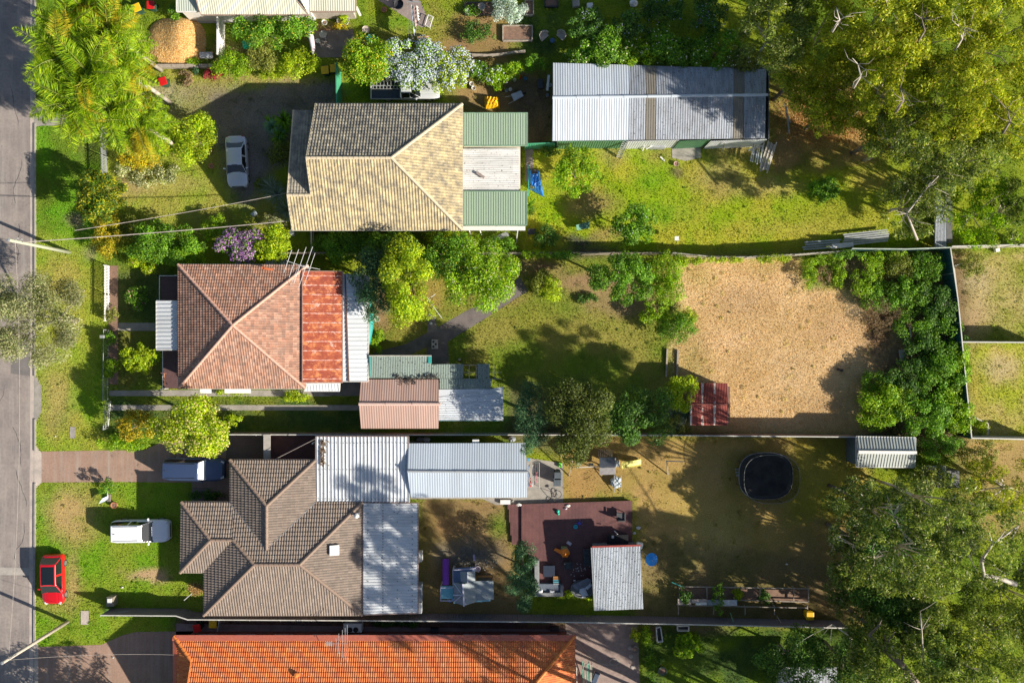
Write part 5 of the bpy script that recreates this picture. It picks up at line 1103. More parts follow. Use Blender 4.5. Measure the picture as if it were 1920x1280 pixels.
V += [
 # north yard
 ('citrus_tree', 1080, 323, 40, 44, 3.2, 'bright', 'round citrus tree south of the green shed wall', dict(dens=70)), ('citrus_tree', 1188, 424, 38, 34, 3.2, 'green', 'bushy citrus tree next to the timber fence', dict(dens=65, fl=([((.5, .5, .6), 1)], .05), flden=.01)),
 ('small_tree', 1543, 354, 27, 26, 2.6, 'green', 'small dark round tree alone on the north lawn', dict(dens=80)), ('shrub', 1022, 446, 22, 22, 1.8, 'dark', 'dark shrub by the barbecue against the fence', {}),
 ('shrub', 1035, 278, 22, 14, 1.2, 'dark', 'dark low shrub against the green shed wall', {}), ('shrub', 1003, 348, 12, 10, .9, 'pale', 'pale leafy plant over the end of the blue tarpaulin', dict(gap=.3)),
 # between the cream and terracotta houses
 ('shrub', 612, 455, 26, 22, 2.0, 'green', 'small light green shrub by the white picket gate', {}), ('shrub', 650, 464, 42, 30, 2.6, 'green', 'dark shrub south of the middle of the cream house', {}), ('shrub', 700, 460, 40, 26, 2.8, 'green', 'dark shrub squeezed between cream house and timber fence', {}), ('shrub', 750, 450, 34, 18, 2.6, 'green', 'green shrub under the eave of the cream house', {}),
 ('shrub', 830, 442, 32, 14, 2.2, 'lime', 'yellow green shrub under the eave near the lean-to', {}), ('shrub', 875, 452, 24, 18, 2.0, 'bright', 'bright shrub at the south-east corner of the cream house', {}), ('shrub', 935, 462, 34, 18, 2.0, 'green', 'green shrub beside the leaning grey board', {}),
 ('leafy_tree', 705, 530, 40, 60, 4.6, 'blue', 'bluish dark tree just east of the white ribbed awning', {}), ('leafy_tree', 735, 482, 50, 38, 4.4, 'dark', 'dark tree top above the timber fence east of the terracotta house', {}),
 ('leafy_tree', 767, 525, 46, 78, 6.2, 'lime', 'tall vivid yellow green tree behind the terracotta house', dict(dens=75, clump=.3)),
 ('leafy_tree', 845, 482, 52, 46, 5.0, 'green', 'green tree between the vivid tree and the pale speckled tree', dict(fl=YF, flden=.01)), ('leafy_tree', 895, 520, 68, 62, 5.4, 'bright', 'broad light green speckled tree over the garden path', dict(fl=([((.6, .5, .45), 1)], .05), flden=.03, dens=70)),
 ('shrub', 706, 640, 15, 24, 1.8, 'bright', 'bright bush between the white awning and the green shed', {}),
 ('shrub', 1012, 530, 26, 26, 1.6, 'moss', 'reddish mossy part of the shrub east of the garden path', {}), ('shrub', 1030, 540, 24, 24, 1.7, 'lime', 'bright lime shrub on the lawn east of the garden path', {}),
 ('ball_tree', 1165, 520, 56, 46, 5.0, 'green', 'dense round tree at the centre of the middle yards', dict(dens=80, clump=.22)),
 ('vine_mound', 1250, 500, 40, 30, 2.2, 'bright', 'vine mound at the north-west corner of the straw yard', {}), ('vine_mound', 1250, 545, 30, 34, 2.4, 'bright', 'vine mound on the west edge of the straw yard', {}), ('vine_mound', 1228, 585, 26, 22, 2.0, 'bright', 'leafy vine mound southwest of the round tree', {}),
 ('shrub', 1268, 612, 36, 28, 2.4, 'green', 'dark bottomed bush at the southwest corner of the vine mounds', {}), ('shrub', 1292, 592, 14, 14, 1.6, 'lime', 'small bright tuft at the edge of the straw yard', {}), 
 ('shrub', 1100, 560, 20, 10, .5, 'dark', 'low shaded plants south of the fence by the round tree', {}),
 # ivy yard
 ('ivy_mound', 1516, 510, 14, 30, 1.6, 'bright', 'ivy on the west side of the buried grey heap', {}), ('ivy_mound', 1572, 505, 13, 34, 1.8, 'bright', 'ivy on the east side of the buried grey heap', {}), ('ivy_mound', 1543, 486, 26, 11, 1.4, 'bright', 'ivy along the fence above the buried grey heap', {}), ('twig_heap', 1544, 515, 16, 20, 1.0, 'brown', 'grey brown twig heap ringed with ivy', dict(gap=.2, ls=(.1, .015))),
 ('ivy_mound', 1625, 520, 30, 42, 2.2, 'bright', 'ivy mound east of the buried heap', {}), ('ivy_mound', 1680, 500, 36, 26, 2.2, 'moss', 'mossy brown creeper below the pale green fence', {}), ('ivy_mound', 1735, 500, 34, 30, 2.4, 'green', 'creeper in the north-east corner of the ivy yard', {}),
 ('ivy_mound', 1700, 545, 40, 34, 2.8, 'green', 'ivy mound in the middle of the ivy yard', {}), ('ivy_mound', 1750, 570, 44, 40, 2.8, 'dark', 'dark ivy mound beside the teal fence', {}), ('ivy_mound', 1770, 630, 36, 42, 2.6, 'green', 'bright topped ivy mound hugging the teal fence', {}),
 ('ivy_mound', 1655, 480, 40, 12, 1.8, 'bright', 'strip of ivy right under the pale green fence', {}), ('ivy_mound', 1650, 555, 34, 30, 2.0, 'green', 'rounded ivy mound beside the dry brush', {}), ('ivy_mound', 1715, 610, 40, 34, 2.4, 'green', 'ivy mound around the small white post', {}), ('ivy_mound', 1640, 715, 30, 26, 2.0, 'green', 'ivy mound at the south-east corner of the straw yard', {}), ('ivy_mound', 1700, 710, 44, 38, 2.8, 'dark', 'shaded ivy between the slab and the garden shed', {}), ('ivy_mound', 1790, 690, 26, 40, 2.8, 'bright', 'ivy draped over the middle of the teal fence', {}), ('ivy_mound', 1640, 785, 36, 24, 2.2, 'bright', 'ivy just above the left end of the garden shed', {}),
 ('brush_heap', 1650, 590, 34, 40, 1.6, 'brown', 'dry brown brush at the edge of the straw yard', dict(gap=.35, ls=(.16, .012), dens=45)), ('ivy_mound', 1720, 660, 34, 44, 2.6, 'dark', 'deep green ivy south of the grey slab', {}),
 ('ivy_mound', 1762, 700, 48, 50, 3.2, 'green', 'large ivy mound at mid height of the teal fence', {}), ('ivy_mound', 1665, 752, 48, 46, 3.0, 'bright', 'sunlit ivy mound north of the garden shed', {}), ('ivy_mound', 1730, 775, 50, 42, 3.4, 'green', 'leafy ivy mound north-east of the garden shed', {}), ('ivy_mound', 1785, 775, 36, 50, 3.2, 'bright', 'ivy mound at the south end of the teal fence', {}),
 ('shrub', 1757, 835, 46, 26, 2.3, 'green', 'bush spilling past the east end of the garden shed', {}), ('shrub', 1830, 848, 40, 24, 2.4, 'moss', 'sparse brownish bush south of the small eastern lawns', dict(gap=.2)), ('shrub', 1825, 495, 26, 22, 1.8, 'olive', 'shrub at the north-west corner of the upper eastern lawn', {}), ('shrub', 1838, 797, 12, 12, 1.2, 'lime', 'small bright plant in the corner of the lower eastern lawn', {}),
 # behind the grey tin extension
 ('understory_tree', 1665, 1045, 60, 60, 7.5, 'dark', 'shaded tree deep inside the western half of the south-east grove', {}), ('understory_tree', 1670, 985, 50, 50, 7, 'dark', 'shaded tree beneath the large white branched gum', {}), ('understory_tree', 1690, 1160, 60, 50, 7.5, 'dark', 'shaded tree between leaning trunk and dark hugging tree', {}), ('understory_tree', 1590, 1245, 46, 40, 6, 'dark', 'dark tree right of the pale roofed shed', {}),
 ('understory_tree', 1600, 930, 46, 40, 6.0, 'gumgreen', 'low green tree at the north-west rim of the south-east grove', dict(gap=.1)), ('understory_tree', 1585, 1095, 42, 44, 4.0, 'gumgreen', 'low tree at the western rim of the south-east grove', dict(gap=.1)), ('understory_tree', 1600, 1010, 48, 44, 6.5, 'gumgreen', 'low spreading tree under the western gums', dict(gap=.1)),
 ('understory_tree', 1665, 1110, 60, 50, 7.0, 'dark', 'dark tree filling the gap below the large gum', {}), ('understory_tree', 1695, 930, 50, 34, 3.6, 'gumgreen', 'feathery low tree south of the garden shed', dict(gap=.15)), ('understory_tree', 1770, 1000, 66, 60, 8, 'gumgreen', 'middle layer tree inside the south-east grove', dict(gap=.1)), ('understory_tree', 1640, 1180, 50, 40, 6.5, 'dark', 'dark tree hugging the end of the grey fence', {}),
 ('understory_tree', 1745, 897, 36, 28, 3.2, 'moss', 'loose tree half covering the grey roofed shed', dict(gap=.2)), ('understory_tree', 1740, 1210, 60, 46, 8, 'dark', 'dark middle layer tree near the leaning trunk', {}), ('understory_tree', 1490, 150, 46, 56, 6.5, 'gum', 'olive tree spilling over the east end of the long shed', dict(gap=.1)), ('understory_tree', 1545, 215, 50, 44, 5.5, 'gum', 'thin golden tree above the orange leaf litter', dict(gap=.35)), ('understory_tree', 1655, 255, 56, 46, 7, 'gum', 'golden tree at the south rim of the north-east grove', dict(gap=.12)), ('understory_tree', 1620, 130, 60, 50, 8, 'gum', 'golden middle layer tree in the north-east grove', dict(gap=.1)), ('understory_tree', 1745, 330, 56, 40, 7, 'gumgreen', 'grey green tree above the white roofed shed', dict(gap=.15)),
 ('conifer_tree', 1000, 785, 32, 62, 6.0, 'blue', 'bluish green conifer at the east end of the blue-grey tin roof', dict(ls=(.14, .035))), ('dense_tree', 1085, 785, 62, 74, 7.6, [((.11, .15, .025), 5), ((.18, .21, .035), 3), ((.06, .09, .02), 4)], 'big brownish green tree in the middle of the brown fence', dict(dens=75)), ('dense_tree', 1200, 780, 58, 56, 5.6, 'dark', 'dark tangled tree right of the big brownish tree', dict(dens=60)),
 ('small_tree', 1279, 737, 34, 32, 4.2, 'lime', 'bright lime tree overlapping the rusty shed roof', dict(dens=70)), ('shrub', 1262, 795, 26, 20, 2.0, 'olive', 'sparse shrub below the lime tree at the fence', dict(gap=.2)),
 ('conifer_hedge', 980, 1072, 27, 58, 3.4, 'blue', 'dark conifer hedge on the west side of the red deck', dict(ls=(.12, .035), dens=90)), ('shrub', 1068, 1112, 8, 8, .8, 'lime', 'tiny bright plant between the two daybeds', {}), ('shrub', 1105, 1118, 8, 7, .7, 'lime', 'tiny bright plant tucked against the deck shed', {}),
 ('garden_plant', 1283, 1115, 12, 16, 1.3, 'dark', 'leafy plant at the west end of the timber garden bed', dict(gap=.25)), ('garden_plant', 1345, 1120, 12, 26, 1.8, 'green', 'tall leafy plant growing over the white bench of the garden bed', dict(gap=.2)), ('garden_plant', 1383, 1114, 10, 10, .9, 'lime', 'bright small plant in the timber garden bed', {}), ('garden_plant', 1432, 1118, 11, 14, .9, 'dark', 'dark small plant in the eastern half of the garden bed', {}),
 ('shrub', 1287, 1208, 26, 22, 1.6, 'bright', 'large leaved bush on the shaded lawn south of the grey fence', dict(ls=(.14, .11), clump=.3, dens=40)), ('hedge', 1212, 1190, 9, 26, 1.1, 'bright', 'north half of the clipped hedge beside the brick paving', {}), ('hedge', 1220, 1248, 9, 36, 1.1, 'green', 'south half of the clipped hedge beside the brick paving', {}),
 ('shrub', 1190, 1190, 9, 12, .8, 'lime', 'little yellow green shrub west of the clipped hedge', {}), ('shrub', 1236, 1238, 9, 9, .7, 'dark', 'dark potted looking shrub east of the clipped hedge', {}), ('dense_tree', 1485, 1235, 66, 56, 5.0, 'dark', 'dark leafy tree in the shade at the south edge', {}), ('shrub', 1100, 1158, 6, 3, .4, 'lime', 'tiny bright weed at the foot of the grey fence', {}),
 ('shrub', 740, 1166, 50, 7, .8, 'dark', 'strappy dark border plants between grey fence and orange roof', dict(ls=(.16, .03))),
 # nature strip tree
 ('street_gum', 78, 598, 96, 78, 7.5, 'pale', 'thin grey green gum tree leaning over the road', dict(gap=.0, dens=105, ls=(.12, .038), hang=.5, clump=.24)),
]
for i, (x, y, rx, ry, h, pal, lb) in enumerate(((1300, 488, 26, 7, 1.8, 'lime', 'western tuft of creeper along the curved paling fence'), (1360, 487, 34, 6, 1.7, 'lime', 'creeper strip along the curved paling fence'), (1440, 485, 44, 6, 1.6, 'lime', 'long creeper strip on the fence above the straw yard'),
 (1000, 477, 26, 8, 1.7, 'bright', 'creeper at the west end of the timber fence by the path'), (1055, 479, 32, 7, 1.7, 'green', 'shaded creeper on the timber fence south of the barbecue'), (1590, 478, 30, 7, 1.7, 'green', 'creeper between timber fence and pale green fence'))):
    V.append(('fence_creeper', x, y, rx, ry, h, pal, lb, dict(gz=h-.35, depth=.5)))
for v in V:
    nm, x, y, rx, ry, h, pal, lb, kw = v
    low = h < 2.5
    kw = dict(kw)
    kw.setdefault('dens', 75 if low else 62); kw.setdefault('ls', (.075, .05) if low else (.10, .065))
    if nm in ('ivy_mound', 'vine_mound', 'flowering_hedge', 'vine_hedge', 'dense_tree'): kw.setdefault('clump', .26)
    ct = 'tree' if 'tree' in nm or 'gum' in nm else ('hedge' if 'hedge' in nm else 'vine' if nm in ('ivy_mound', 'vine_mound', 'fence_creeper') else 'plant' if 'plant' in nm or 'cover' in nm else 'brush' if 'heap' in nm else 'shrub')
    if nm == 'ivy_mound': kw.setdefault('gap', .16); h *= .78
    if h < 2.5: kw.setdefault('gz', h*.42); kw.setdefault('depth', h*.56)
    tree(nm, x, y, rx, ry, h, pal, lb, cat=ct, limbs=3 if low else 6, **kw)
strappy('yucca', 528, 245, 34, 1.8, 240, 'green', 'dark green yucca clump against the porch roof of the cream house', heads=5, wid=.06)
strappy('yucca', 516, 240, 26, 1.7, 160, [((.18, .34, .22), 1)], 'blue green yucca heads in front of the dark yucca clump', heads=3, wid=.055, seed=5)
tree('shrub', 525, 285, 26, 22, 1.4, 'moss', 'dark shrub between the yuccas and the strappy clump', cat='shrub')
strappy('flax_clump', 520, 372, 42, 1.5, 420, [((.17, .24, .17), 4), ((.34, .42, .34), 2)], 'large strappy flax clump with white flower tips beside the cream house', heads=5, wid=.03)
strappy('flax_clump', 1275, 775, 46, 1.6, 260, [((.14, .20, .15), 4), ((.25, .30, .22), 2)], 'dark strappy clump between the lime tree and the tangled dark tree', heads=4, wid=.03)
strappy('cordyline', 993, 382, 16, 1.2, 50, 'green', 'spiky little cordyline at the corner of the south green lean-to', wid=.03)
strappy('cordyline', 994, 396, 12, 1.0, 40, 'dark', 'dark spiky plant below the little cordyline', wid=.03)

# ---------------- the tall gum trees ----------------
GUMS = [
 (1448, 55, 66, 76, 11, 'gumgreen', 'shaded grey green gum nearest the long shed'), (1530, 70, 80, 84, 10, 'gum', 'olive gold gum at the north edge east of the hedge'), (1640, 50, 90, 80, 14, 'gum', 'gum tree on the north edge with grey bare twigs'),
 (1755, 60, 90, 84, 14, 'gum', 'golden gum on the north edge left of the corner'), (1870, 70, 84, 90, 14, 'gum', 'golden gum in the north-east corner of the picture'), (1560, 185, 80, 62, 8, 'gum', 'thin gum above the orange leaf litter'),
 (1665, 165, 86, 76, 13, 'gum', 'gum in the middle of the north-east grove'), (1780, 190, 88, 80, 14, 'gum', 'dense yellow gum in the east of the grove'), (1885, 210, 70, 84, 13, 'gum', 'yellow green gum on the east edge'),
 (1690, 262, 76, 62, 12, 'gumgreen', 'gum on the southern rim of the grove'), (1800, 300, 84, 62, 12, 'gumgreen', 'greener gum on the southern rim near the east edge'), (1705, 385, 58, 62, 9, 'gumgreen', 'drooping gum with bare branches at the end of the north lawn'),
 (1840, 400, 70, 64, 8, 'bright', 'bright green tree east of the white roofed shed'), (1900, 400, 50, 60, 9, 'gumgreen', 'grey green tree on the east edge above the timber fence'),
 (1640, 960, 62, 50, 14, 'gumgreen', 'gum closest to the trampoline in the south-east grove'), (1735, 940, 76, 66, 16, 'gumgreen', 'feathery pale gum over the grey roofed shed'), (1600, 1045, 48, 74, 8, 'gumgreen', 'gum at the west tip of the south-east grove'),
 (1700, 1040, 84, 76, 15, 'gumgreen', 'large gum with white branches in the south-east grove'), (1805, 1000, 84, 80, 16, 'gumgreen', 'large gum in the centre right of the south-east grove'), (1885, 1110, 76, 84, 9.5, 'gumgreen', 'gum on the east edge low in the picture'),
 (1640, 1150, 66, 56, 8.5, 'gumgreen', 'gum overhanging the east end of the grey fence'), (1745, 1140, 84, 76, 9.5, 'gumgreen', 'gum with a thick leaning trunk below the grove centre'), (1850, 1200, 90, 80, 9.5, 'gumgreen', 'gum in the south-east corner of the picture'), (1690, 1235, 84, 60, 12, 'gumgreen', 'gum on the south edge beside the pale roofed shed'),
 (1590, 1220, 44, 50, 9, 'gumgreen', 'slender gum left on the south edge next to the dark tree'), (1860, 905, 62, 50, 4.5, 'gum', 'thin brownish gum at the top of the south-east grove'), (1780, 1260, 60, 50, 13, 'gumgreen', 'gum touching the south edge right of the fallen trunk')]
def gbase(x, y, h):
    c = G(x, y, h-3); return (c.x+(2.6 if y > 700 else 1.2), c.y-(.8 if y > 700 else -.5))
for i, (x, y, rx, ry, h, pal, lb) in enumerate(GUMS):
    tree('gum_tree', x, y, rx, ry, h, pal, lb, group='tall gums east of the yards', depth=(4.2 if y > 700 else 3.4), dens=64, ls=(.17, .052), clump=.19, gap=0 if x < 1480 and y < 100 else .5 if (x, y) in ((1735, 940), (1805, 1000), (1700, 1040)) else .2 if y < 300 else .32, hang=.7, limbs=9, bark=BARKP, trad=.11, nc=None, base=gbase(x, y, h))
BEY = ['tree %s beyond the %s edge shading %s' % t for t in (('nearest the orange house', 'south', 'its roof'), ('behind the brick paving', 'south', 'the orange roof'), ('behind the clipped hedge', 'south', 'the play house'), ('behind the shaded lawn', 'south', 'the red deck'), ('behind the dark leafy tree', 'south', 'the deck shed'), ('set back behind the brick paving', 'south', 'the paving'), ('behind the slender gum', 'south', 'the shaded lawn'), ('behind the fallen trunk', 'south', 'the gum grove'), ('close to the orange gable', 'south', 'the lower driveway'), ('over the lower driveway', 'south', 'the road'), ('next to the road', 'south', 'the kerb'), ('far behind the orange gable', 'south', 'the lower driveway'), ('level with the grey fence', 'east', 'the south-east grove'), ('level with the long shed', 'east', 'the north-east grove'), ('outside the south-east corner', 'east', 'the grove floor'))]
# trees beyond the picture that shade the yards
for i, (tx, ty, r, h) in enumerate(((1165, 1312, 52, 15.5), (1230, 1305, 62, 15.5), (1340, 1335, 68, 15), (1440, 1345, 66, 15), (1540, 1375, 66, 15), (1200, 1420, 60, 13), (1640, 1370, 70, 13), (1750, 1400, 80, 14), (320, 1345, 50, 6.5), (225, 1345, 50, 6.5), (140, 1345, 50, 5.5), (430, 1450, 60, 9), (2010, 1120, 80, 15), (2050, 300, 80, 13), (2010, 1310, 70, 12))):
    p = T(tx, ty, h-2.5); k = S/(1-(h-2.5)/H); 
    tree('gum_tree', 960+p.x*k, 640-p.y*k, r*1.2, r*1.1, h, 'gumgreen', BEY[i], group='trees beyond the picture', depth=2.4, dens=40, ls=(.16, .055), clump=.24, gap=(.4 if tx > 1800 else .2), limbs=6, trad=.12)
for i, (tx, ty, r, h, bx, by) in enumerate(((1275, 1200, 50, 18, 1300, 1330), (1212, 1240, 48, 17, 1220, 1340), (1350, 1215, 50, 18, 1370, 1330), (1440, 1250, 50, 17, 1450, 1340), (1300, 1163, 46, 19.5, 1330, 1340))):
    z_ = h-2.5; p = T(tx, ty, z_); k = S/(1-z_/H); b_ = T(bx, by)
    tree('gum_tree', 960+p.x*k, 640-p.y*k, r*1.2, r*1.1, h, 'gumgreen', ['leaning gum beyond the south edge shading the patio roof', 'leaning gum beyond the south edge closest to the brick paving', 'leaning gum beyond the south edge shading the play house lawn', 'leaning gum beyond the south edge shading the deck', 'tallest leaning gum beyond the south edge'][i], group='trees beyond the picture', depth=2.4, dens=45, ls=(.16, .055), clump=.24, gap=.12, limbs=6, trad=.2, base=(b_.x, b_.y))
# bare limbs and fallen trunks of the south-east grove
def limb(pts, r, label, seed=0, tw=6, pale=True):
    mb = MB(); P_ = [G(*p) for p in pts]; n = len(P_); mb.tube(P_, [r*(1-.7*i/(n-1)) for i in range(n)], 7)
    rnd = random.Random(seed)
    for i in range(tw):
        a = P_[rnd.randrange(1, n)]; d = Vector((rnd.uniform(-1, 1), rnd.uniform(-1, 1), rnd.uniform(-.1, .6))); mb.tube([a, a+d*.8, a+d*1.4+Vector((rnd.uniform(-.4, .4), rnd.uniform(-.4, .4), .2))], [r*.3, r*.2, r*.08], 5)
    return single(mb, 'bare_limb', BARKP if pale else BARK, label, 'branch', smooth=True)
limb([(1720, 1285, 8.5), (1690, 1245, 8.6), (1655, 1215, 8.7), (1630, 1190, 8.9)], .34, 'thick leaning grey trunk rising from the south edge', 1, 5, False)
limb([(1905, 1095, 9.3), (1880, 1085, 9.4), (1845, 1078, 9.6), (1840, 1050, 10), (1860, 1020, 10.4), (1910, 985, 10.8)], .2, 'bare pale forked limb at the east edge of the grove', 2, 8)
limb([(1715, 1020, 12.4), (1690, 995, 12.8), (1675, 965, 13)], .1, 'white branch showing through the top of the large gum', 3, 9)
limb([(1640, 1060, 10.2), (1655, 1040, 10.8), (1640, 1045, 11)], .08, 'small white branch fan left in the south-east grove', 4, 9)
limb([(1732, 1245, 9.5), (1728, 1180, 10.3), (1725, 1145, 10.8)], .08, 'thin bare branch hanging above the leaning trunk', 5, 6)
limb([(1570, 1005, 8.0), (1600, 1020, 8.2), (1565, 1010, 8.3)], .05, 'bare twigs at the western rim of the grove', 6, 6)
limb([(1720, 450, 7.5), (1700, 400, 8), (1740, 350, 8.6), (1760, 330, 9)], .1, 'bare brown branches beside the white roofed shed', 7, 14)
limb([(1590, 1190, 8), (1560, 1170, 8.5), (1525, 1188, 8.6)], .05, 'bare twig reaching over the grey fence end', 8, 3)
for i, (x, y) in enumerate(((1650, 30), (1720, 80), (1560, 60), (1680, 210), (1790, 95), (1880, 250), (1600, 165))):
    limb([(x, y, 12.3), (x+14, y-22, 13), (x+8, y-45, 13.6)], .1, ['bare grey fork on the north edge of the grove', 'bare grey fork in the middle north of the grove', 'bare twigs in the olive gold gum', 'bare branch above the orange leaf litter', 'bare fork in the golden gum', 'white limb near the east edge of the grove', 'short bare branch in the thin gum'][i], 20+i, 8, i % 2 == 0)
# ---------------- vehicles ----------------
def paint(name, c, metal=.3):
    m, t, b = newmat(name); b.inputs['Base Color'].default_value = (*c, 1); b.inputs['Metallic'].default_value = metal; b.inputs['Roughness'].default_value = .32
    b.inputs['Coat Weight'].default_value = 1; b.inputs['Coat Roughness'].default_value = .06; return m
CARGL = M('car_glass', (.012, .016, .02), (.01, .013, .018), 1, .06, spec=.9); TYRE = M('tyre', (.03, .03, .03), (.02, .02, .02), 8, .9); RIMM = M('alloy', (.55, .56, .58), (.45, .46, .48), 8, .3, metal=.8)
BLKP = M('black_plastic', (.03, .03, .033), (.02, .02, .022), 8, .6); LAMPM = M('lamp_lens', (.70, .72, .74), (.5, .52, .55), 9, .1); REDL = M('tail_lens', (.40, .01, .01), (.3, .01, .01), 9, .2)
def car(name, label, px, py, rz, Ln, Wd, Ht, col, kind, metal=.3, cat='car', sunroof=False, group='vehicles parked in the gardens', roofc=None):
    """px,py: picture centre at mid height; nose towards local +x"""
    c = G(px, py, .7); root = thing(name, label, cat, (c.x, c.y, 0), group)
    pm = paint(name+'_paint', col, metal)
    hood = {'sedan': .92, 'hatch': .95, 'suv': 1.05, '4x4': 1.12, 'ute': 1.02}[kind]; tail = {'sedan': 1.02, 'hatch': .9, 'suv': .98, '4x4': 1.05, 'ute': .9}[kind]
    L2 = Ln/2; W2 = Wd/2
    ws0, ws1 = {'sedan': (.22, .07), 'hatch': (.24, .05), 'suv': (.22, .08), '4x4': (.20, .12), 'ute': (.20, .07)}[kind]  # windscreen base/top as fraction of length from centre
    rs1, rs0 = {'sedan': (-.20, -.36), 'hatch': (-.34, -.455), 'suv': (-.42, -.475), '4x4': (-.455, -.48), 'ute': (-.075, -.09)}[kind]
    nx, ny = 110, 44
    def hw(x):
        t = abs(x)/L2; k = 1-.23*max(0, (t-.72)/.28)**2.2 if x > 0 else 1-.17*max(0, (t-.78)/.22)**2.2; return W2*k
    cabx0 = rs0*Ln; cabx1 = ws0*Ln
    def surf(x, y):
        t = x/L2; ay = abs(y)/hw(x)
        b = hood-.16*max(0, (t-.25)/.75)**1.6 if x > cabx1 else tail if x < cabx0 else hood+(tail-hood)*(cabx1-x)/(cabx1-cabx0)
        if t > .93: b -= 4.5*(t-.93)**1.3
        if t < -.95: b -= 5.0*(-.95-t)**1.3
        b -= .09*ay**4+.03*ay**2
        if x > cabx1 and .52 < ay < .60: b -= .012
        best = b; typ = 'body'
        slopes = [((cabx1-x)/max(.01, (ws0-ws1)*Ln)*(Ht-hood)+hood, 'windscreen'), ((x-cabx0)/max(.01, (rs1-rs0)*Ln)*(Ht-tail)+tail, 'rear_window'), ((hw(x)*.93-abs(y))/(W2*.21)*(Ht-.97)+.95, 'side')]
        roof = Ht-.05*(y/W2)**2-.05*((x-(ws1+rs1)/2*Ln)/(Ln*.35))**2; slopes.append((roof, 'roof'))
        if kind == 'ute' and x < cabx0: return b, 'body'
        z, ty = min(slopes)
        if z > b+.015:
            zs = sorted(slopes); mar = zs[1][0]-zs[0][0]
            typ = ty
            if ty != 'roof' and (mar < .07 or z > Ht-.085 and ty != 'windscreen' or z > Ht-.07): typ = 'pillar'
            if ty == 'side':
                if z < b+.05: typ = 'pillar'
                fx = (x-cabx0)/(cabx1-cabx0)
                if abs(fx-.48) < .025: typ = 'pillar'
            if sunroof and ty == 'roof' and abs(y) < W2*.62 and x > rs1*Ln+.12: typ = 'sunroof'
            best = z
        return best, typ
    xs = [-L2+Ln*i/nx for i in range(nx+1)]; grid = []
    parts = {}
    P = [[None]*(ny+1) for _ in range(nx+1)]; 
    for i, x in enumerate(xs):
        for j in range(ny+1):
            tt = -1+2*j/ny; y = hw(x)*math.sin(tt*math.pi/2)*.35+hw(x)*tt*.65; P[i][j] = (x, y, surf(x, y)[0])
    if kind == 'ute': cut = next(i for i, x in enumerate(xs) if x >= cabx0-.02)
    else: cut = 0
    for i in range(cut, nx):
        for j in range(ny):
            q = (P[i][j], P[i+1][j], P[i+1][j+1], P[i][j+1]); mx = sum(a[0] for a in q)/4; my = sum(a[1] for a in q)/4; ty = surf(mx, my)[1]
            if ty in ('pillar', 'roof'): ty = 'body' if not (roofc and ty == 'roof') else 'roof'
            if ty == 'side': ty = 'side_window_l' if my > 0 else 'side_window_r'
            parts.setdefault(ty, []).append(q)
    # skirts
    sk = parts.setdefault('body', [])
    zb = .30
    for i in range(cut, nx):
        for j, s in ((0, 1), (ny, -1)):
            a = P[i][j]; b = P[i+1][j]; lv = [1, .62, .3, 0]
            for k in range(3):
                def pt(p, f): return (p[0], p[1]*(1+.012*math.sin(f*3.14)), zb+(p[2]-zb)*f)
                q = (pt(a, lv[k+1]), pt(b, lv[k+1]), pt(b, lv[k]), pt(a, lv[k])); sk.append(q if s == 1 else q[::-1])
    for i, s in ((cut, -1), (nx, 1)):
        for j in range(ny):
            a = P[i][j]; b = P[i][j+1]; q = (a, b, (b[0], b[1], zb), (a[0], a[1], zb)); sk.append(q if s == -1 else q[::-1])
    names = {'body': ('body', pm), 'windscreen': ('windscreen', CARGL), 'rear_window': ('rear_window', CARGL), 'side_window_l': ('side_window', CARGL), 'side_window_r': ('side_window', CARGL), 'sunroof': ('sunroof', CARGL), 'roof': ('roof_panel', roofc or pm)}
    for ty, qs in parts.items():
        idx = {}; vs = []; fs = []
        for q in qs:
            f = []
            for p in q:
                k = (round(p[0], 4), round(p[1], 4), round(p[2], 4))
                if k not in idx: idx[k] = len(vs); vs.append((p[0]+root.location.x, p[1]+root.location.y, p[2]))
                f.append(idx[k])
            if len(set(f)) == 4: fs.append(f)
            elif len(set(f)) == 3: fs.append(list(dict.fromkeys(f)))
        mb = MB(); mb.add(vs, fs); mb.build(names[ty][0], names[ty][1], root, smooth=True)
    X = lambda x, y, z: Vector((root.location.x+x, root.location.y+y, z))
    for x in (L2*.66, -L2*.62):
        for s in (1, -1):
            r = .33 if kind not in ('4x4', 'ute') else .38
            mb = MB(); c0 = X(x, s*(W2-.21), r); c1 = X(x, s*(W2+.015), r); mb.tube([c0, c1-Vector((0, s*.03, 0)), c1], [r, r, r*.9], 20)
            w_ = mb.build('wheel', TYRE, root); mb = MB(); mb.tube([c1-Vector((0, s*.02, 0)), c1+Vector((0, s*.012, 0))], [r*.64, r*.6], 14); mb.build('rim', RIMM, w_)
    for s in (1, -1):
        xm = ws0*Ln-.30; mb = MB(); mb.box(X(xm, s*(W2+.10), 1.02), (.13, .22, .14), rz=s*.15); mb.build('mirror', pm, root, bevel=.03)
        mb = MB(); mb.box(X(L2*.93, s*W2*.60, hood-.24), (.26, .34, .08), rot=Matrix.Rotation(R(-s*24), 3, 'Z')@Matrix.Rotation(R(18), 3, 'Y')); mb.build('headlight', LAMPM, root, bevel=.02)
        if kind != 'ute': mb = MB(); mb.box(X(-L2*.955, s*W2*.70, tail-.13), (.16, .22, .12), rot=Matrix.Rotation(R(s*16), 3, 'Z')); mb.build('tail_light', REDL, root, bevel=.02)
    mb = MB(); mb.box(X(L2*.985, 0, .56), (.08, Wd*.62, .18)); mb.build('grille', BLKP, root)
    mb = MB(); mb.box(X(-L2*.2 if kind != 'ute' else .2, 0, .32), (Ln*.75 if kind != 'ute' else Ln*.5, Wd*.86, .12)); mb.build('underbody', BLKP, root)
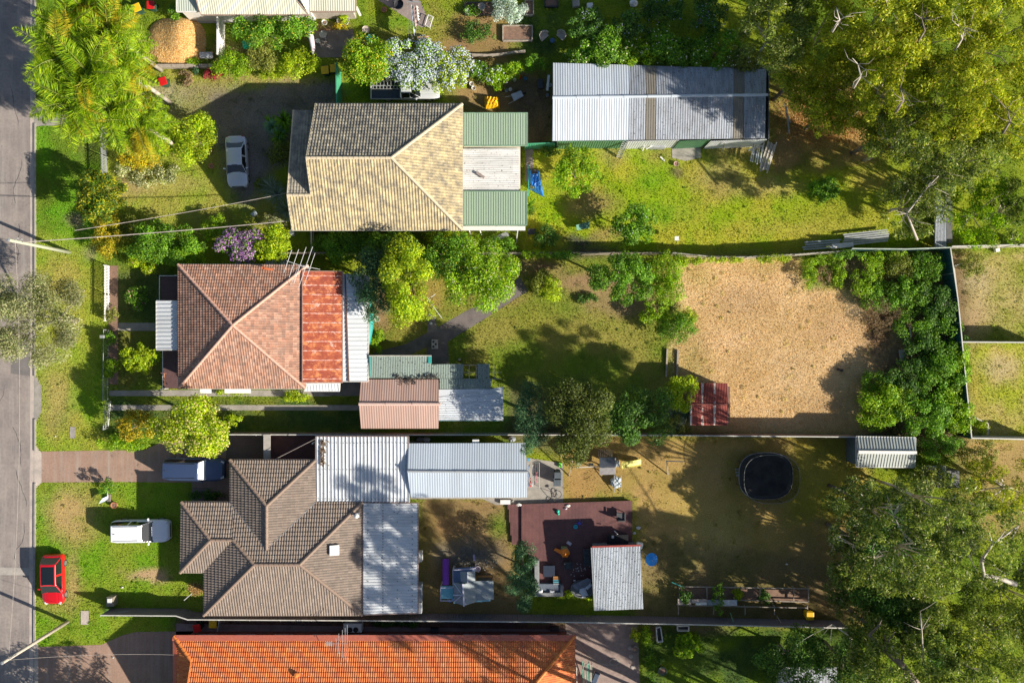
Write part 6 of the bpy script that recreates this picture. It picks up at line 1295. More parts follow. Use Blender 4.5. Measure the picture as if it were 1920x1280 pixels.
    if kind in ('suv', '4x4'):
        for s in (1, -1): mb = MB(); mb.tube([X(rs1*Ln+.2, s*W2*.63, Ht-.02), X(ws1*Ln-.2, s*W2*.63, Ht-.0)], .022, 6); mb.build('roof_rail', GREYM if kind == 'suv' else BLKP, root)
        mb = MB(); mb.tube([X(rs1*Ln+.35, 0, Ht-.06), X(rs1*Ln+.2, 0, Ht+.05)], [.04, .015], 6); mb.build('aerial', BLKP, root)
    root.rotation_euler = (0, 0, rz)
    return root
car('silver_sedan', 'silver sedan standing in the shade on the gravel drive', 444, 303, R(-88), 4.25, 1.70, 1.42, (.62, .64, .70), 'sedan', metal=.25)
car('white_suv', 'white family wagon parked on the front lawn of the brown tiled house', 264, 995, R(1), 4.9, 1.86, 1.72, (.84, .85, .88), 'suv', metal=0)
car('red_hatchback', 'small red hatchback with a dark glass roof parked by the kerb', 99, 1086, R(-89), 4.15, 1.76, 1.5, (.62, .006, .012), 'hatch', metal=.1, sunroof=True)
nv = car('navy_four_wheel_drive', 'dark navy four wheel drive beneath the large yellow green tree', 366, 879, R(-1), 5.0, 1.9, 1.86, (.05, .08, .17), '4x4', metal=.3)
for ch in nv.children:
    if ch.name.startswith('windscreen'):
        ch.data.materials[0] = M('sun_shade', (.86, .88, .90), (.80, .84, .86), 2, .3); ch['label'] = 'windscreen filled by a silver-white sun shade'
ut = car('silver_utility', 'silver tray-back utility carrying ladders beside the cream tiled house', 764, 166, R(0), 5.4, 1.8, 1.75, (.60, .62, .64), 'ute', metal=.2, cat='utility truck')
o_ = ut.location; mb = MB(); X = lambda x, y, z: Vector((o_.x+x, o_.y+y, z))
mb.box(X(-1.72, 0, .86), (2.55, 2.0, .08)); mb.build('tray_floor', M('tray_dark', (.06, .075, .10), (.04, .05, .07), 3, .5), ut)
for a, s_ in ((( -1.72, 1.0), (2.55, .05)), ((-1.72, -1.0), (2.55, .05)), ((-3.0, 0), (.06, 2.05)), ((-.46, 0), (.07, 2.05))):
    mb = MB(); mb.box(X(a[0], a[1], 1.0 if a[0] != -.46 else 1.25), (s_[0], s_[1], .3 if a[0] != -.46 else .8)); mb.build('tray_side', WHITE if a[0] < -2.9 or a[0] == -.46 else GREYM, ut)
mb = MB(); mb.box(X(-1.1, .72, 1.1), (1.3, .5, .35)); mb.build('toolbox', M('dusty_box', (.38, .37, .32), (.3, .3, .27)), ut, bevel=.02)
mb = MB(); mb.box(X(-1.72, -.6, 1.0), (2.4, .7, .22)); mb.build('load_cover', M('navy_cover', (.04, .06, .11), (.03, .045, .08)), ut, bevel=.03)
LADM = M('aluminium', (.62, .63, .64), (.5, .5, .51), 6, .4, metal=.5)
def ladder(p, q, wd, n, label, z_side=None, parent=None):
    p = Vector(p); q = Vector(q); d = (q-p); u = d.normalized(); s = u.cross(Vector((0, 0, 1))); s.normalize()
    root = parent or thing('ladder', label, 'ladder', (p.x, p.y, 0)); 
    for sg in (-1, 1): MB().bar(p+s*wd/2*sg, q+s*wd/2*sg, .04, .09).build('rail', LADM, root)
    for i in range(n): c = p.lerp(q, (i+.5)/n); MB().bar(c-s*wd/2, c+s*wd/2, .06, .04).build('rung', LADM, root)
    return root
l1 = ladder(X(-2.95, .28, 1.2), X(-.55, .28, 1.22), .42, 8, 'upper aluminium ladder lying on the tray of the silver utility'); l1['group'] = 'ladders on the utility tray'
l2 = ladder(X(-2.95, -.08, 1.2), X(-.65, -.08, 1.22), .28, 8, 'lower narrow aluminium ladder lying on the tray of the silver utility'); l2['group'] = 'ladders on the utility tray'
ladder(G(1160, 296, 0.02), G(1174, 262, 2.6), .42, 10, 'aluminium ladder leaning on the green wall of the long shed')
ladder(G(1355, 279, 0.02), G(1361, 264, 2.2), .5, 5, 'short step ladder against the white wall of the long shed')

# ---------------- poles and wires ----------------
POLE = M('pole_wood', (.52, .46, .38), (.38, .33, .27), 5, .85); POLEG = M('pole_green', (.42, .46, .30), (.40, .40, .32), 3, .8)
def pole(base, h, mat, label, arm=0):
    root = thing('power_pole', label, 'power pole', base); b = Vector(base)
    MB().tube([b-Vector((0, 0, .1)), b+Vector((0, 0, h*.5)), b+Vector((0, 0, h))], [.16, .135, .11], 12).build('pole', mat, root, smooth=True)
    mb = MB(); mb.lathe(b+Vector((0, 0, h)), [(.12, 0), (.13, .06), (.02, .09)], 12); mb.build('pole_cap', GREYM, root)
    for i in range(2):
        mb = MB(); mb.tube([b+Vector((0, 0, h-.6-i*.5)), b+Vector((.35, .2, h-.55-i*.5))], .03, 6); mb.lathe(b+Vector((.35, .2, h-.58-i*.5)), [(.05, 0), (.07, .06), (.04, .14)], 8); mb.build('insulator', GREYM, root)
    return b+Vector((0, 0, h))
t1 = pole(tuple(T(127, 1165)), 8.7, POLE, 'pale timber power pole leaning outwards in the south-west corner'); t2 = pole(tuple(T(130, 473)), 8.2, POLEG, 'green tinged power pole on the nature strip beside the road')
WIRE = M('cable', (.45, .40, .36), (.3, .26, .24), 4, .7)
def cable(p, q, sag, r, label, n=14):
    mb = MB(); p = Vector(p); q = Vector(q); pts = [p.lerp(q, i/n)-Vector((0, 0, sag*4*(i/n)*(1-i/n))) for i in range(n+1)]; mb.tube(pts, r, 5)
    single(mb, 'overhead_cable', WIRE, label, 'cable')
cable(t2-Vector((0, 0, 1.4)), G(543, 414, 3.7), .5, .035, 'thick pale cable from the green tinged pole to the cream tiled house')
cable(G(140, 432, 6.5), G(543, 361, 4.0), .5, .022, 'thinner pale cable crossing the garden to the porch of the cream house')
cable(t1-Vector((0, 0, .5)), G(326, 1227, 3.0), .5, .012, 'thin cable from the timber pole to the orange roof')
cable(t1-Vector((0, 0, .7)), t2-Vector((0, 0, .8)), .9, .012, 'thin street cable strung between the two power poles')
cable(G(513, 862, 2.6), G(592, 822, 2.9), .1, .02, 'short white cable to the corner of the carport roof')

# ---------------- antennas ----------------
def antenna(mast, h, boom, els, label, mat=GREYM, zoff=0):
    b = Vector(mast); root = thing('tv_antenna', label, 'antenna', tuple(b)); t = b+Vector((0, 0, h))
    MB().tube([b, t], .025, 6).build('mast', mat, root)
    d = Vector(boom); ln = d.length; u = d.normalized(); s = Vector((-u.y, u.x, 0))
    MB().tube([t-d*.5, t+d*.5], .02, 5).build('boom', mat, root)
    for f, w_ in els: c = t+d*(f-.5); MB().tube([c-s*w_/2, c+s*w_/2], .018, 5).build('element', mat, root)
    return root
a0 = G(575, 502, 3.2)
ant = antenna(a0, 2.4, (1.9, -.65, 0), [(.05, 1.9), (.3, 2.3), (.55, 3.0), (.78, 3.4), (.95, 2.6)], 'large tilted aerial over the corner of the terracotta roof', M('aerial_white', (.7, .7, .72)))
mb = MB(); tp = a0+Vector((0, 0, 2.4)); 
for x, y in ((545, 535), (600, 505), (558, 500)): mb = MB(); mb.tube([tp, G(x, y, 3.6)], .015, 5); mb.build('stay', M('aerial_white', (.7, .7, .72)), ant)
mb = MB(); q = G(490, 502, 3.6); mb.bar(q, q+Vector((.9, -.15, .05)), .2, .1); single(mb, 'flashing_offcut', M('orange_strip', (.72, .20, .08)), 'bright orange strip lying at the north edge of the terracotta roof', 'roofing strip')
antenna(G(640, 1192, 2.7), 1.6, (1.7, 0, 0), [(.0, .35), (.05, .35), (.1, .35), (.15, .35), (.2, .35), (.26, .35), (.45, .9), (.58, 1.6), (.75, 2.2), (.88, 2.5), (.98, 3.0)], 'television aerial standing over the edge of the orange roof')
# ---------------- yard objects ----------------
def bins(px, py, lid, label, rz=0, body=None):
    c = G(px, py, 1.0); root = thing('wheelie_bin', label, 'bin', (c.x, c.y, 0), 'wheelie bins')
    bm_ = body or M('bin_green', (.03, .08, .05)); mb = MB(); mb.add([(c.x+x, c.y+y, z) for z, w_ in ((.06, .23), (.95, .30)) for x, y in ((-w_, -w_), (w_, -w_), (w_, w_), (-w_, w_))], [(3, 2, 1, 0), (4, 5, 6, 7), (0, 1, 5, 4), (1, 2, 6, 5), (2, 3, 7, 6), (3, 0, 4, 7)]); mb.build('body', bm_, root, bevel=.03)
    mb = MB(); mb.box((c.x, c.y-.02, 1.0), (.64, .68, .09)); mb.build('lid', lid, root, bevel=.04)
    mb = MB(); mb.tube([(c.x-.22, c.y+.36, .98), (c.x+.22, c.y+.36, .98)], .02, 6); mb.build('handle', bm_, root)
    for s in (-1, 1): mb = MB(); mb.tube([(c.x+s*.2, c.y+.27, .1), (c.x+s*.27, c.y+.27, .1)], .1, 12); mb.build('wheel', TYRE, root)
    root.rotation_euler.z = rz; return root
YL = M('yellow_lid', (.80, .50, .01), (.72, .42, .01), 3, .45); RL = M('red_lid', (.62, .01, .01), (.5, .01, .01), 3, .45)
bins(256, 14, YL, 'yellow lidded bin on the north lawn', .4); bins(282, 9, RL, 'red lidded bin on the north lawn near the tin roofed house', 0)
bins(609, 131, YL, 'left yellow lidded bin by the green side gate', .1); bins(626, 128, YL, 'right yellow lidded bin touching the green side gate', 0); bins(305, 152, RL, 'red lidded bin half hidden by palm trunks', .3)
bins(399, 1169, YL, 'yellow lidded bin in the side passage of the orange house', 0); bins(369, 1177, RL, 'red lidded bin in the side passage of the orange house', .2)
def boxobj(name, px, py, z, size, mat, label, cat, rz=0, bev=.02, z0=None):
    c = G(px, py, z+size[2]/2 if z0 is None else z0); mb = MB(); mb.box((c.x, c.y, z+size[2]/2), size, rz); return single(mb, name, mat, label, cat, bevel=bev)
def board(px0, py0, px1, py1, z0, z1, wd, mat, label, name='board', cat='board', th=.05):
    mb = MB(); mb.bar(G(px0, py0, z0), G(px1, py1, z1), wd, th); return single(mb, name, mat, label, cat)
def pot(px, py, r, h, mat, label, plant=None):
    c = G(px, py, h); root = thing('plant_pot', label, 'pot', (c.x, c.y, 0))
    mb = MB(); mb.lathe((c.x, c.y, 0), [(r*.7, 0), (r, h), (r*1.08, h), (r*1.08, h-.04), (r*.88, h-.03), (r*.85, h-.06)], 16); mb.build('pot', mat, root, smooth=False)
    MB().lathe((c.x, c.y, h-.07), [(r*.86, 0), (r*.5, .02), (.01, .03)], 12).build('soil', M('bed_soil', (.26, .16, .11)), root)
    return root
boxobj('plastic_crate', 463, 84, .1, (.62, .58, .4), M('aqua', (.02, .55, .38), (.02, .45, .30), 3, .5), 'bright aqua crate under the bushes east of the white fence', 'crate', .1)
boxobj('sand_tray', 387, 104, .1, (1.1, .5, .25), M('tray_white', (.6, .6, .62)), 'shallow white topped tray at the end of the timber sleeper wall', 'tray', 0)
pot(396, 311, .22, .35, TERRA, 'upper terracotta pot by the silver sedan'); pot(393, 283, .2, .3, TERRA, 'small terracotta pot against the lime bush'); pot(213, 947, .25, .35, TERRA, 'terracotta pot on the front lawn near the blue bag')
pot(643, 38, .5, .45, M('pale_pot', (.62, .58, .52)), 'large pale round pot at the back of the pale green roofed house'); pot(608, 42, .22, .3, WHITE, 'small white pot left of the large round pot'); pot(720, 18, .22, .3, TERRA, 'terracotta pot on the lawn by the pinkish path')
pot(884, 157, .17, .3, WHITE, 'upper of two white pots south of the vine hedge'); pot(888, 165, .17, .3, WHITE, 'lower of two white pots south of the vine hedge'); pot(1312, 40, .2, .3, M('blue_pot', (.15, .25, .4)), 'blue pot on the dark north lawn')
pot(711, 565, .2, .25, CONCP, 'grey pot beside the white ribbed awning'); pot(707, 598, .22, .35, WHITE, 'white pot south of the grey pot by the awning'); pot(1275, 100, .2, .3, CONCD, 'dark pot among the hedge')
pot(1191, 1217, .3, .4, CONCD, 'dark round pot at the edge of the brick paving'); pot(1242, 1258, .36, .45, M('green_pot', (.12, .18, .12)), 'green round pot beside the clipped hedge'); pot(1268, 307, .2, .25, M('pink_pot', (.6, .42, .38)), 'pink rimmed pot on the north lawn below the shed slab')
pot(1075, 278, .3, .2, TERRA, 'terracotta ring planter by the green shed wall'); pot(1276, 272, .18, .4, M('blue_bucket', (.08, .30, .5)), 'blue bucket standing on the shed slab')
# mulch heap
mb = MB(); rg = np.random.default_rng(3); c = G(332, 78); nx_, ny_ = 60, 50; vs = []; fs = []
for j in range(ny_+1):
    for i in range(nx_+1):
        u = -1+2*i/nx_; v_ = -1+2*j/ny_; r_ = (abs(u)**2.6+abs(v_)**2.6); x = c.x+u*2.5; y = c.y+v_*2.0
        z = max(-.05, .95*(1-r_)*(.75+.5*math.exp(-((u-.25)*2.2)**2))+rnd.uniform(-.05, .05)*.8); vs.append((x, y, z))
for j in range(ny_):
    for i in range(nx_): a = j*(nx_+1)+i; fs.append((a, a+1, a+nx_+2, a+nx_+1))
mb.add(vs, fs); ch = mb.build('woodchip_heap', M('woodchip', (.74, .50, .24), (.60, .36, .15), 2.5, .95, bmp=1, bsc=16)); 
setp(ch, 'big orange heap of wood chips beside the white fence', 'wood chips', kind='stuff')
ns = 22000; u = rg.uniform(-.98, .98, ns); v_ = rg.uniform(-.98, .98, ns); z = .95*(1-(abs(u)**2.6+abs(v_)**2.6))*(.75+.5*np.exp(-((u-.25)*2.2)**2)); k = z > 0
q_ = quadmesh('woodchips', np.stack([c.x+u*2.5, c.y+v_*2.0, z+.03], 1)[k], (rg.normal(size=(ns, 3))*.6+np.array([0, 0, .7]))[k], rg.normal(size=(ns, 3))[k], rg.uniform(.03, .08, ns)[k], rg.uniform(.012, .03, ns)[k], palcols(rg, [((.85, .64, .30), 4), ((.78, .50, .18), 3), ((.46, .30, .13), 1), ((.88, .74, .46), 3)], ns)[k], GRASSM)
setp(q_, 'loose orange wood chips covering the heap', 'wood chips', kind='stuff')
def scatter_chips(px, py, rx, ry, n, pal, label, name='straw_patch'):
    rg = np.random.default_rng(int(px)); X_ = px+rg.normal(size=n)*rx*.5; Y_ = py+rg.normal(size=n)*ry*.5
    o = quadmesh(name, np.stack([(X_-960)/S, (640-Y_)/S, rg.uniform(.02, .09, n)], 1), rg.normal(size=(n, 3))*.4+np.array([0, 0, .7]), rg.normal(size=(n, 3))*np.array([1, 1, .3]), rg.uniform(.05, .16, n), rg.uniform(.01, .03, n), palcols(rg, pal, n), GRASSM); setp(o, label, 'mulch', kind='stuff')
scatter_chips(368, 1104, 12, 11, 900, [((.62, .44, .2), 3), ((.5, .32, .12), 2)], 'golden straw mulch at the corner of the brown tiled house')
scatter_chips(275, 95, 18, 22, 1500, [((.62, .5, .25), 3), ((.45, .33, .12), 2)], 'loose dry palm litter west of the wood chip heap', 'palm_litter')
scatter_chips(1545, 220, 90, 55, 9000, [((.55, .30, .10), 3), ((.40, .22, .09), 3), ((.66, .46, .2), 1)], 'orange brown fallen leaves beneath the north-east gums', 'leaf_litter')
scatter_chips(1650, 600, 26, 70, 2500, [((.34, .22, .13), 3), ((.24, .15, .09), 3)], 'dead twigs and leaves on the floor of the ivy yard', 'twig_litter')
# clothes on lines, north garden
mb = MB()
lines = [G(766, 25, 1.9), G(771, 25, 1.9)]
cl = thing('clothes_line', 'strung clothes line with narrow strips of washing over the pinkish path', 'clothes line', G(778, 45))
for i, x in enumerate((766, 771, 777, 782, 786)): MB().tube([G(x-2, 4, 2.0), G(x, 78, 2.0)], .008, 4).build('line', WIRE, cl)
for s_, y in ((0, 4), (1, 78)): mb = MB(); mb.bar(G(763, y, 2.0), G(789, y, 2.0), .06, .06); p = G(776, y); mb.box((p.x*1, p.y, 1.0), (.07, .07, 2.0)); mb.build('post', GREYM, cl)
def cloth(px0, py0, px1, py1, z, drop, mat, label, name='hanging_cloth', n=24, gr=None):
    mb = MB(); a = G(px0, py0, z); b = G(px1, py1, z); s = Vector((-(b-a).y, (b-a).x, 0)).normalized(); vs = []; fs = []
    for i in range(n+1):
        p = a.lerp(b, i/n)
        for j in range(4): vs.append(p+s*(.07*math.sin(i*1.3+j*.5)*j/3+.05*j/3)-Vector((0, 0, drop*j/3*(1+.06*math.sin(i*.9)))))
    for i in range(n):
        for j in range(3): fs.append((i*4+j, i*4+4+j, i*4+5+j, i*4+1+j))
    mb.add(vs, fs); o = single(mb, name, mat, label, 'washing', gr, smooth=True); o.modifiers.new('solid', 'SOLIDIFY').thickness = .012; return o
cloth(771, 8, 776, 64, 1.95, .6, M('wash_blue', (.50, .60, .75)), 'long pale blue sheet on the strung clothes line'); cloth(777, 12, 779, 50, 1.95, .5, M('wash_pink', (.65, .42, .42)), 'pinkish washing on the strung clothes line'); cloth(781, 10, 784, 38, 1.95, .5, WHITE, 'short white washing on the strung clothes line')
cl2 = thing('shade_sail', 'furled white shade cloth hanging south of the pale green roofed house', 'shade cloth', G(582, 65))
mb = MB()
for k_, (w_, mt) in enumerate(((.0, WHITE),)):
    pts = [G(572, 30, 2.5), G(577, 50, 2.2), G(583, 70, 1.9), G(587, 90, 1.6), G(586, 100, 1.3)]; mb.tube(pts, [.05, .16, .24, .2, .1], 9)
mb.build('folded_cloth', M('faded_cloth', (.62, .60, .64), (.50, .40, .46), 4, .8), cl2, smooth=True); MB().tube([G(586, 101, 0), G(586, 101, 1.6)], .03, 6).build('pole', GREYM, cl2)
def chair(px, py, rz, mat, label, name='armchair', sc=1., group=None, cush=None):
    c = G(px, py, .5); root = thing(name, label, 'chair', (c.x, c.y, 0), group); B = lambda x, y, z, a, b, d: MB().box((c.x+x*sc, c.y+y*sc, z*sc), (a*sc, b*sc, d*sc))
    B(0, 0, .38, .58, .56, .14).build('seat', cush or mat, root, bevel=.03); B(0, .30, .58, .6, .10, .5).build('backrest', mat, root, bevel=.03)
    for s in (-1, 1): B(s*.32, 0, .52, .08, .6, .08).build('armrest', mat, root, bevel=.02)
    for sx in (-1, 1):
        for sy in (-1, 1): B(sx*.29, sy*.26, .22, .05, .05, .46).build('leg', mat, root)
    root.rotation_euler.z = rz; return root
CANE = M('cane', (.55, .50, .45), (.42, .38, .34), 9, .8, bmp=.4, bsc=80); RATT = M('dark_rattan', (.07, .075, .085), (.05, .055, .06), 9, .7)
def tubchair(px, py, rz, label):
    c = G(px, py, .5); root = thing('tub_chair', label, 'chair', (c.x, c.y, 0), 'cane tub chairs'); mb = MB(); n = 14; vs = []; fs = []
    for i in range(n+1):
        a = math.pi*(i/n); 
        for rr, z in ((.38, .3), (.46, .78), (.42, .79), (.34, .32)): vs.append((c.x+rr*math.cos(a), c.y+rr*math.sin(a), z))
    for i in range(n):
        for j in range(4): fs.append((4*i+j, 4*i+4+j, 4*i+4+(j+1) % 4, 4*i+(j+1) % 4))
    mb.add(vs, fs); mb.build('backrest', CANE, root)
    mb = MB(); mb.prism([(c.x+.4*math.cos(math.pi*i/12), c.y+.4*math.sin(math.pi*i/12)) for i in range(13)]+[(c.x-.36, c.y-.12), (c.x+.36, c.y-.12)], .3, .36); mb.build('seat', CANE, root)
    for sx, sy in ((-1, 0), (1, 0), (-.6, .3), (.6, .3)): MB().tube([(c.x+sx*.32, c.y+sy, 0), (c.x+sx*.30, c.y+sy*.9, .3)], .02, 6).build('leg', CANE, root)
    root.rotation_euler.z = rz; return root
tubchair(1021, 69, R(42), 'left cane tub chair near the round blue table'); tubchair(1051, 68, R(-42), 'right cane tub chair near the round blue table')
def table(px, py, r, h, mat, label, sq=False):
    c = G(px, py, h); root = thing('low_table', label, 'table', (c.x, c.y, 0)); mb = MB()
    if sq: mb.box((c.x, c.y, h), (r*2, r*2, .05))
    else: mb.lathe((c.x, c.y, h-.03), [(r, 0), (r, .05)], 20)
    mb.build('table_top', mat, root)
    for sx in (-1, 1):
        for sy in (-1, 1): MB().box((c.x+sx*r*.65, c.y+sy*r*.65, h/2), (.04, .04, h)).build('leg', mat, root)
table(1036, 76, .2, .45, M('blue_table', (.06, .14, .30)), 'small round blue table between the cane tub chairs')
bench = thing('garden_lounger', 'white wire garden lounger on the north lawn', 'lounger', G(805, 40))
mb = MB(); q = [G(803, 28, .4), G(812, 32, .4), G(806, 52, .4), G(797, 47, .4)]
for a, b in ((0, 1), (1, 2), (2, 3), (3, 0)): mb.tube([q[a], q[b]], .03, 6)
for i in range(1, 8): mb.tube([q[0].lerp(q[3], i/8), q[1].lerp(q[2], i/8)], .012, 4)
mb.build('frame', WHITE, bench)
for p in q: MB().tube([p, Vector((p.x, p.y, 0))], .02, 5).build('leg', WHITE, bench)
# garden beds of the north garden
def bed(name, label, x0, y0, x1, y1, h=.3, mat=WOOD, soil=True, wd=.1, cat='garden bed'):
    c = G((x0+x1)/2, (y0+y1)/2); root = thing(name, label, cat, (c.x, c.y, 0)); q = [G(x0, y0, h), G(x1, y0, h), G(x1, y1, h), G(x0, y1, h)]
    for a, b in ((0, 1), (1, 2), (2, 3), (3, 0)): MB().bar(q[a]-Vector((0, 0, h/2)), q[b]-Vector((0, 0, h/2)), wd, h).build('edge_board', mat, root)
    if soil: MB().prism([tuple(p[:2]) for p in q], 0, h*.6).build('soil', M('bed_soil', (.26, .16, .11)), root)
bed('raised_bed', 'timber edged bed south of the silver bush', 943, 48, 998, 76); bed('raised_bed', 'timber edged bed on the north edge right of the silver bush', 985, 0, 1000, 28); bed('raised_bed', 'dark bed with vegetables left of the silver bush', 872, 5, 926, 28, .2, M('dark_edge', (.10, .09, .07)))
bed('fire_pit', 'dark square fire pit on the north edge', 1022, -8, 1046, 12, .35, DARK)
for p in (('white_bin', 876, 22, (.35, .45, .5), WHITE, 'white tub in the northern garden bed'), ('stool', 1106, 12, (.5, .45, .4), WHITE, 'white stool at the west end of the flowering hedge'), ('stone_block', 1080, 8, (.6, .55, .4), CONCP, 'grey block on the dark lawn at the north edge')):
    boxobj(p[0], p[1], p[2], 0, p[3], p[4], p[5], 'tub' if 'tub' in p[5] else 'stool' if 'stool' in p[0] else 'block', .1, .04)
mb = MB(); p = G(903, 14, .5); mb.lathe((p.x, p.y, 0), [(.22, 0), (.18, .4), (.32, .7), (.30, .75), (.1, .6), (.02, .6)], 16); single(mb, 'bird_bath', CONCP, 'grey stone bird bath in the northern garden bed', 'bird bath')
mb = MB(); mb.blob(G(1188, 7, .2), (.35, .3, .25), 3); single(mb, 'white_bowl', WHITE, 'round pale bowl on the north edge in the dark garden', 'bowl')
mb = MB(); p = G(747, 8, .25); mb.lathe((p.x, p.y, 0), [(.35, 0), (.42, .3), (.44, .3), (.40, .22), (.38, .02)], 20); single(mb, 'water_tub', DARK, 'dark round tub on the pinkish path', 'tub')
mb = MB(); p = G(697, 73, .2); mb.lathe((p.x, p.y, 0), [(.3, 0), (.42, .35), (.45, .35), (.38, .1), (.05, .05)], 18, 1, .8); single(mb, 'paddling_tub', M('teal_tub', (.04, .28, .30)), 'teal plastic tub behind the lemon tree', 'tub')
for i, (x, y, r_) in enumerate(((606, 65, .32), (596, 77, .2), (686, 56, .32))):
    mb = MB(); p = G(x, y, .2); mb.lathe((p.x, p.y, 0), [(r_*.8, 0), (r_, .25), (r_*1.02, .25), (r_*.9, .2), (.02, .18)], 16); single(mb, 'stone_basin', [GREYM, WHITE, CONC][i], ['dark rimmed round basin in the small courtyard', 'small white basin under the furled shade cloth', 'pale stone on the grass east of the courtyard'][i], 'basin')
board(668, 13, 676, 30, .5, .5, .2, WHITE, 'white plank leaning at the corner of the pale green roofed house')
mb = MB(); p = G(795, 80, .3); mb.box((p.x, p.y, .3), (1.0, .9, .5), .1); single(mb, 'chicken_crate', M('orange_wood', (.50, .28, .12), (.3, .17, .08), 6, .9), 'orange brown wooden crate behind the white flowering bush', 'crate')
mb = MB(); 
for a, b in (((854, 101), (862, 98)), ((862, 98), (866, 106)), ((866, 106), (858, 109)), ((858, 109), (854, 101))): mb.bar(G(*a, .3), G(*b, .3), .05, .05)
single(mb, 'square_surround', WOODW, 'small square timber frame beside the white flowering bush', 'frame'); board(864, 109, 873, 132, .2, .9, .12, WOODW, 'timber post lying east of the white flowering bush')
mb = MB(); p = G(674, 141, .2); mb.box((p.x, p.y, .3), (.6, .5, .2), .5); single(mb, 'roof_offcut', GREYM, 'grey metal offcut at the foot of the lemon tree', 'offcut')
# tarpaulins
def tarp(pts, z, mat, label, seed, cat='tarpaulin', name='tarpaulin', n=16, rough=.12):
    q = [G(x, y, z) for x, y in pts]; rg = np.random.default_rng(seed); mb = MB(); vs = []; fs = []
    for j in range(n+1):
        for i in range(n+1):
            u = i/n; v = j/n; p = q[0].lerp(q[1], u).lerp(q[3].lerp(q[2], u), v); e = min(u, 1-u, v, 1-v); k = min(1, e*6)
            vs.append((p.x+rg.uniform(-.03, .03), p.y+rg.uniform(-.03, .03), max(.02, z*k+rough*(rg.uniform(-1, 1)*.5+math.sin(i*1.7+j*.8)*.5)*k)))
    for j in range(n):
        for i in range(n): a = j*(n+1)+i; fs.append((a+n+1, a+n+2, a+1, a))
    mb.add(vs, fs); return single(mb, name, mat, label, cat)
tarp([(990, 314), (1012, 315), (1021, 366), (994, 352)], .9, M('blue_tarp', (.02, .25, .80), (.03, .19, .62), 3, .45), 'crumpled bright blue tarpaulin at the back of the cream tiled house', 4)
boxobj('crate', 1002, 322, .9, (.5, .35, .15), DARK, 'dark tray resting on the blue tarpaulin', 'tray', 0)
tarp([(908, 177), (935, 179), (937, 200), (909, 200)], .6, M('yellow_tarp', (.85, .50, .01), (.75, .40, .01), 3, .5), 'bright yellow tarpaulin under the end of the vine hedge', 5)
board(991, 309, 991, 368, .8, .8, .06, TEAL, 'thin green rail along the west side of the blue tarpaulin', 'rail', 'rail')
def barrow(px, py, rz, label, mat=GREYM):
    c = G(px, py, .5); root = thing('wheelbarrow', label, 'wheelbarrow', (c.x, c.y, 0)); mb = MB(); mb.add([(c.x+x*s, c.y+y*s, z) for z, s in ((.3, .7), (.6, 1)) for x, y in ((-.45, -.32), (.45, -.26), (.45, .26), (-.45, .32))], [(3, 2, 1, 0), (0, 1, 5, 4), (1, 2, 6, 5), (2, 3, 7, 6), (3, 0, 4, 7), (4, 7, 6, 5)]); mb.build('tray', mat, root)
    for s in (-1, 1): MB().tube([(c.x-1.0, c.y+s*.32, .62), (c.x-.3, c.y+s*.22, .32), (c.x+.6, c.y+s*.06, .2)], .02, 6).build('handle', WOODW, root)
    MB().tube([(c.x+.65, c.y-.04, .2), (c.x+.65, c.y+.04, .2)], .2, 14).build('wheel', TYRE, root); root.rotation_euler.z = rz
barrow(970, 180, R(25), 'grey wheelbarrow on bare soil west of the long shed'); 
boxobj('mower', 1013, 158, 0, (.5, .8, .4), DARK, 'dark box shaped mower body by the white plank', 'mower', .1, .05); board(1029, 141, 1026, 170, .4, .4, .2, WHITE, 'white plank standing beside the long shed west wall')
for i, (x, y, m) in enumerate(((965, 150, WHITE), (975, 145, RL), (985, 148, M('blue_bucket', (.08, .30, .5))), (950, 170, GREYM), (957, 168, WHITE), (1026, 179, GREYM), (1032, 160, WHITE))):
    mb = MB(); p = G(x, y, .2); mb.lathe((p.x, p.y, 0), [(.1, 0), (.14, .28), (.15, .28), (.12, .05)], 12); single(mb, 'bucket', m, ['white bucket on the soil below the vine hedge', 'red bucket on the soil below the vine hedge', 'blue bucket on the soil below the vine hedge', 'grey bucket left of the wheelbarrow', 'white bucket touching the wheelbarrow', 'grey bucket by the west wall of the long shed', 'white bucket beneath the standing white plank'][i], 'bucket')
# timber and sheet stacks
def stack(pts0, pts1, n, wd, z, mat, label, gap=.3, name='timber_stack'):
    root = thing(name, label, 'timber stack', G(*pts0)); a = G(*pts0, z); b = G(*pts1, z); d = (b-a).normalized(); s = Vector((-d.y, d.x, 0)); rnd = random.Random(int(pts0[0]))
    for i in range(n): o = s*(i-(n-1)/2)*gap; MB().bar(a+o+d*rnd.uniform(-.2, .1)-Vector((0, 0, .08*(i % 2))), b+o+d*rnd.uniform(-.1, .2)-Vector((0, 0, .08*(i % 2))), wd, .06).build('board', mat, root)
stack((1448, 268), (1432, 319), 6, .1, .35, WOODW, 'bundle of long pale boards leaning near the east end of the long shed', .14); stack((1421, 276), (1416, 305), 5, .1, .9, M('bluish_pipe', (.45, .5, .52)), 'stacked grey pipes at the east end of the long shed', .2)
board(1403, 282, 1430, 273, 1.2, 1.3, .14, WOODW, 'pale plank lying across the grey pipes'); board(1436, 240, 1430, 285, 1.4, 1.4, .1, WOODW, 'long grey board along the east wall of the long shed'); board(1474, 200, 1480, 250, 1.2, 1.2, .12, GREYM, 'bluish board standing under the gums east of the long shed'); board(1470, 195, 1482, 230, .9, 1.2, .06, WOODW, 'thin rail beside the bluish board')
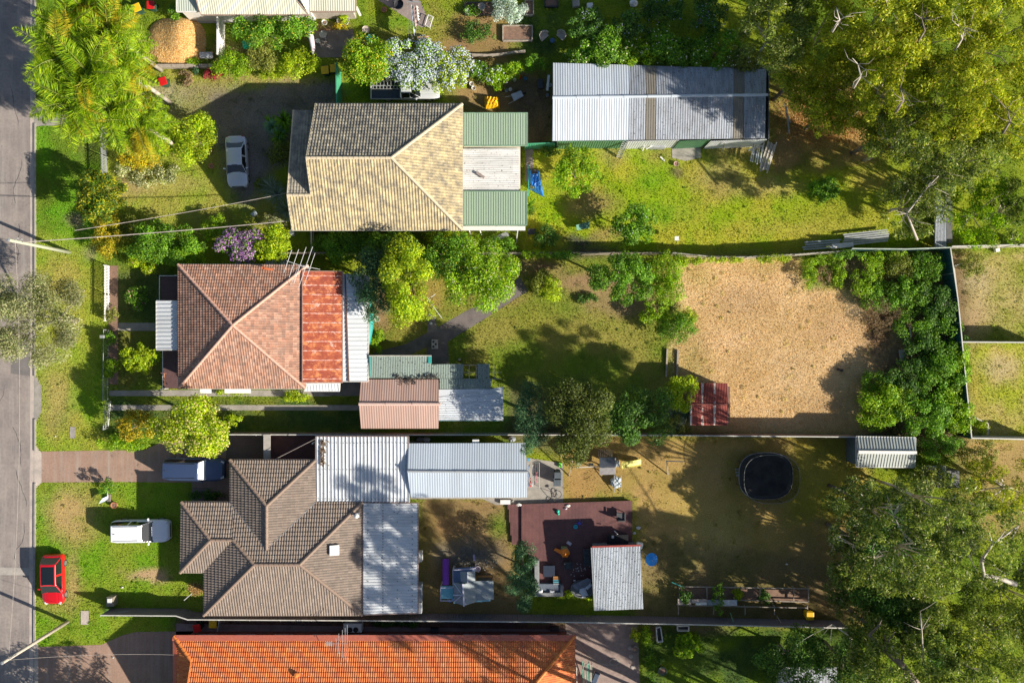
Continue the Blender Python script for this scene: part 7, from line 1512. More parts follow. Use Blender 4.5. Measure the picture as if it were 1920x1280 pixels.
stack((1508, 461), (1575, 456), 4, .12, .4, M('bluish_pipe', (.45, .5, .52)), 'low stack of grey metal lengths against the timber fence', .2); stack((1582, 450), (1664, 441), 6, .12, .5, GREYM, 'larger stack of striped roofing sheets near the timber fence', .18); board(1560, 462, 1600, 458, .7, .7, .4, WHITE, 'white sheet lying over the low metal stack')
board(1238, 294, 1246, 302, .05, .05, .12, WHITE, 'short white offcut on the lawn below the long shed'); board(1205, 283, 1211, 266, .05, 1.6, .1, WHITE, 'white board leaning on the long shed wall'); board(1172, 275, 1184, 275, .3, .3, .12, WHITE, 'white block beside the leaning ladder')
boxobj('workbench', 1232, 272, 0, (1.3, .6, .75), M('bench_grey', (.36, .38, .40)), 'grey work bench cluttered with offcuts beneath the white shed wall', 'bench', 0); board(1212, 280, 1232, 268, .9, 1.0, .08, WHITE, 'white stick across the grey work bench')
boxobj('tin', 1318, 272, 0, (.35, .35, .35), M('rust_tin', (.5, .38, .28)), 'small rusty square tin beside the shed slab', 'tin', .3)
# north yard bits
bb = thing('barbecue', 'black barbecue by the dark shrub against the fence', 'barbecue', G(997, 438)); p = G(997, 434, .9)
MB().box((p.x, p.y, .85), (.7, .5, .2)).build('hood', DARK, bb, bevel=.05); 
for sx in (-1, 1):
    for sy in (-1, 1): MB().box((p.x+sx*.3, p.y+sy*.2, .38), (.04, .04, .76)).build('leg', GREYM, bb)
board(972, 423, 968, 455, 2.5, .1, .08, WHITE, 'white downpipe leaning south of the south green lean-to', 'downpipe', 'pipe'); board(877, 424, 883, 440, 2.6, .4, .08, WHITE, 'left white strut below the south green lean-to', 'strut', 'strut'); board(897, 424, 903, 440, 2.6, .4, .08, WHITE, 'right white strut below the south green lean-to', 'strut', 'strut')
board(920, 451, 953, 438, .5, .6, .4, GREYM, 'leaning grey metal board beside the timber fence'); 
sw_ = thing('shade_cloth', 'green mesh cloth over a low frame on the north lawn', 'cloth', G(1092, 425)); mb = MB(); mb.slab([G(1080, 422, .7), G(1106, 415, .5), G(1104, 428, .3), G(1082, 432, .5)], .03); mb.build('cloth', M('green_mesh', (.08, .26, .18)), sw_); 
for x, y in ((1080, 422), (1106, 415), (1082, 432)): p = G(x, y, .5); MB().tube([(p.x, p.y, 0), p], .02, 5).build('post', GREYM, sw_)
sg = thing('letter_stand', 'white stand with thin legs on the north lawn beside the timber fence', 'stand', G(1268, 452)); p = G(1269, 447, .9); MB().box((p.x, p.y, .9), (.35, .35, .06)).build('top', WHITE, sg); 
for s in (-1, 1): MB().tube([(p.x+s*.15, p.y-.1, 0), (p.x+s*.12, p.y, .88)], .015, 5).build('leg', GREYM, sg)
mb = MB(); p = G(548, 437, .4); mb.box((p.x, p.y, .4), (.45, .38, .8), -.5); single(mb, 'chest', GREYM, 'grey metal box at the south-west corner of the cream house', 'box', bevel=.04)
mb = MB(); p = G(476, 401, .5); mb.box((p.x, p.y, .4), (.5, .35, .5), .6); single(mb, 'gas_barrel', M('steel_blue', (.35, .42, .45)), 'blue grey metal drum shape on the grass near the flax clump', 'drum', bevel=.1)
boxobj('water_heater', 518, 492, 0, (1.7, .5, .5), M('blue_grey', (.28, .33, .38)), 'blue grey tank lid in the gap under the tilted aerial', 'tank', 0)
# clothes pole and heater, middle yard
cp = thing('clothes_hoist', 'thin white T shaped clothes pole beside the vivid tree', 'clothes pole', G(805, 562)); p0 = G(806, 562, 0); MB().tube([p0, G(803, 560, 2.1)], .035, 7).build('pole', WHITE, cp); MB().tube([G(817, 551, 2.1), G(802, 561, 2.1)], .025, 6).build('arm', WHITE, cp); MB().tube([G(802, 561, 2.1), G(829, 597, 2.0)], .025, 6).build('arm', WHITE, cp)
bl = thing('block_stack', 'pair of pale concrete blocks with round holes on the dark path', 'concrete block', G(815, 645)); p = G(815, 645, .4); MB().box((p.x, p.y, .25), (.5, .8, .5)).build('block', CONC, bl)
for x, y in ((-.1, .2), (.1, .0), (-.1, -.2)): MB().lathe((p.x+x, p.y+y, .45), [(.1, 0), (.1, .06)], 12).build('hole', DARK, bl)
for i, (x, y) in enumerate(((861, 674), (808, 606), (1572, 692), (1578, 694))): mb = MB(); mb.blob(G(x, y, .1), (.14, .12, .12), i); single(mb, 'stone', [CONCP, WHITE, DARK, DARK][i], ['grey stone north of the broken green shed', 'white stone on the garden path', 'left black ball on the straw yard', 'right black ball on the straw yard'][i], 'stone' if i < 2 else 'ball')
boxobj('slab', 1692, 665, .3, (.5, .9, .15), CONCP, 'grey slab poking out of the ivy', 'slab', .2); boxobj('brick_block', 1777, 570, 1.2, (.9, .5, .1), M('pinkboard', (.5, .3, .22)), 'pinkish board showing between ivy and teal fence', 'board', 0); board(1705, 610, 1708, 632, .3, .3, .1, WHITE, 'small white post in the ivy yard')
boxobj('parcel', 1869, 469, 0, (.35, .3, .3), WHITE, 'small white box at the top of the upper eastern lawn', 'box', .2); board(1789, 499, 1812, 491, .1, .1, .1, WOODW, 'timber edging stub at the corner of the upper eastern lawn')
board(1789, 500, 1797, 570, .15, .15, .08, WOODW, 'timber edging east of the teal fence, north half'); board(1797, 570, 1805, 638, .15, .15, .08, WOODW, 'timber edging east of the teal fence, south half'); board(1822, 780, 1853, 794, .9, .9, .08, WOODW, 'low rail at the corner of the lower eastern lawn'); board(1853, 794, 1852, 815, .9, .9, .08, WOODW, 'short end rail of the corner pen')
# ---------------- bottom yard ----------------
dk = thing('deck', 'dark red timber deck between the conifer hedge and the deck shed', 'deck', G(1070, 1030))
RED = M('red_decking', (.18, .075, .07), (.12, .05, .05), 1.2, .6, bmp=.15)
mb = MB(); xa = T(952, 0).x; i = 0; x = xa
DP = [(952, 945), (975, 945), (1186, 938), (1187, 1028), (1118, 1030), (1120, 1100), (1050, 1118), (1000, 1118), (996, 1050), (980, 1022), (960, 1020)]
Yg = lambda px: None
def span(px, poly):
    ys = []
    for k_ in range(len(poly)):
        (x0, y0), (x1, y1) = poly[k_], poly[(k_+1) % len(poly)]
        if (x0 <= px) != (x1 <= px): ys.append(y0+(y1-y0)*(px-x0)/(x1-x0))
    return sorted(ys)
px = 953.0
while px < 1186:
    ys = span(px, DP); 
    z = .38 if px > 978 else .22
    for k_ in range(0, len(ys)-1, 2):
        a = G(px, ys[k_], z); b = G(px, ys[k_+1], z); mb.box(((a.x+b.x)/2, (a.y+b.y)/2, z-.015), (.105, abs(b.y-a.y), .03))
    px += 2.6
mb.build('decking', RED, dk)
mb = MB(); q = [G(x, y, .33) for x, y in ((980, 946), (1184, 940), (1185, 1026), (1116, 1028), (1118, 1098), (1050, 1115), (1002, 1115), (998, 1050), (982, 1022))]; mb.prism([tuple(p[:2]) for p in q], 0, .33); mb.build('deck_frame', M('deck_dark', (.05, .025, .022)), dk)
mb = MB(); q = [G(x, y, .19) for x, y in ((954, 946), (979, 946), (981, 1020), (962, 1018))]; mb.prism([tuple(p[:2]) for p in q], 0, .19); mb.build('step_frame', M('deck_dark', (.05, .025, .022)), dk)
def onz(px, py, h=.38): return h
ch = [(1163, 966, 180, 'lone dark rattan armchair at the east of the red deck'), (1100, 1035, 270, 'upper of two dark armchairs beside the deck shed'), (1101, 1049, 265, 'lower of two dark armchairs beside the deck shed'), (1065, 1058, 10, 'dark rattan armchair south of the orange toy slide')]
for x, y, a, lb in ch: r_ = chair(x, y, R(a), RATT, lb, 'armchair', 1.05, 'rattan armchairs on the deck'); r_.location.z = .38
tb = thing('coffee_table', 'square navy ottoman table on the red deck', 'table', G(1029, 1070)+Vector((0, 0, .38))); p = G(1029, 1070, .7); MB().box((p.x, p.y, .72), (.98, .95, .1)).build('table_top', M('navy_top', (.02, .03, .06), (.015, .025, .05), 3, .9), tb, bevel=.03); MB().box((p.x, p.y, .53), (.8, .8, .3)).build('base', RATT, tb)
SOFA = M('slate_cushion', (.13, .16, .20), (.10, .12, .16), 3, .8); PIL = M('white_cushion', (.75, .76, .80), (.68, .68, .72), 3, .8); PALB = M('grey_planks', (.28, .29, .29), (.22, .22, .23), 4, .8)
sf = thing('corner_sofa', 'L shaped grey outdoor sofa at the south-west of the deck', 'sofa', G(1020, 1105))
for x0, y0, x1, y1, z0, z1, m, nme in ((1005, 1094, 1052, 1112, .38, .78, SOFA, 'seat'), (1003, 1111, 1056, 1118, .2, 1.0, PALB, 'backrest'), (1002, 1050, 1011, 1095, .2, .95, PALB, 'backrest'), (1051, 1097, 1056, 1111, .3, .9, PALB, 'armrest')):
    a = G(x0, y0, z1); b = G(x1, y1, z1); MB().box(((a.x+b.x)/2, (a.y+b.y)/2, (z0+z1)/2), (abs(b.x-a.x), abs(a.y-b.y), z1-z0)).build(nme, m, sf, bevel=.03)
def cushion(px, py, z, rz, label, s=.45, m=None):
    c = G(px, py, z); mb = MB(); n = 8; vs = []; fs = []
    for sg in (1, -1):
        for j in range(n+1):
            for i in range(n+1): u = -1+2*i/n; v = -1+2*j/n; e = max(0, (1-u**4)*(1-v**4)); k = 1-.12*(u*u*(1-v*v)+0*v); x = u*s/2*(1-.1*(1-v*v)); y = v*s/2*(1-.1*(1-u*u)); ca, sa = math.cos(rz), math.sin(rz); vs.append((c.x+x*ca-y*sa, c.y+x*sa+y*ca, z+sg*.09*e**.5))
    w_ = (n+1)**2
    for j in range(n):
        for i in range(n): a = j*(n+1)+i; fs.append((a, a+1, a+n+2, a+n+1)); fs.append((w_+a+n+1, w_+a+n+2, w_+a+1, w_+a))
    mb.add(vs, fs); return single(mb, 'cushion', m or PIL, label, 'cushion', 'cushions on the deck seats', smooth=True)
cushion(1013, 1110, .9, .1, 'left white cushion on the corner sofa'); cushion(1034, 1111, .88, -.2, 'right white cushion on the corner sofa'); cushion(1005, 1103, .9, .8, 'white cushion in the corner of the sofa'); cushion(1093, 1105, .95, -.05, 'lower square white cushion on the round daybed', .62); cushion(1102, 1096, 1.0, .75, 'upper tilted white cushion on the round daybed', .62); cushion(1095, 1112, .9, .4, 'crumpled white cushion at the edge of the round daybed', .6)
rd = thing('daybed', 'round grey wicker daybed holding white cushions beside the deck shed', 'daybed', G(1092, 1103)); p = G(1092, 1104, .7); MB().lathe((p.x, p.y, .1), [(.85, 0), (.98, .4), (1.0, .62), (.9, .62), (.88, .5), (.02, .5)], 26, 1, .75).build('base', M('wicker', (.20, .21, .22), (.15, .16, .17), 8, .8), rd)
mb = MB(); mb.slab([G(1073, 1097, 1.3), G(1102, 1083, 1.5), G(1110, 1088, 1.35), G(1100, 1100, 1.05), G(1082, 1106, 1.0)], .05); mb.build('canopy', M('canopy_grey', (.20, .22, .27)), rd)
rk = thing('striped_rack', 'small slatted rack of orange and blue stripes by the corner sofa', 'rack', G(1043, 1087))
for i, m in enumerate(('o', 'o', 'b', 'b', 'w')): q = G(1043, 1081+i*3.3, .8); MB().box((q.x, q.y, .8), (.52, .09, .04)).build('slat', M('orange_slat', (.55, .25, .08)) if m == 'o' else M('blue_slat', (.10, .34, .42)) if m == 'b' else M('grey_slat', (.3, .32, .34)), rk)
for sx in (-.24, .24): q = G(1043, 1088, .6); MB().box((q.x+sx, q.y, .57), (.04, .7, .4)).build('side_frame', DARK, rk)
OR = M('toy_orange', (.88, .25, .01), (.80, .2, .01), 3, .4)
ty = thing('toy_slide', 'orange plastic toy playhouse slide on the red deck', 'toy slide', G(1053, 1036)+Vector((0, 0, .38)))
mb = MB(); mb.slab([G(1038, 1031, .55), G(1041, 1027, .55), G(1056, 1032, 1.0), G(1052, 1039, 1.0)], .06); mb.build('slide', OR, ty); mb = MB(); p = G(1060, 1038, 1.3); mb.lathe((p.x, p.y, .95), [(.42, 0), (.40, .1), (.02, .45)], 6); mb.build('roof', OR, ty); MB().lathe((p.x, p.y, .38), [(.40, 0), (.36, .6)], 6).build('wall', WHITE, ty)
mb = MB(); q = G(1058, 1029, .9); mb.box((q.x, q.y, .7), (.5, .25, .6)); mb.build('window_panel', M('olive_plastic', (.30, .34, .16)), ty)
for i, (x, y, s, m, lb) in enumerate(((1046, 958, .13, 'aq', 'upper aqua ball on the red deck'), (1047, 963, .10, 'aq', 'lower aqua ball on the red deck'))): mb = MB(); p = G(x, y, .5); mb.lathe((p.x, p.y, .38), [(.02, 0), (s, s*.6), (s, s*1.2), (.02, s*2)], 14); single(mb, 'toy_ball', M('aqua', (.02, .55, .38)), lb, 'ball', smooth=True)
mb = MB(); p = G(1079, 987, .4); mb.lathe((p.x, p.y, .38), [(.17, 0), (.18, .08), (.12, .08), (.12, .02)], 18); single(mb, 'toy_ring', M('aqua_blue', (.03, .45, .55)), 'aqua ring next to the blue toy octopus', 'ring')
oc = thing('toy_octopus', 'blue plush octopus shape sprawled on the red deck', 'toy', G(1086, 981)+Vector((0, 0, .38))); p = G(1086, 981, .45); MB().blob(p, (.12, .12, .08), 1).build('body', M('toy_blue', (.05, .08, .6)), oc, smooth=True)
for i in range(7): a = i*.9+.3; MB().tube([p, p+Vector((math.cos(a)*.25, math.sin(a)*.25, -.04)), p+Vector((math.cos(a+.3)*.42, math.sin(a+.3)*.42, -.06))], [.03, .02, .01], 5).build('tentacle', M('toy_violet', (.22, .15, .40)), oc)
boxobj('toy_board', 1067, 1018, .38, (.42, .25, .03), M('pale_pink', (.68, .60, .68)), 'pale pink oval board on the red deck', 'board', -.6, .01)
for i, (x, y, s, lb) in enumerate(((1065, 948, .3, 'larger white rag at the north edge of the deck'), (1061, 953, .2, 'smaller pinkish rag at the north edge of the deck'), (973, 946, .3, 'white hose end at the corner of the deck step'), (1197, 989, .3, 'white cross shaped object on the dry grass east of the deck'), (1189, 999, .25, 'white bottle at the east edge of the deck'), (1077, 1088, .16, 'small white scrap on the deck near the daybed'), (229, 1101, .18, 'crumpled white paper on the front lawn'), (1440, 868, .3, 'white cloth left of the trampoline'), (1441, 905, .16, 'pale ball left of the trampoline'), (1475, 1057, .18, 'small pale toy on the shaded dry lawn'), (104, 818, .1, 'tiny white scrap on the nature strip'), (212, 1232, .12, 'white lid on the lower driveway'))):
    z = .38 if 'deck' in lb and 'east' not in lb else 0
    mb = MB(); p = G(x, y, z+.05); mb.blob((p.x, p.y, z+.06), (s*.6, s*.35, .06), i, .4); single(mb, 'scrap', WHITE if i != 1 else M('pale_pink', (.68, .60, .68)), lb, 'scrap')
rg2 = random.Random(5)
mb = MB()
for i in range(26): p = G(1083+rg2.gauss(0, 10), 1067+rg2.gauss(0, 5), .4); mb.box((p.x, p.y, .4), (rg2.uniform(.04, .12), .05, .03), rg2.uniform(0, 3))
single(mb, 'toy_pieces', WHITE, 'small pale toy pieces scattered on the deck by the armchairs', 'toy pieces', kind='stuff')
# black outdoor bench kitchen
bk = thing('outdoor_bar', 'black outdoor table against the north side of the deck shed', 'table', G(1157, 1010)); a = G(1138, 1002, 1.1); b = G(1178, 1019, 1.1); MB().box(((a.x+b.x)/2, (a.y+b.y)/2, 1.1), (b.x-a.x, a.y-b.y, .06)).build('table_top', M('black_top', (.012, .013, .016), (.01, .01, .012), 4, .4), bk)
MB().box(((a.x+b.x)/2, (a.y+b.y)/2, .72), (b.x-a.x-.15, a.y-b.y-.1, .7)).build('cabinet', DARK, bk)
boxobj('jug', 1149, 1006, 1.13, (.18, .22, .1), WHITE, 'pale jug on the black outdoor table', 'jug'); board(1152, 995, 1158, 1001, 1.0, 1.3, .06, WHITE, 'white stick leaning on the black outdoor table'); boxobj('white_tub', 1199, 1022, .8, (.55, .55, .3), WHITE, 'white tub at the north-east corner of the deck shed', 'tub', -.2, .08)
um = thing('beach_umbrella', 'small bright blue parasol east of the deck shed', 'umbrella', G(1222, 1049, 0)); p = G(1222, 1049, 1.6); mb = MB(); n = 12
vs = [(p.x, p.y, 1.75)]+[(p.x+.5*math.cos(2*math.pi*i/n)*(1 if i % 1 == 0 else .9), p.y+.56*math.sin(2*math.pi*i/n), 1.5-.0*(i % 2)) for i in range(n)]; mid_ = [(p.x+.54*math.cos(2*math.pi*(i+.5)/n)*.93, p.y+.60*math.sin(2*math.pi*(i+.5)/n)*.93, 1.53) for i in range(n)]
mb.add(vs+mid_, [(0, i+1, n+1+i, (i+1) % n+1) for i in range(n)]); o = mb.build('canopy', M('umbrella_blue', (.01, .24, .75), (.01, .30, .85), 3, .5), um); o.modifiers.new('solid', 'SOLIDIFY').thickness = .01
MB().tube([G(1204, 1033, .1), (p.x, p.y, 1.75), (p.x+.02, p.y, 1.85)], .02, 6).build('pole', WHITE, um)
# bicycles, bins, rack on the patio
rk = thing('drying_rack', 'metal drying rack full of clothes at the end of the blue-grey tin roof', 'drying rack', G(1000, 890)); q = [G(990, 866, 1.0), G(1011, 867, 1.0), G(1011, 915, 1.0), G(989, 916, 1.0)]
for a, b in ((0, 1), (1, 2), (2, 3), (3, 0)): MB().tube([q[a], q[b]], .02, 5).build('frame_bar', GREYM, rk)
for i in range(1, 6): MB().tube([q[0].lerp(q[1], i/6), q[3].lerp(q[2], i/6)], .008, 4).build('wire', GREYM, rk)
for p in q: MB().tube([p, (p.x, p.y, 0)], .018, 5).build('leg', GREYM, rk)
for i, (x, y0, y1, c_, lb) in enumerate(((991, 872, 912, (.10, .25, .55), 'blue shirt on the drying rack'), (994, 896, 913, (.65, .03, .04), 'red garment on the drying rack'), (998, 872, 912, (.55, .55, .6), 'pale garment on the drying rack'), (1002, 876, 908, (.05, .05, .08), 'black garment on the drying rack'), (1006, 885, 905, (.5, .15, .2), 'pinkish garment on the drying rack'))): cloth(x, y0, x, y1, 1.0, .4, M('garment_%s' % 'abcde'[i], c_), lb, 'garment', 10, 'clothes on the drying rack')
bins(1046, 892, M('grey_lid', (.10, .12, .14)), 'dark lidded bin on the edge of the patio slab', 0, DARK); bins(1045, 903, M('grey_lid', (.10, .12, .14)), 'second dark lidded bin nearer the bicycle', 0, DARK)
boxobj('green_box', 1050, 871, 0, (.22, .4, .25), M('vivid_green', (.15, .75, .03)), 'vivid green plastic box on the patio slab', 'box', 0, .03); boxobj('blue_box', 991, 861, 1.0, (.25, .25, .2), M('blue_bucket', (.08, .30, .5)), 'blue container at the corner of the blue-grey tin roof', 'box', 0)
by = thing('bicycle', 'black bicycle lying on the patio slab next to the deck', 'bicycle', G(1042, 935)); c1 = G(1045, 926, .15); c2 = G(1040, 941, .12)
def ring(c, r, mat, nm, par, tilt=.25, n=24):
    mb = MB(); pts = [c+Vector((r*math.cos(2*math.pi*i/n), r*math.sin(2*math.pi*i/n), tilt*r*math.sin(2*math.pi*i/n+1)+.05)) for i in range(n+1)]; mb.tube(pts, .025, 5, False); return mb.build(nm, mat, par)
ring(c1, .33, TYRE, 'wheel', by); ring(c2+Vector((-.25, 0, 0)), .33, TYRE, 'wheel', by); 
for a, b in ((c1, c2), (c1, c1+Vector((-.5, .1, .3))), (c2, c1+Vector((-.5, .1, .3))), (c1+Vector((-.2, .4, .2)), c1)): MB().tube([a+Vector((0, 0, .1)), b+Vector((0, 0, .1))], .02, 5).build('frame_tube', DARK, by)
boxobj('saddle', 1042, 919, .4, (.25, .15, .08), DARK, 'grey bag resting beside the bicycle', 'bag', .4)
# playset with yellow slide
ps = thing('play_tower', 'grey roofed climbing tower with a yellow slide under the tangled dark tree', 'playset', G(1140, 880))
MB().slab([G(1124, 857, 2.0), G(1153, 857, 2.0), G(1153, 876, 2.4), G(1124, 876, 2.4)], .05).build('roof', M('slate_roof', (.10, .12, .15), (.08, .09, .12)), ps); MB().slab([G(1124, 890, 2.0), G(1153, 889, 2.0), G(1153, 876.5, 2.4), G(1124, 877, 2.4)], .05).build('roof', M('grey_roof', (.26, .25, .25), (.2, .19, .19)), ps)
for x, y in ((1127, 859), (1150, 859), (1150, 886), (1127, 887)): p = G(x, y, 1.8); MB().box((p.x, p.y, 1.0), (.08, .08, 2.0)).build('post', WOOD, ps)
mb = MB(); p = G(1140, 873, 1.1); mb.box((p.x, p.y, 1.1), (1.3, 1.3, .06)); mb.build('platform', WOOD, ps)
mb = MB(); vs = []; fs = []
for i in range(9): t_ = i/8; a = G(1166+t_*36, 872-t_*6, 1.25-1.1*t_**.9); vs += [a+Vector((0, .25, .1)), a+Vector((0, .2, 0)), a+Vector((0, -.2, 0)), a+Vector((0, -.25, .1))]
for i in range(8):
    for j in range(3): fs.append((4*i+j, 4*i+j+1, 4*i+j+5, 4*i+j+4))
mb.add(vs, fs); o = mb.build('slide', M('faded_yellow', (.85, .76, .16), (.66, .60, .14), 5, .5), ps); o.modifiers.new('solid', 'SOLIDIFY').thickness = .03
mb = MB(); mb.bar(G(1079, 876, 2.0), G(1124, 874, 2.0), .07, .07); mb.build('swing_beam', WOODW, ps); 
for a, b in (((1074, 862, 2.0), (1067, 892, .0)),): MB().bar(G(*a), G(*b), .07, .07).build('swing_leg', WOOD, ps)
for x in (1085, 1108): p = G(x, 870, .5); MB().box((p.x, p.y, .5), (.42, .18, .04)).build('swing_seat', M('seat_green', (.4, .42, .3)), ps)
for i in range(8): MB().bar(G(1122+i*3.6, 842, .9), G(1122+i*3.6, 855, 1.2), .04, .04).build('ramp_slat', WOOD, ps)
mb = MB(); mb.bar(G(1152, 890, 1.1), G(1152, 922, .1), .05, .05); mb.build('ladder_rail', GREYM, ps); mb = MB(); mb.bar(G(1165, 890, 1.1), G(1165, 922, .1), .05, .05); mb.build('ladder_rail', GREYM, ps)
tarp([(1152, 862), (1163, 864), (1165, 877), (1153, 878)], 1.5, M('pale_blue_sheet', (.55, .62, .66)), 'pale crumpled sheet on the climbing tower', 7, 'cloth', 'crumpled_sheet', 8, .2)
mb = MB(); 
for i in range(7): a = i*.9; c_ = G(1156, 904, .35); mb.blob((c_.x+.28*math.cos(a)*(i > 0), c_.y+.3*math.sin(a)*(i > 0), .3), (.26, .22, .18), i, .2)
single(mb, 'deflated_pool', M('pale_blue_sheet', (.66, .72, .78), (.45, .55, .75), 5, .5), 'crumpled white and blue inflatable lying below the climbing tower', 'inflatable', smooth=True)
hp = thing('washing_post', 'T shaped galvanised washing post on the dry lawn', 'washing post', G(1250, 888)); MB().tube([G(1252, 889, 0), G(1250, 863, 2.0)], .05, 8).build('post', GREYM, hp); MB().tube([G(1251, 864, 2.0), G(1283, 865, 2.0)], .04, 8).build('arm', GREYM, hp)
# trampoline
tp = thing('trampoline', 'black netted oval trampoline on the dry lawn', 'trampoline', G(1437, 892, 0)); c = G(1436, 892, .9); rx, ry = 2.25, 1.95; n = 44
def sup(i, rx_, ry_, z, e=.75): a = 2*math.pi*i/n; ca, sa = math.cos(a), math.sin(a); return Vector((c.x+rx_*math.copysign(abs(ca)**e, ca), c.y+ry_*math.copysign(abs(sa)**e, sa), z))
MB().slab([sup(i, rx*.86, ry*.86, .92) for i in range(n)], .02).build('jumping_mat', M('tramp_mat', (.022, .022, .023), (.05, .048, .045), 1.2, .95), tp)
mb = MB(); vs = [sup(i, rx*.86, ry*.86, .925) for i in range(n)]+[sup(i, rx, ry, .94) for i in range(n)]; mb.add(vs, [(i, (i+1) % n, n+(i+1) % n, n+i) for i in range(n)]); mb.build('spring_pad', M('tramp_pad', (.05, .052, .055), (.03, .032, .034), 2, .8), tp)
m_, t_, b_ = newmat('net'); tr_ = N(t_, 'ShaderNodeBsdfTransparent'); mx_ = N(t_, 'ShaderNodeMixShader'); mx_.inputs[0].default_value = .38; b_.inputs['Base Color'].default_value = (.02, .02, .02, 1); L(t_, tr_.outputs[0], mx_.inputs[1]); L(t_, b_.outputs[0], mx_.inputs[2]); L(t_, mx_.outputs[0], t_.nodes['Material Output'].inputs[0])
mb = MB(); vs = [sup(i, rx*.95, ry*.95, .95) for i in range(n)]+[sup(i, rx*1.0, ry*1.0, 2.5) for i in range(n)]; mb.add(vs, [(i, (i+1) % n, n+(i+1) % n, n+i) for i in range(n)]); mb.build('safety_net', m_, tp)
MB().tube([sup(i, rx*1.02, ry*1.02, 2.5) for i in range(n+1)], .02, 5, False).build('top_ring', M('grey_tube', (.22, .23, .22)), tp); MB().tube([sup(i, rx, ry, .9) for i in range(n+1)], .035, 6, False).build('frame_ring', GREYM, tp)
for k_ in range(8): i = k_*5.5+2; MB().tube([sup(i, rx*1.03, ry*1.03, 0), sup(i, rx*1.03, ry*1.03, 2.5)], .025, 6).build('net_pole', DARK, tp)
st_ = thing('trampoline_steps', 'small dark steps at the west side of the trampoline', 'steps', G(1383, 885)); 
for i in range(3): p = G(1383, 880+i*5, .5); MB().box((p.x, p.y, .3+.2*i), (.35, .12, .03)).build('step', GREYM, st_)
# play house
ph = thing('play_house', 'grey roofed wooden play house with a purple slide on the shaded lawn', 'playhouse', G(875, 1095))
PR = M('play_roof', (.27, .31, .33), (.20, .24, .26), 2.5, .7); PT = M('play_trim', (.66, .64, .78)); PBL = M('play_blue', (.22, .50, .58), (.18, .44, .52), 3, .6)
def rf(fs, nm='roof', th=.05, m=PR):
    for f in fs: MB().slab([G(*p) for p in f], th).build(nm, m, ph)
rf([[(850, 1091, 2.0), (868, 1095, 2.5), (870, 1135, 2.5), (851, 1129, 2.0)], [(868, 1095, 2.5), (891, 1089, 2.05), (892, 1128, 2.05), (870, 1135, 2.5)], [(891, 1089, 2.0), (925, 1088, 1.95), (926, 1123, 1.95), (892, 1126, 2.0)], [(863, 1071, 2.3), (877, 1072, 2.65), (877, 1092, 2.65), (864, 1090, 2.3)], [(877, 1072, 2.65), (891, 1070, 2.3), (891, 1088, 2.3), (877, 1092, 2.65)]])
mb = MB(); mb.bar(G(868, 1094, 2.54), G(870, 1136, 2.54), .12, .05); mb.build('ridge', PT, ph); mb = MB(); mb.bar(G(877, 1072, 2.69), G(877, 1092, 2.69), .08, .04); mb.build('ridge', PT, ph); mb = MB(); mb.bar(G(850, 1115, 2.07), G(868, 1115, 2.5), .08, .05); mb.build('trim', PT, ph)
for a, b in (((851, 1093, 2.06), (867, 1115, 2.5)), ((851, 1128, 2.06), (867, 1115, 2.5))): mb = MB(); mb.bar(G(*a), G(*b), .05, .05); mb.build('trim', PT, ph)
mb = MB(); q = [tuple(G(x, y, 1.0)[:2]) for x, y in ((852, 1094), (920, 1093), (920, 1120), (852, 1124))]; mb.prism(q, 0, 1.9); mb.build('wall', PBL, ph)
mb = MB(); q = [G(827, 1098, 1.2), G(850, 1098, 1.2), G(850, 1122, 1.2), G(827, 1122, 1.2)]; mb.slab(q, .06); mb.build('balcony_floor', M('aqua_paint', (.25, .60, .66), (.2, .5, .58), 3, .5), ph)
for a, b in ((0, 1), (3, 0), (2, 3)): mb = MB(); mb.bar(q[a]+Vector((0, 0, .5)), q[b]+Vector((0, 0, .5)), .05, .06); mb.build('balcony_rail', PT, ph)
for p in q: MB().box((p.x, p.y, .85), (.07, .07, 1.7)).build('post', PT, ph)
mb = MB(); vs = []; fs = []
for i in range(9): t_ = i/8; a = G(836, 1096-t_*49, 1.3-1.2*t_**.9); vs += [a+Vector((-.24, 0, .12)), a+Vector((-.2, 0, 0)), a+Vector((.2, 0, 0)), a+Vector((.24, 0, .12))]
for i in range(8):
    for j in range(3): fs.append((4*i+j, 4*i+j+1, 4*i+j+5, 4*i+j+4))
mb.add(vs, fs); o = mb.build('slide', M('purple_plastic', (.26, .05, .50), (.22, .04, .43), 4, .4), ph); o.modifiers.new('solid', 'SOLIDIFY').thickness = .03
mb = MB(); q = [G(850, 1065, .9), G(891, 1062, .9), G(891, 1090, .9), G(850, 1092, .9)]; mb.slab(q, .05); mb.build('deck', M('play_deck', (.18, .24, .42), (.14, .2, .34)), ph)
for a, b in ((0, 1), (3, 0)): mb = MB(); mb.bar(q[a]+Vector((0, 0, .5)), q[b]+Vector((0, 0, .5)), .05, .06); mb.build('deck_rail', PT, ph)
for p in q: MB().box((p.x, p.y, .7), (.07, .07, 1.4)).build('post', PT, ph)
mb = MB(); q = [G(893, 1080, .4), G(924, 1080, .4), G(924, 1090, .4), G(893, 1090, .4)]; mb.prism([tuple(p[:2]) for p in q], .0, .3); mb.build('sand_tray', M('sand', (.30, .22, .14)), ph)
for a, b in ((0, 1), (0, 3), (1, 2)): mb = MB(); mb.bar(q[a], q[b], .1, .1); mb.build('tray_board', M('orange_board', (.55, .26, .07)), ph)
ring(G(844, 1123, .9), .2, M('toy_wheel_blue', (.01, .15, .8)), 'steering_wheel', ph, 0)
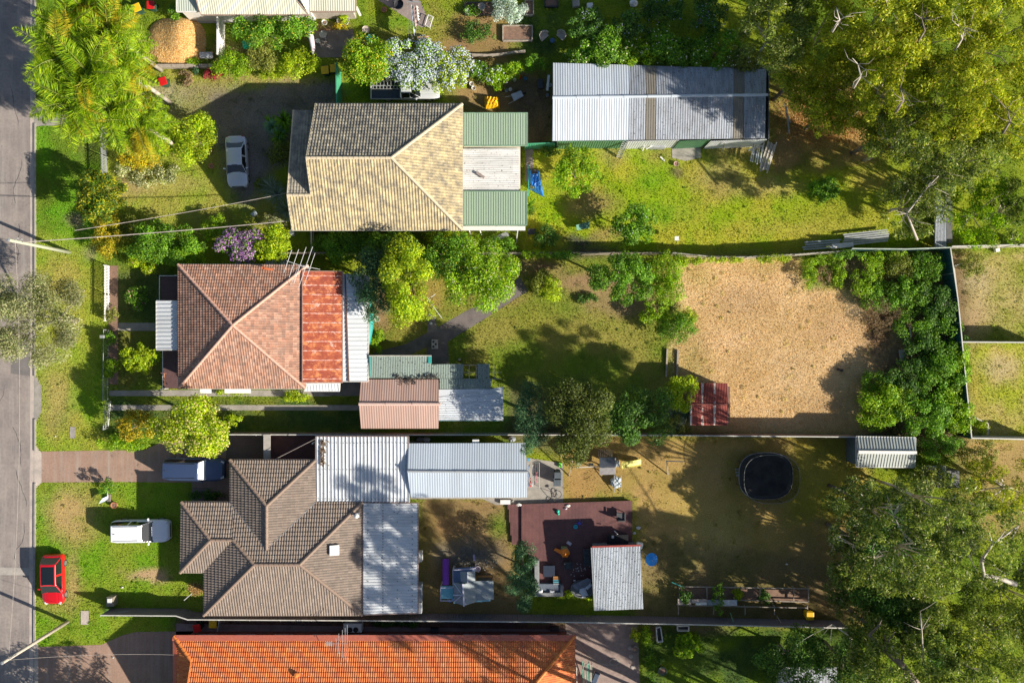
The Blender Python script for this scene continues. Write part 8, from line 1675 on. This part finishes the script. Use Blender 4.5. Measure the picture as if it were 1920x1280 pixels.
mb = MB(); p = G(896, 1066, .3); mb.lathe((p.x, p.y, .1), [(.22, 0), (.24, .25), (.2, .25), (.18, .05)], 16); single(mb, 'toy_tub', M('pale_pink', (.68, .60, .68)), 'pale pink round tub behind the play house', 'tub'); boxobj('toy_spade', 889, 1045, .02, (.2, .55, .06), M('mauve', (.52, .46, .70)), 'mauve toy spade north of the play house', 'toy', .1, .03)
rg2 = random.Random(9); mb = MB()
for i in range(40): p = G(850+rg2.uniform(0, 80), 1052+rg2.uniform(0, 26), .05); mb.box((p.x, p.y, .04), (rg2.uniform(.03, .1), rg2.uniform(.03, .08), .05), rg2.uniform(0, 3))
single(mb, 'toy_pieces', WHITE, 'small white toys scattered north of the play house', 'toy pieces', kind='stuff')
# vegetable frames
vf = thing('timber_planter', 'long timber framed garden bed with cross rails by the grey fence', 'garden bed', G(1395, 1120)); 
FR = [((1274, 1099), (1516, 1103)), ((1274, 1099), (1274, 1124)), ((1516, 1103), (1516, 1128)), ((1325, 1101), (1326, 1122)), ((1488, 1103), (1488, 1127)), ((1425, 1101), (1424, 1124)), ((1380, 1124), (1516, 1128))]
for a, b in FR: MB().bar(G(*a, .45), G(*b, .45), .08, .1).build('rail', WOOD, vf)
MB().prism([tuple(G(x, y)[:2]) for x, y in ((1275, 1101), (1515, 1105), (1515, 1127), (1275, 1123))], 0, .15).build('soil', M('bed_soil', (.26, .16, .11)), vf)
for x in (1274, 1326, 1380, 1425, 1488, 1516): p = G(x, 1101, .45); MB().box((p.x, p.y, .22), (.07, .07, .45)).build('post', WOOD, vf)
vf = thing('timber_planter', 'rear timber frame closest to the grey fence with short uprights', 'garden frame', G(1395, 1145)); MB().bar(G(1272, 1134, .6), G(1514, 1139, .6), .07, .09).build('rail', WOOD, vf)
for x in (1272, 1338, 1397, 1452, 1514): MB().bar(G(x, 1136, .6), G(x, 1152, .6), .07, .08).build('rail', WOOD, vf); p = G(x, 1136, .6); MB().box((p.x, p.y, .3), (.07, .07, .6)).build('post', WOOD, vf)
bt = thing('potting_bench', 'long white and pink topped potting bench in the timber frames', 'bench', G(1330, 1130))
for x0, x1, y0_, y1_, m in ((1271, 1296, 1122, 1133, M('pinkish_top', (.48, .40, .38))), (1297, 1325, 1123, 1130, M('pinkish_top', (.48, .40, .38))), (1304, 1325, 1128.5, 1133.5, WHITE), (1326, 1352, 1124, 1134, M('slate_top', (.30, .34, .38))), (1353, 1382, 1124, 1135, M('pale_top', (.66, .65, .70)))):
    a = G(x0, y0_, .82); b = G(x1, y1_, .82); MB().box(((a.x+b.x)/2, (a.y+b.y)/2, .8 if m is not WHITE else .85), (b.x-a.x, a.y-b.y, .05)).build('bench_top', m, bt)
for x in (1274, 1320, 1350, 1379): p = G(x, 1128, .6); MB().box((p.x, p.y, .4), (.06, .4, .75)).build('leg', WOOD, bt)
board(1260, 1091, 1279, 1099, .5, .6, .06, TEAL, 'green pole leaning off the west corner of the long garden bed', 'pole', 'pole'); board(1369, 1148, 1375, 1165, .9, 1.3, .05, M('green_stick', (.2, .42, .2)), 'green stick leaning on the grey fence', 'stick', 'stick'); board(1457, 1155, 1465, 1168, .6, 1.4, .06, WOOD, 'brown stick leaning on the grey fence', 'stick', 'stick')
bins(1519, 1154, YL, 'yellow topped bin at the east end of the garden frames', 0, YL)
# south strip
ac = thing('air_conditioner', 'pale twin fan air conditioner beside the orange house', 'air conditioner', G(660, 1175)); a = G(644, 1166, .9); b = G(678, 1187, .9); MB().box(((a.x+b.x)/2, (a.y+b.y)/2, .5), (b.x-a.x, a.y-b.y-.2, .9)).build('casing', WHITE, ac, bevel=.03)
for x in (656, 667): p = G(x, 1180, .96); MB().lathe((p.x, p.y, .94), [(.22, 0), (.22, .03)], 20).build('fan', BLKP, ac)
for i, (x, y, w_, h_) in enumerate(((815, 1180, .6, .5), (700, 1188, .9, .1), (1040, 1178, .8, .25))): boxobj('drain_box', x, y, 0, (w_, .35, h_), [DARK, CONCP, DARK][i], ['dark drain box beside the orange house', 'pale slab on the side paving near the air conditioner', 'dark tray at the east end of the side paving'][i], 'box', 0)
fr = thing('trellis_gate', 'narrow wire side gate beside the yellow lidded bin', 'gate', G(410, 1175)); MB().bar(G(411, 1163, 1.6), G(407, 1184, 1.6), .04, .06).build('rail', GREYM, fr)
for i in range(7): p = G(411-i*.6, 1163+i*3.4, 1.6); MB().box((p.x, p.y, .8), (.03, .03, 1.6)).build('bar', GREYM, fr)
tk = thing('empty_planter', 'upright white rimmed trough near the clipped hedge', 'trough', G(1235, 1188))
def trough(root, q, h, m=WHITE):
    for i in range(4): MB().bar(G(*q[i], h), G(*q[(i+1) % 4], h), .07, .35).build('side', m, root)
    MB().slab([G(*p, h-.1) for p in q], .05).build('bottom', DARK, root)
trough(tk, [(1230, 1175), (1238, 1174), (1242, 1201), (1232, 1202)], .5)
tk = thing('empty_planter', 'white rimmed trough lying along the grey fence', 'trough', G(1282, 1177)); trough(tk, [(1270, 1172), (1291, 1172), (1291, 1181), (1270, 1181)], .5)
hs = thing('pipe_bundle', 'bundle of green and white poles standing at the east end of the orange house', 'pole bundle', G(1100, 1255))
for i in range(9): x = 1093+i*1.9; MB().tube([G(x, 1290, .4), G(x+(i % 3-1)*1.5, 1238+(i*7 % 5)*2, .9)], .035, 6).build('pole', [M('green_pole', (.12, .38, .28)), WOODW, M('pale_green_pole', (.35, .5, .42))][i % 3], hs)
boxobj('trolley', 1116, 1271, .2, (.45, 1.1, .3), M('navy_box', (.06, .09, .15)), 'navy blue trough shaped trolley beside the green pole bundle', 'trolley', R(-22), .05); board(1081, 1247, 1082, 1290, 1.0, 1.0, .08, WOODW, 'pale timber post by the east wall of the orange house')
mb = MB(); pts = [G(1083+i*9, 1200+24*math.sin(i*.33)+i*4, .03) for i in range(9)]; mb.tube(pts, .015, 5); p = G(1152, 1240, .04)
mb.tube([p+Vector((.3*math.cos(i*.6)*(1+.02*i), .28*math.sin(i*.6), .02+.002*i)) for i in range(30)], .015, 5); single(mb, 'garden_hose', M('hose', (.5, .48, .4)), 'thin garden hose coiled on the brick paving', 'hose')
for i, (x, y) in enumerate(((1181, 1214), (1183, 1230), (1187, 1250))): mb = MB(); p = G(x, y, .02); mb.lathe((p.x, p.y, 0), [(.2, 0), (.17, .06), (.02, .08)], 10); single(mb, 'stepping_stone', CONC, ['northern', 'middle', 'southern'][i]+' of three pale round stones at the edge of the brick paving', 'stone')
# front gardens
mbx = thing('letterbox', 'small grey letterbox post at the corner of the picket fence and front path', 'letterbox', G(192, 634)); p = G(192, 631, 1.1); MB().box((p.x, p.y, 1.1), (.36, .26, .26)).build('box', GREYM, mbx, bevel=.02); MB().box((p.x, p.y, .5), (.08, .08, 1.0)).build('post', WOOD, mbx)
mb2 = thing('letterbox', 'brick letterbox with a white top beside the end of the grey fence', 'letterbox', G(206, 1128)); p = G(206, 1128, .8); MB().box((p.x, p.y, .4), (.6, .8, .8)).build('pillar', M('stone_pillar', (.30, .26, .20), (.22, .19, .15), 5), mb2, bevel=.02); MB().box((p.x, p.y+.1, .84), (.36, .4, .08)).build('top', WHITE, mb2)
strappy('pot_plant', 206, 1142, 14, .7, 60, 'dark', 'dark spiky plant between the brick letterbox and the grey fence', wid=.03)
board(190, 1153, 240, 1145, 1.0, 1.1, .05, GREYM, 'thin metal brace at the end of the grey fence', 'brace', 'rail'); board(345, 1125, 360, 1112, .4, .5, .05, WHITE, 'thin white stake by the straw mulch', 'stake', 'stake')
bg_ = thing('flag', 'blue and white folded cloth on a short pole on the front lawn', 'cloth', G(195, 937)); mb = MB(); vs = [G(185, 944, .5), G(192, 934, .9), G(201, 930, .8), G(203, 934, .5), G(195, 940, .6)]; mb.add(vs, [(0, 4, 2, 1), (4, 3, 2)]); o = mb.build('cloth', M('flag_blue', (.38, .52, .80), (.75, .78, .85), 6, .6), bg_); o.modifiers.new('solid', 'SOLIDIFY').thickness = .02
MB().tube([G(203, 940, 0), G(201, 915, 1.1)], .03, 6).build('pole', WHITE, bg_); MB().box(G(204, 933, .3), (.3, .6, .12)).build('base', CONCD, bg_)
mb = MB(); mb.box(G(376, 926, .1), (1.3, 1.0, .12)); single(mb, 'porch_step', CONCD, 'dark step at the entrance of the brown tiled house', 'step')
tree('shrub', 387, 928, 34, 10, .9, 'dark', 'dark low shrubs in the shaded corner of the brown tiled house', cat='shrub', gz=.4, depth=.4, dens=75, ls=(.08, .05))
for i, (y, h_) in enumerate(((1042, .8), (1108, 1.2), (1136, 1.0))): boxobj('wall_unit', 788, y, .6, (.35, [.8, 1.3, .9][i], h_), [WHITE, M('slate_top', (.30, .34, .38)), GREYM][i], ['white air conditioner box on the east side of the patio roof', 'tall grey cupboard under the patio roof edge', 'small metal rack at the south end of the patio roof'][i], 'wall unit')
boxobj('air_vent', 892, 829, 2.2, (.55, .5, .4), WHITE, 'white vent box on the north edge of the blue-grey tin roof', 'vent', 0)
for i, (x, y) in enumerate(((787, 823), (800, 824), (960, 823))): mb = MB(); mb.blob(G(x, y, .3), (.3, .22, .25), i, .2); single(mb, 'sack', [CONCP, WHITE, M('slate_top', (.3, .34, .38))][i], ['grey sack in the gap north of the blue-grey tin roof', 'white sack in the gap north of the blue-grey tin roof', 'bluish sack in the gap below the brown fence'][i], 'sack')
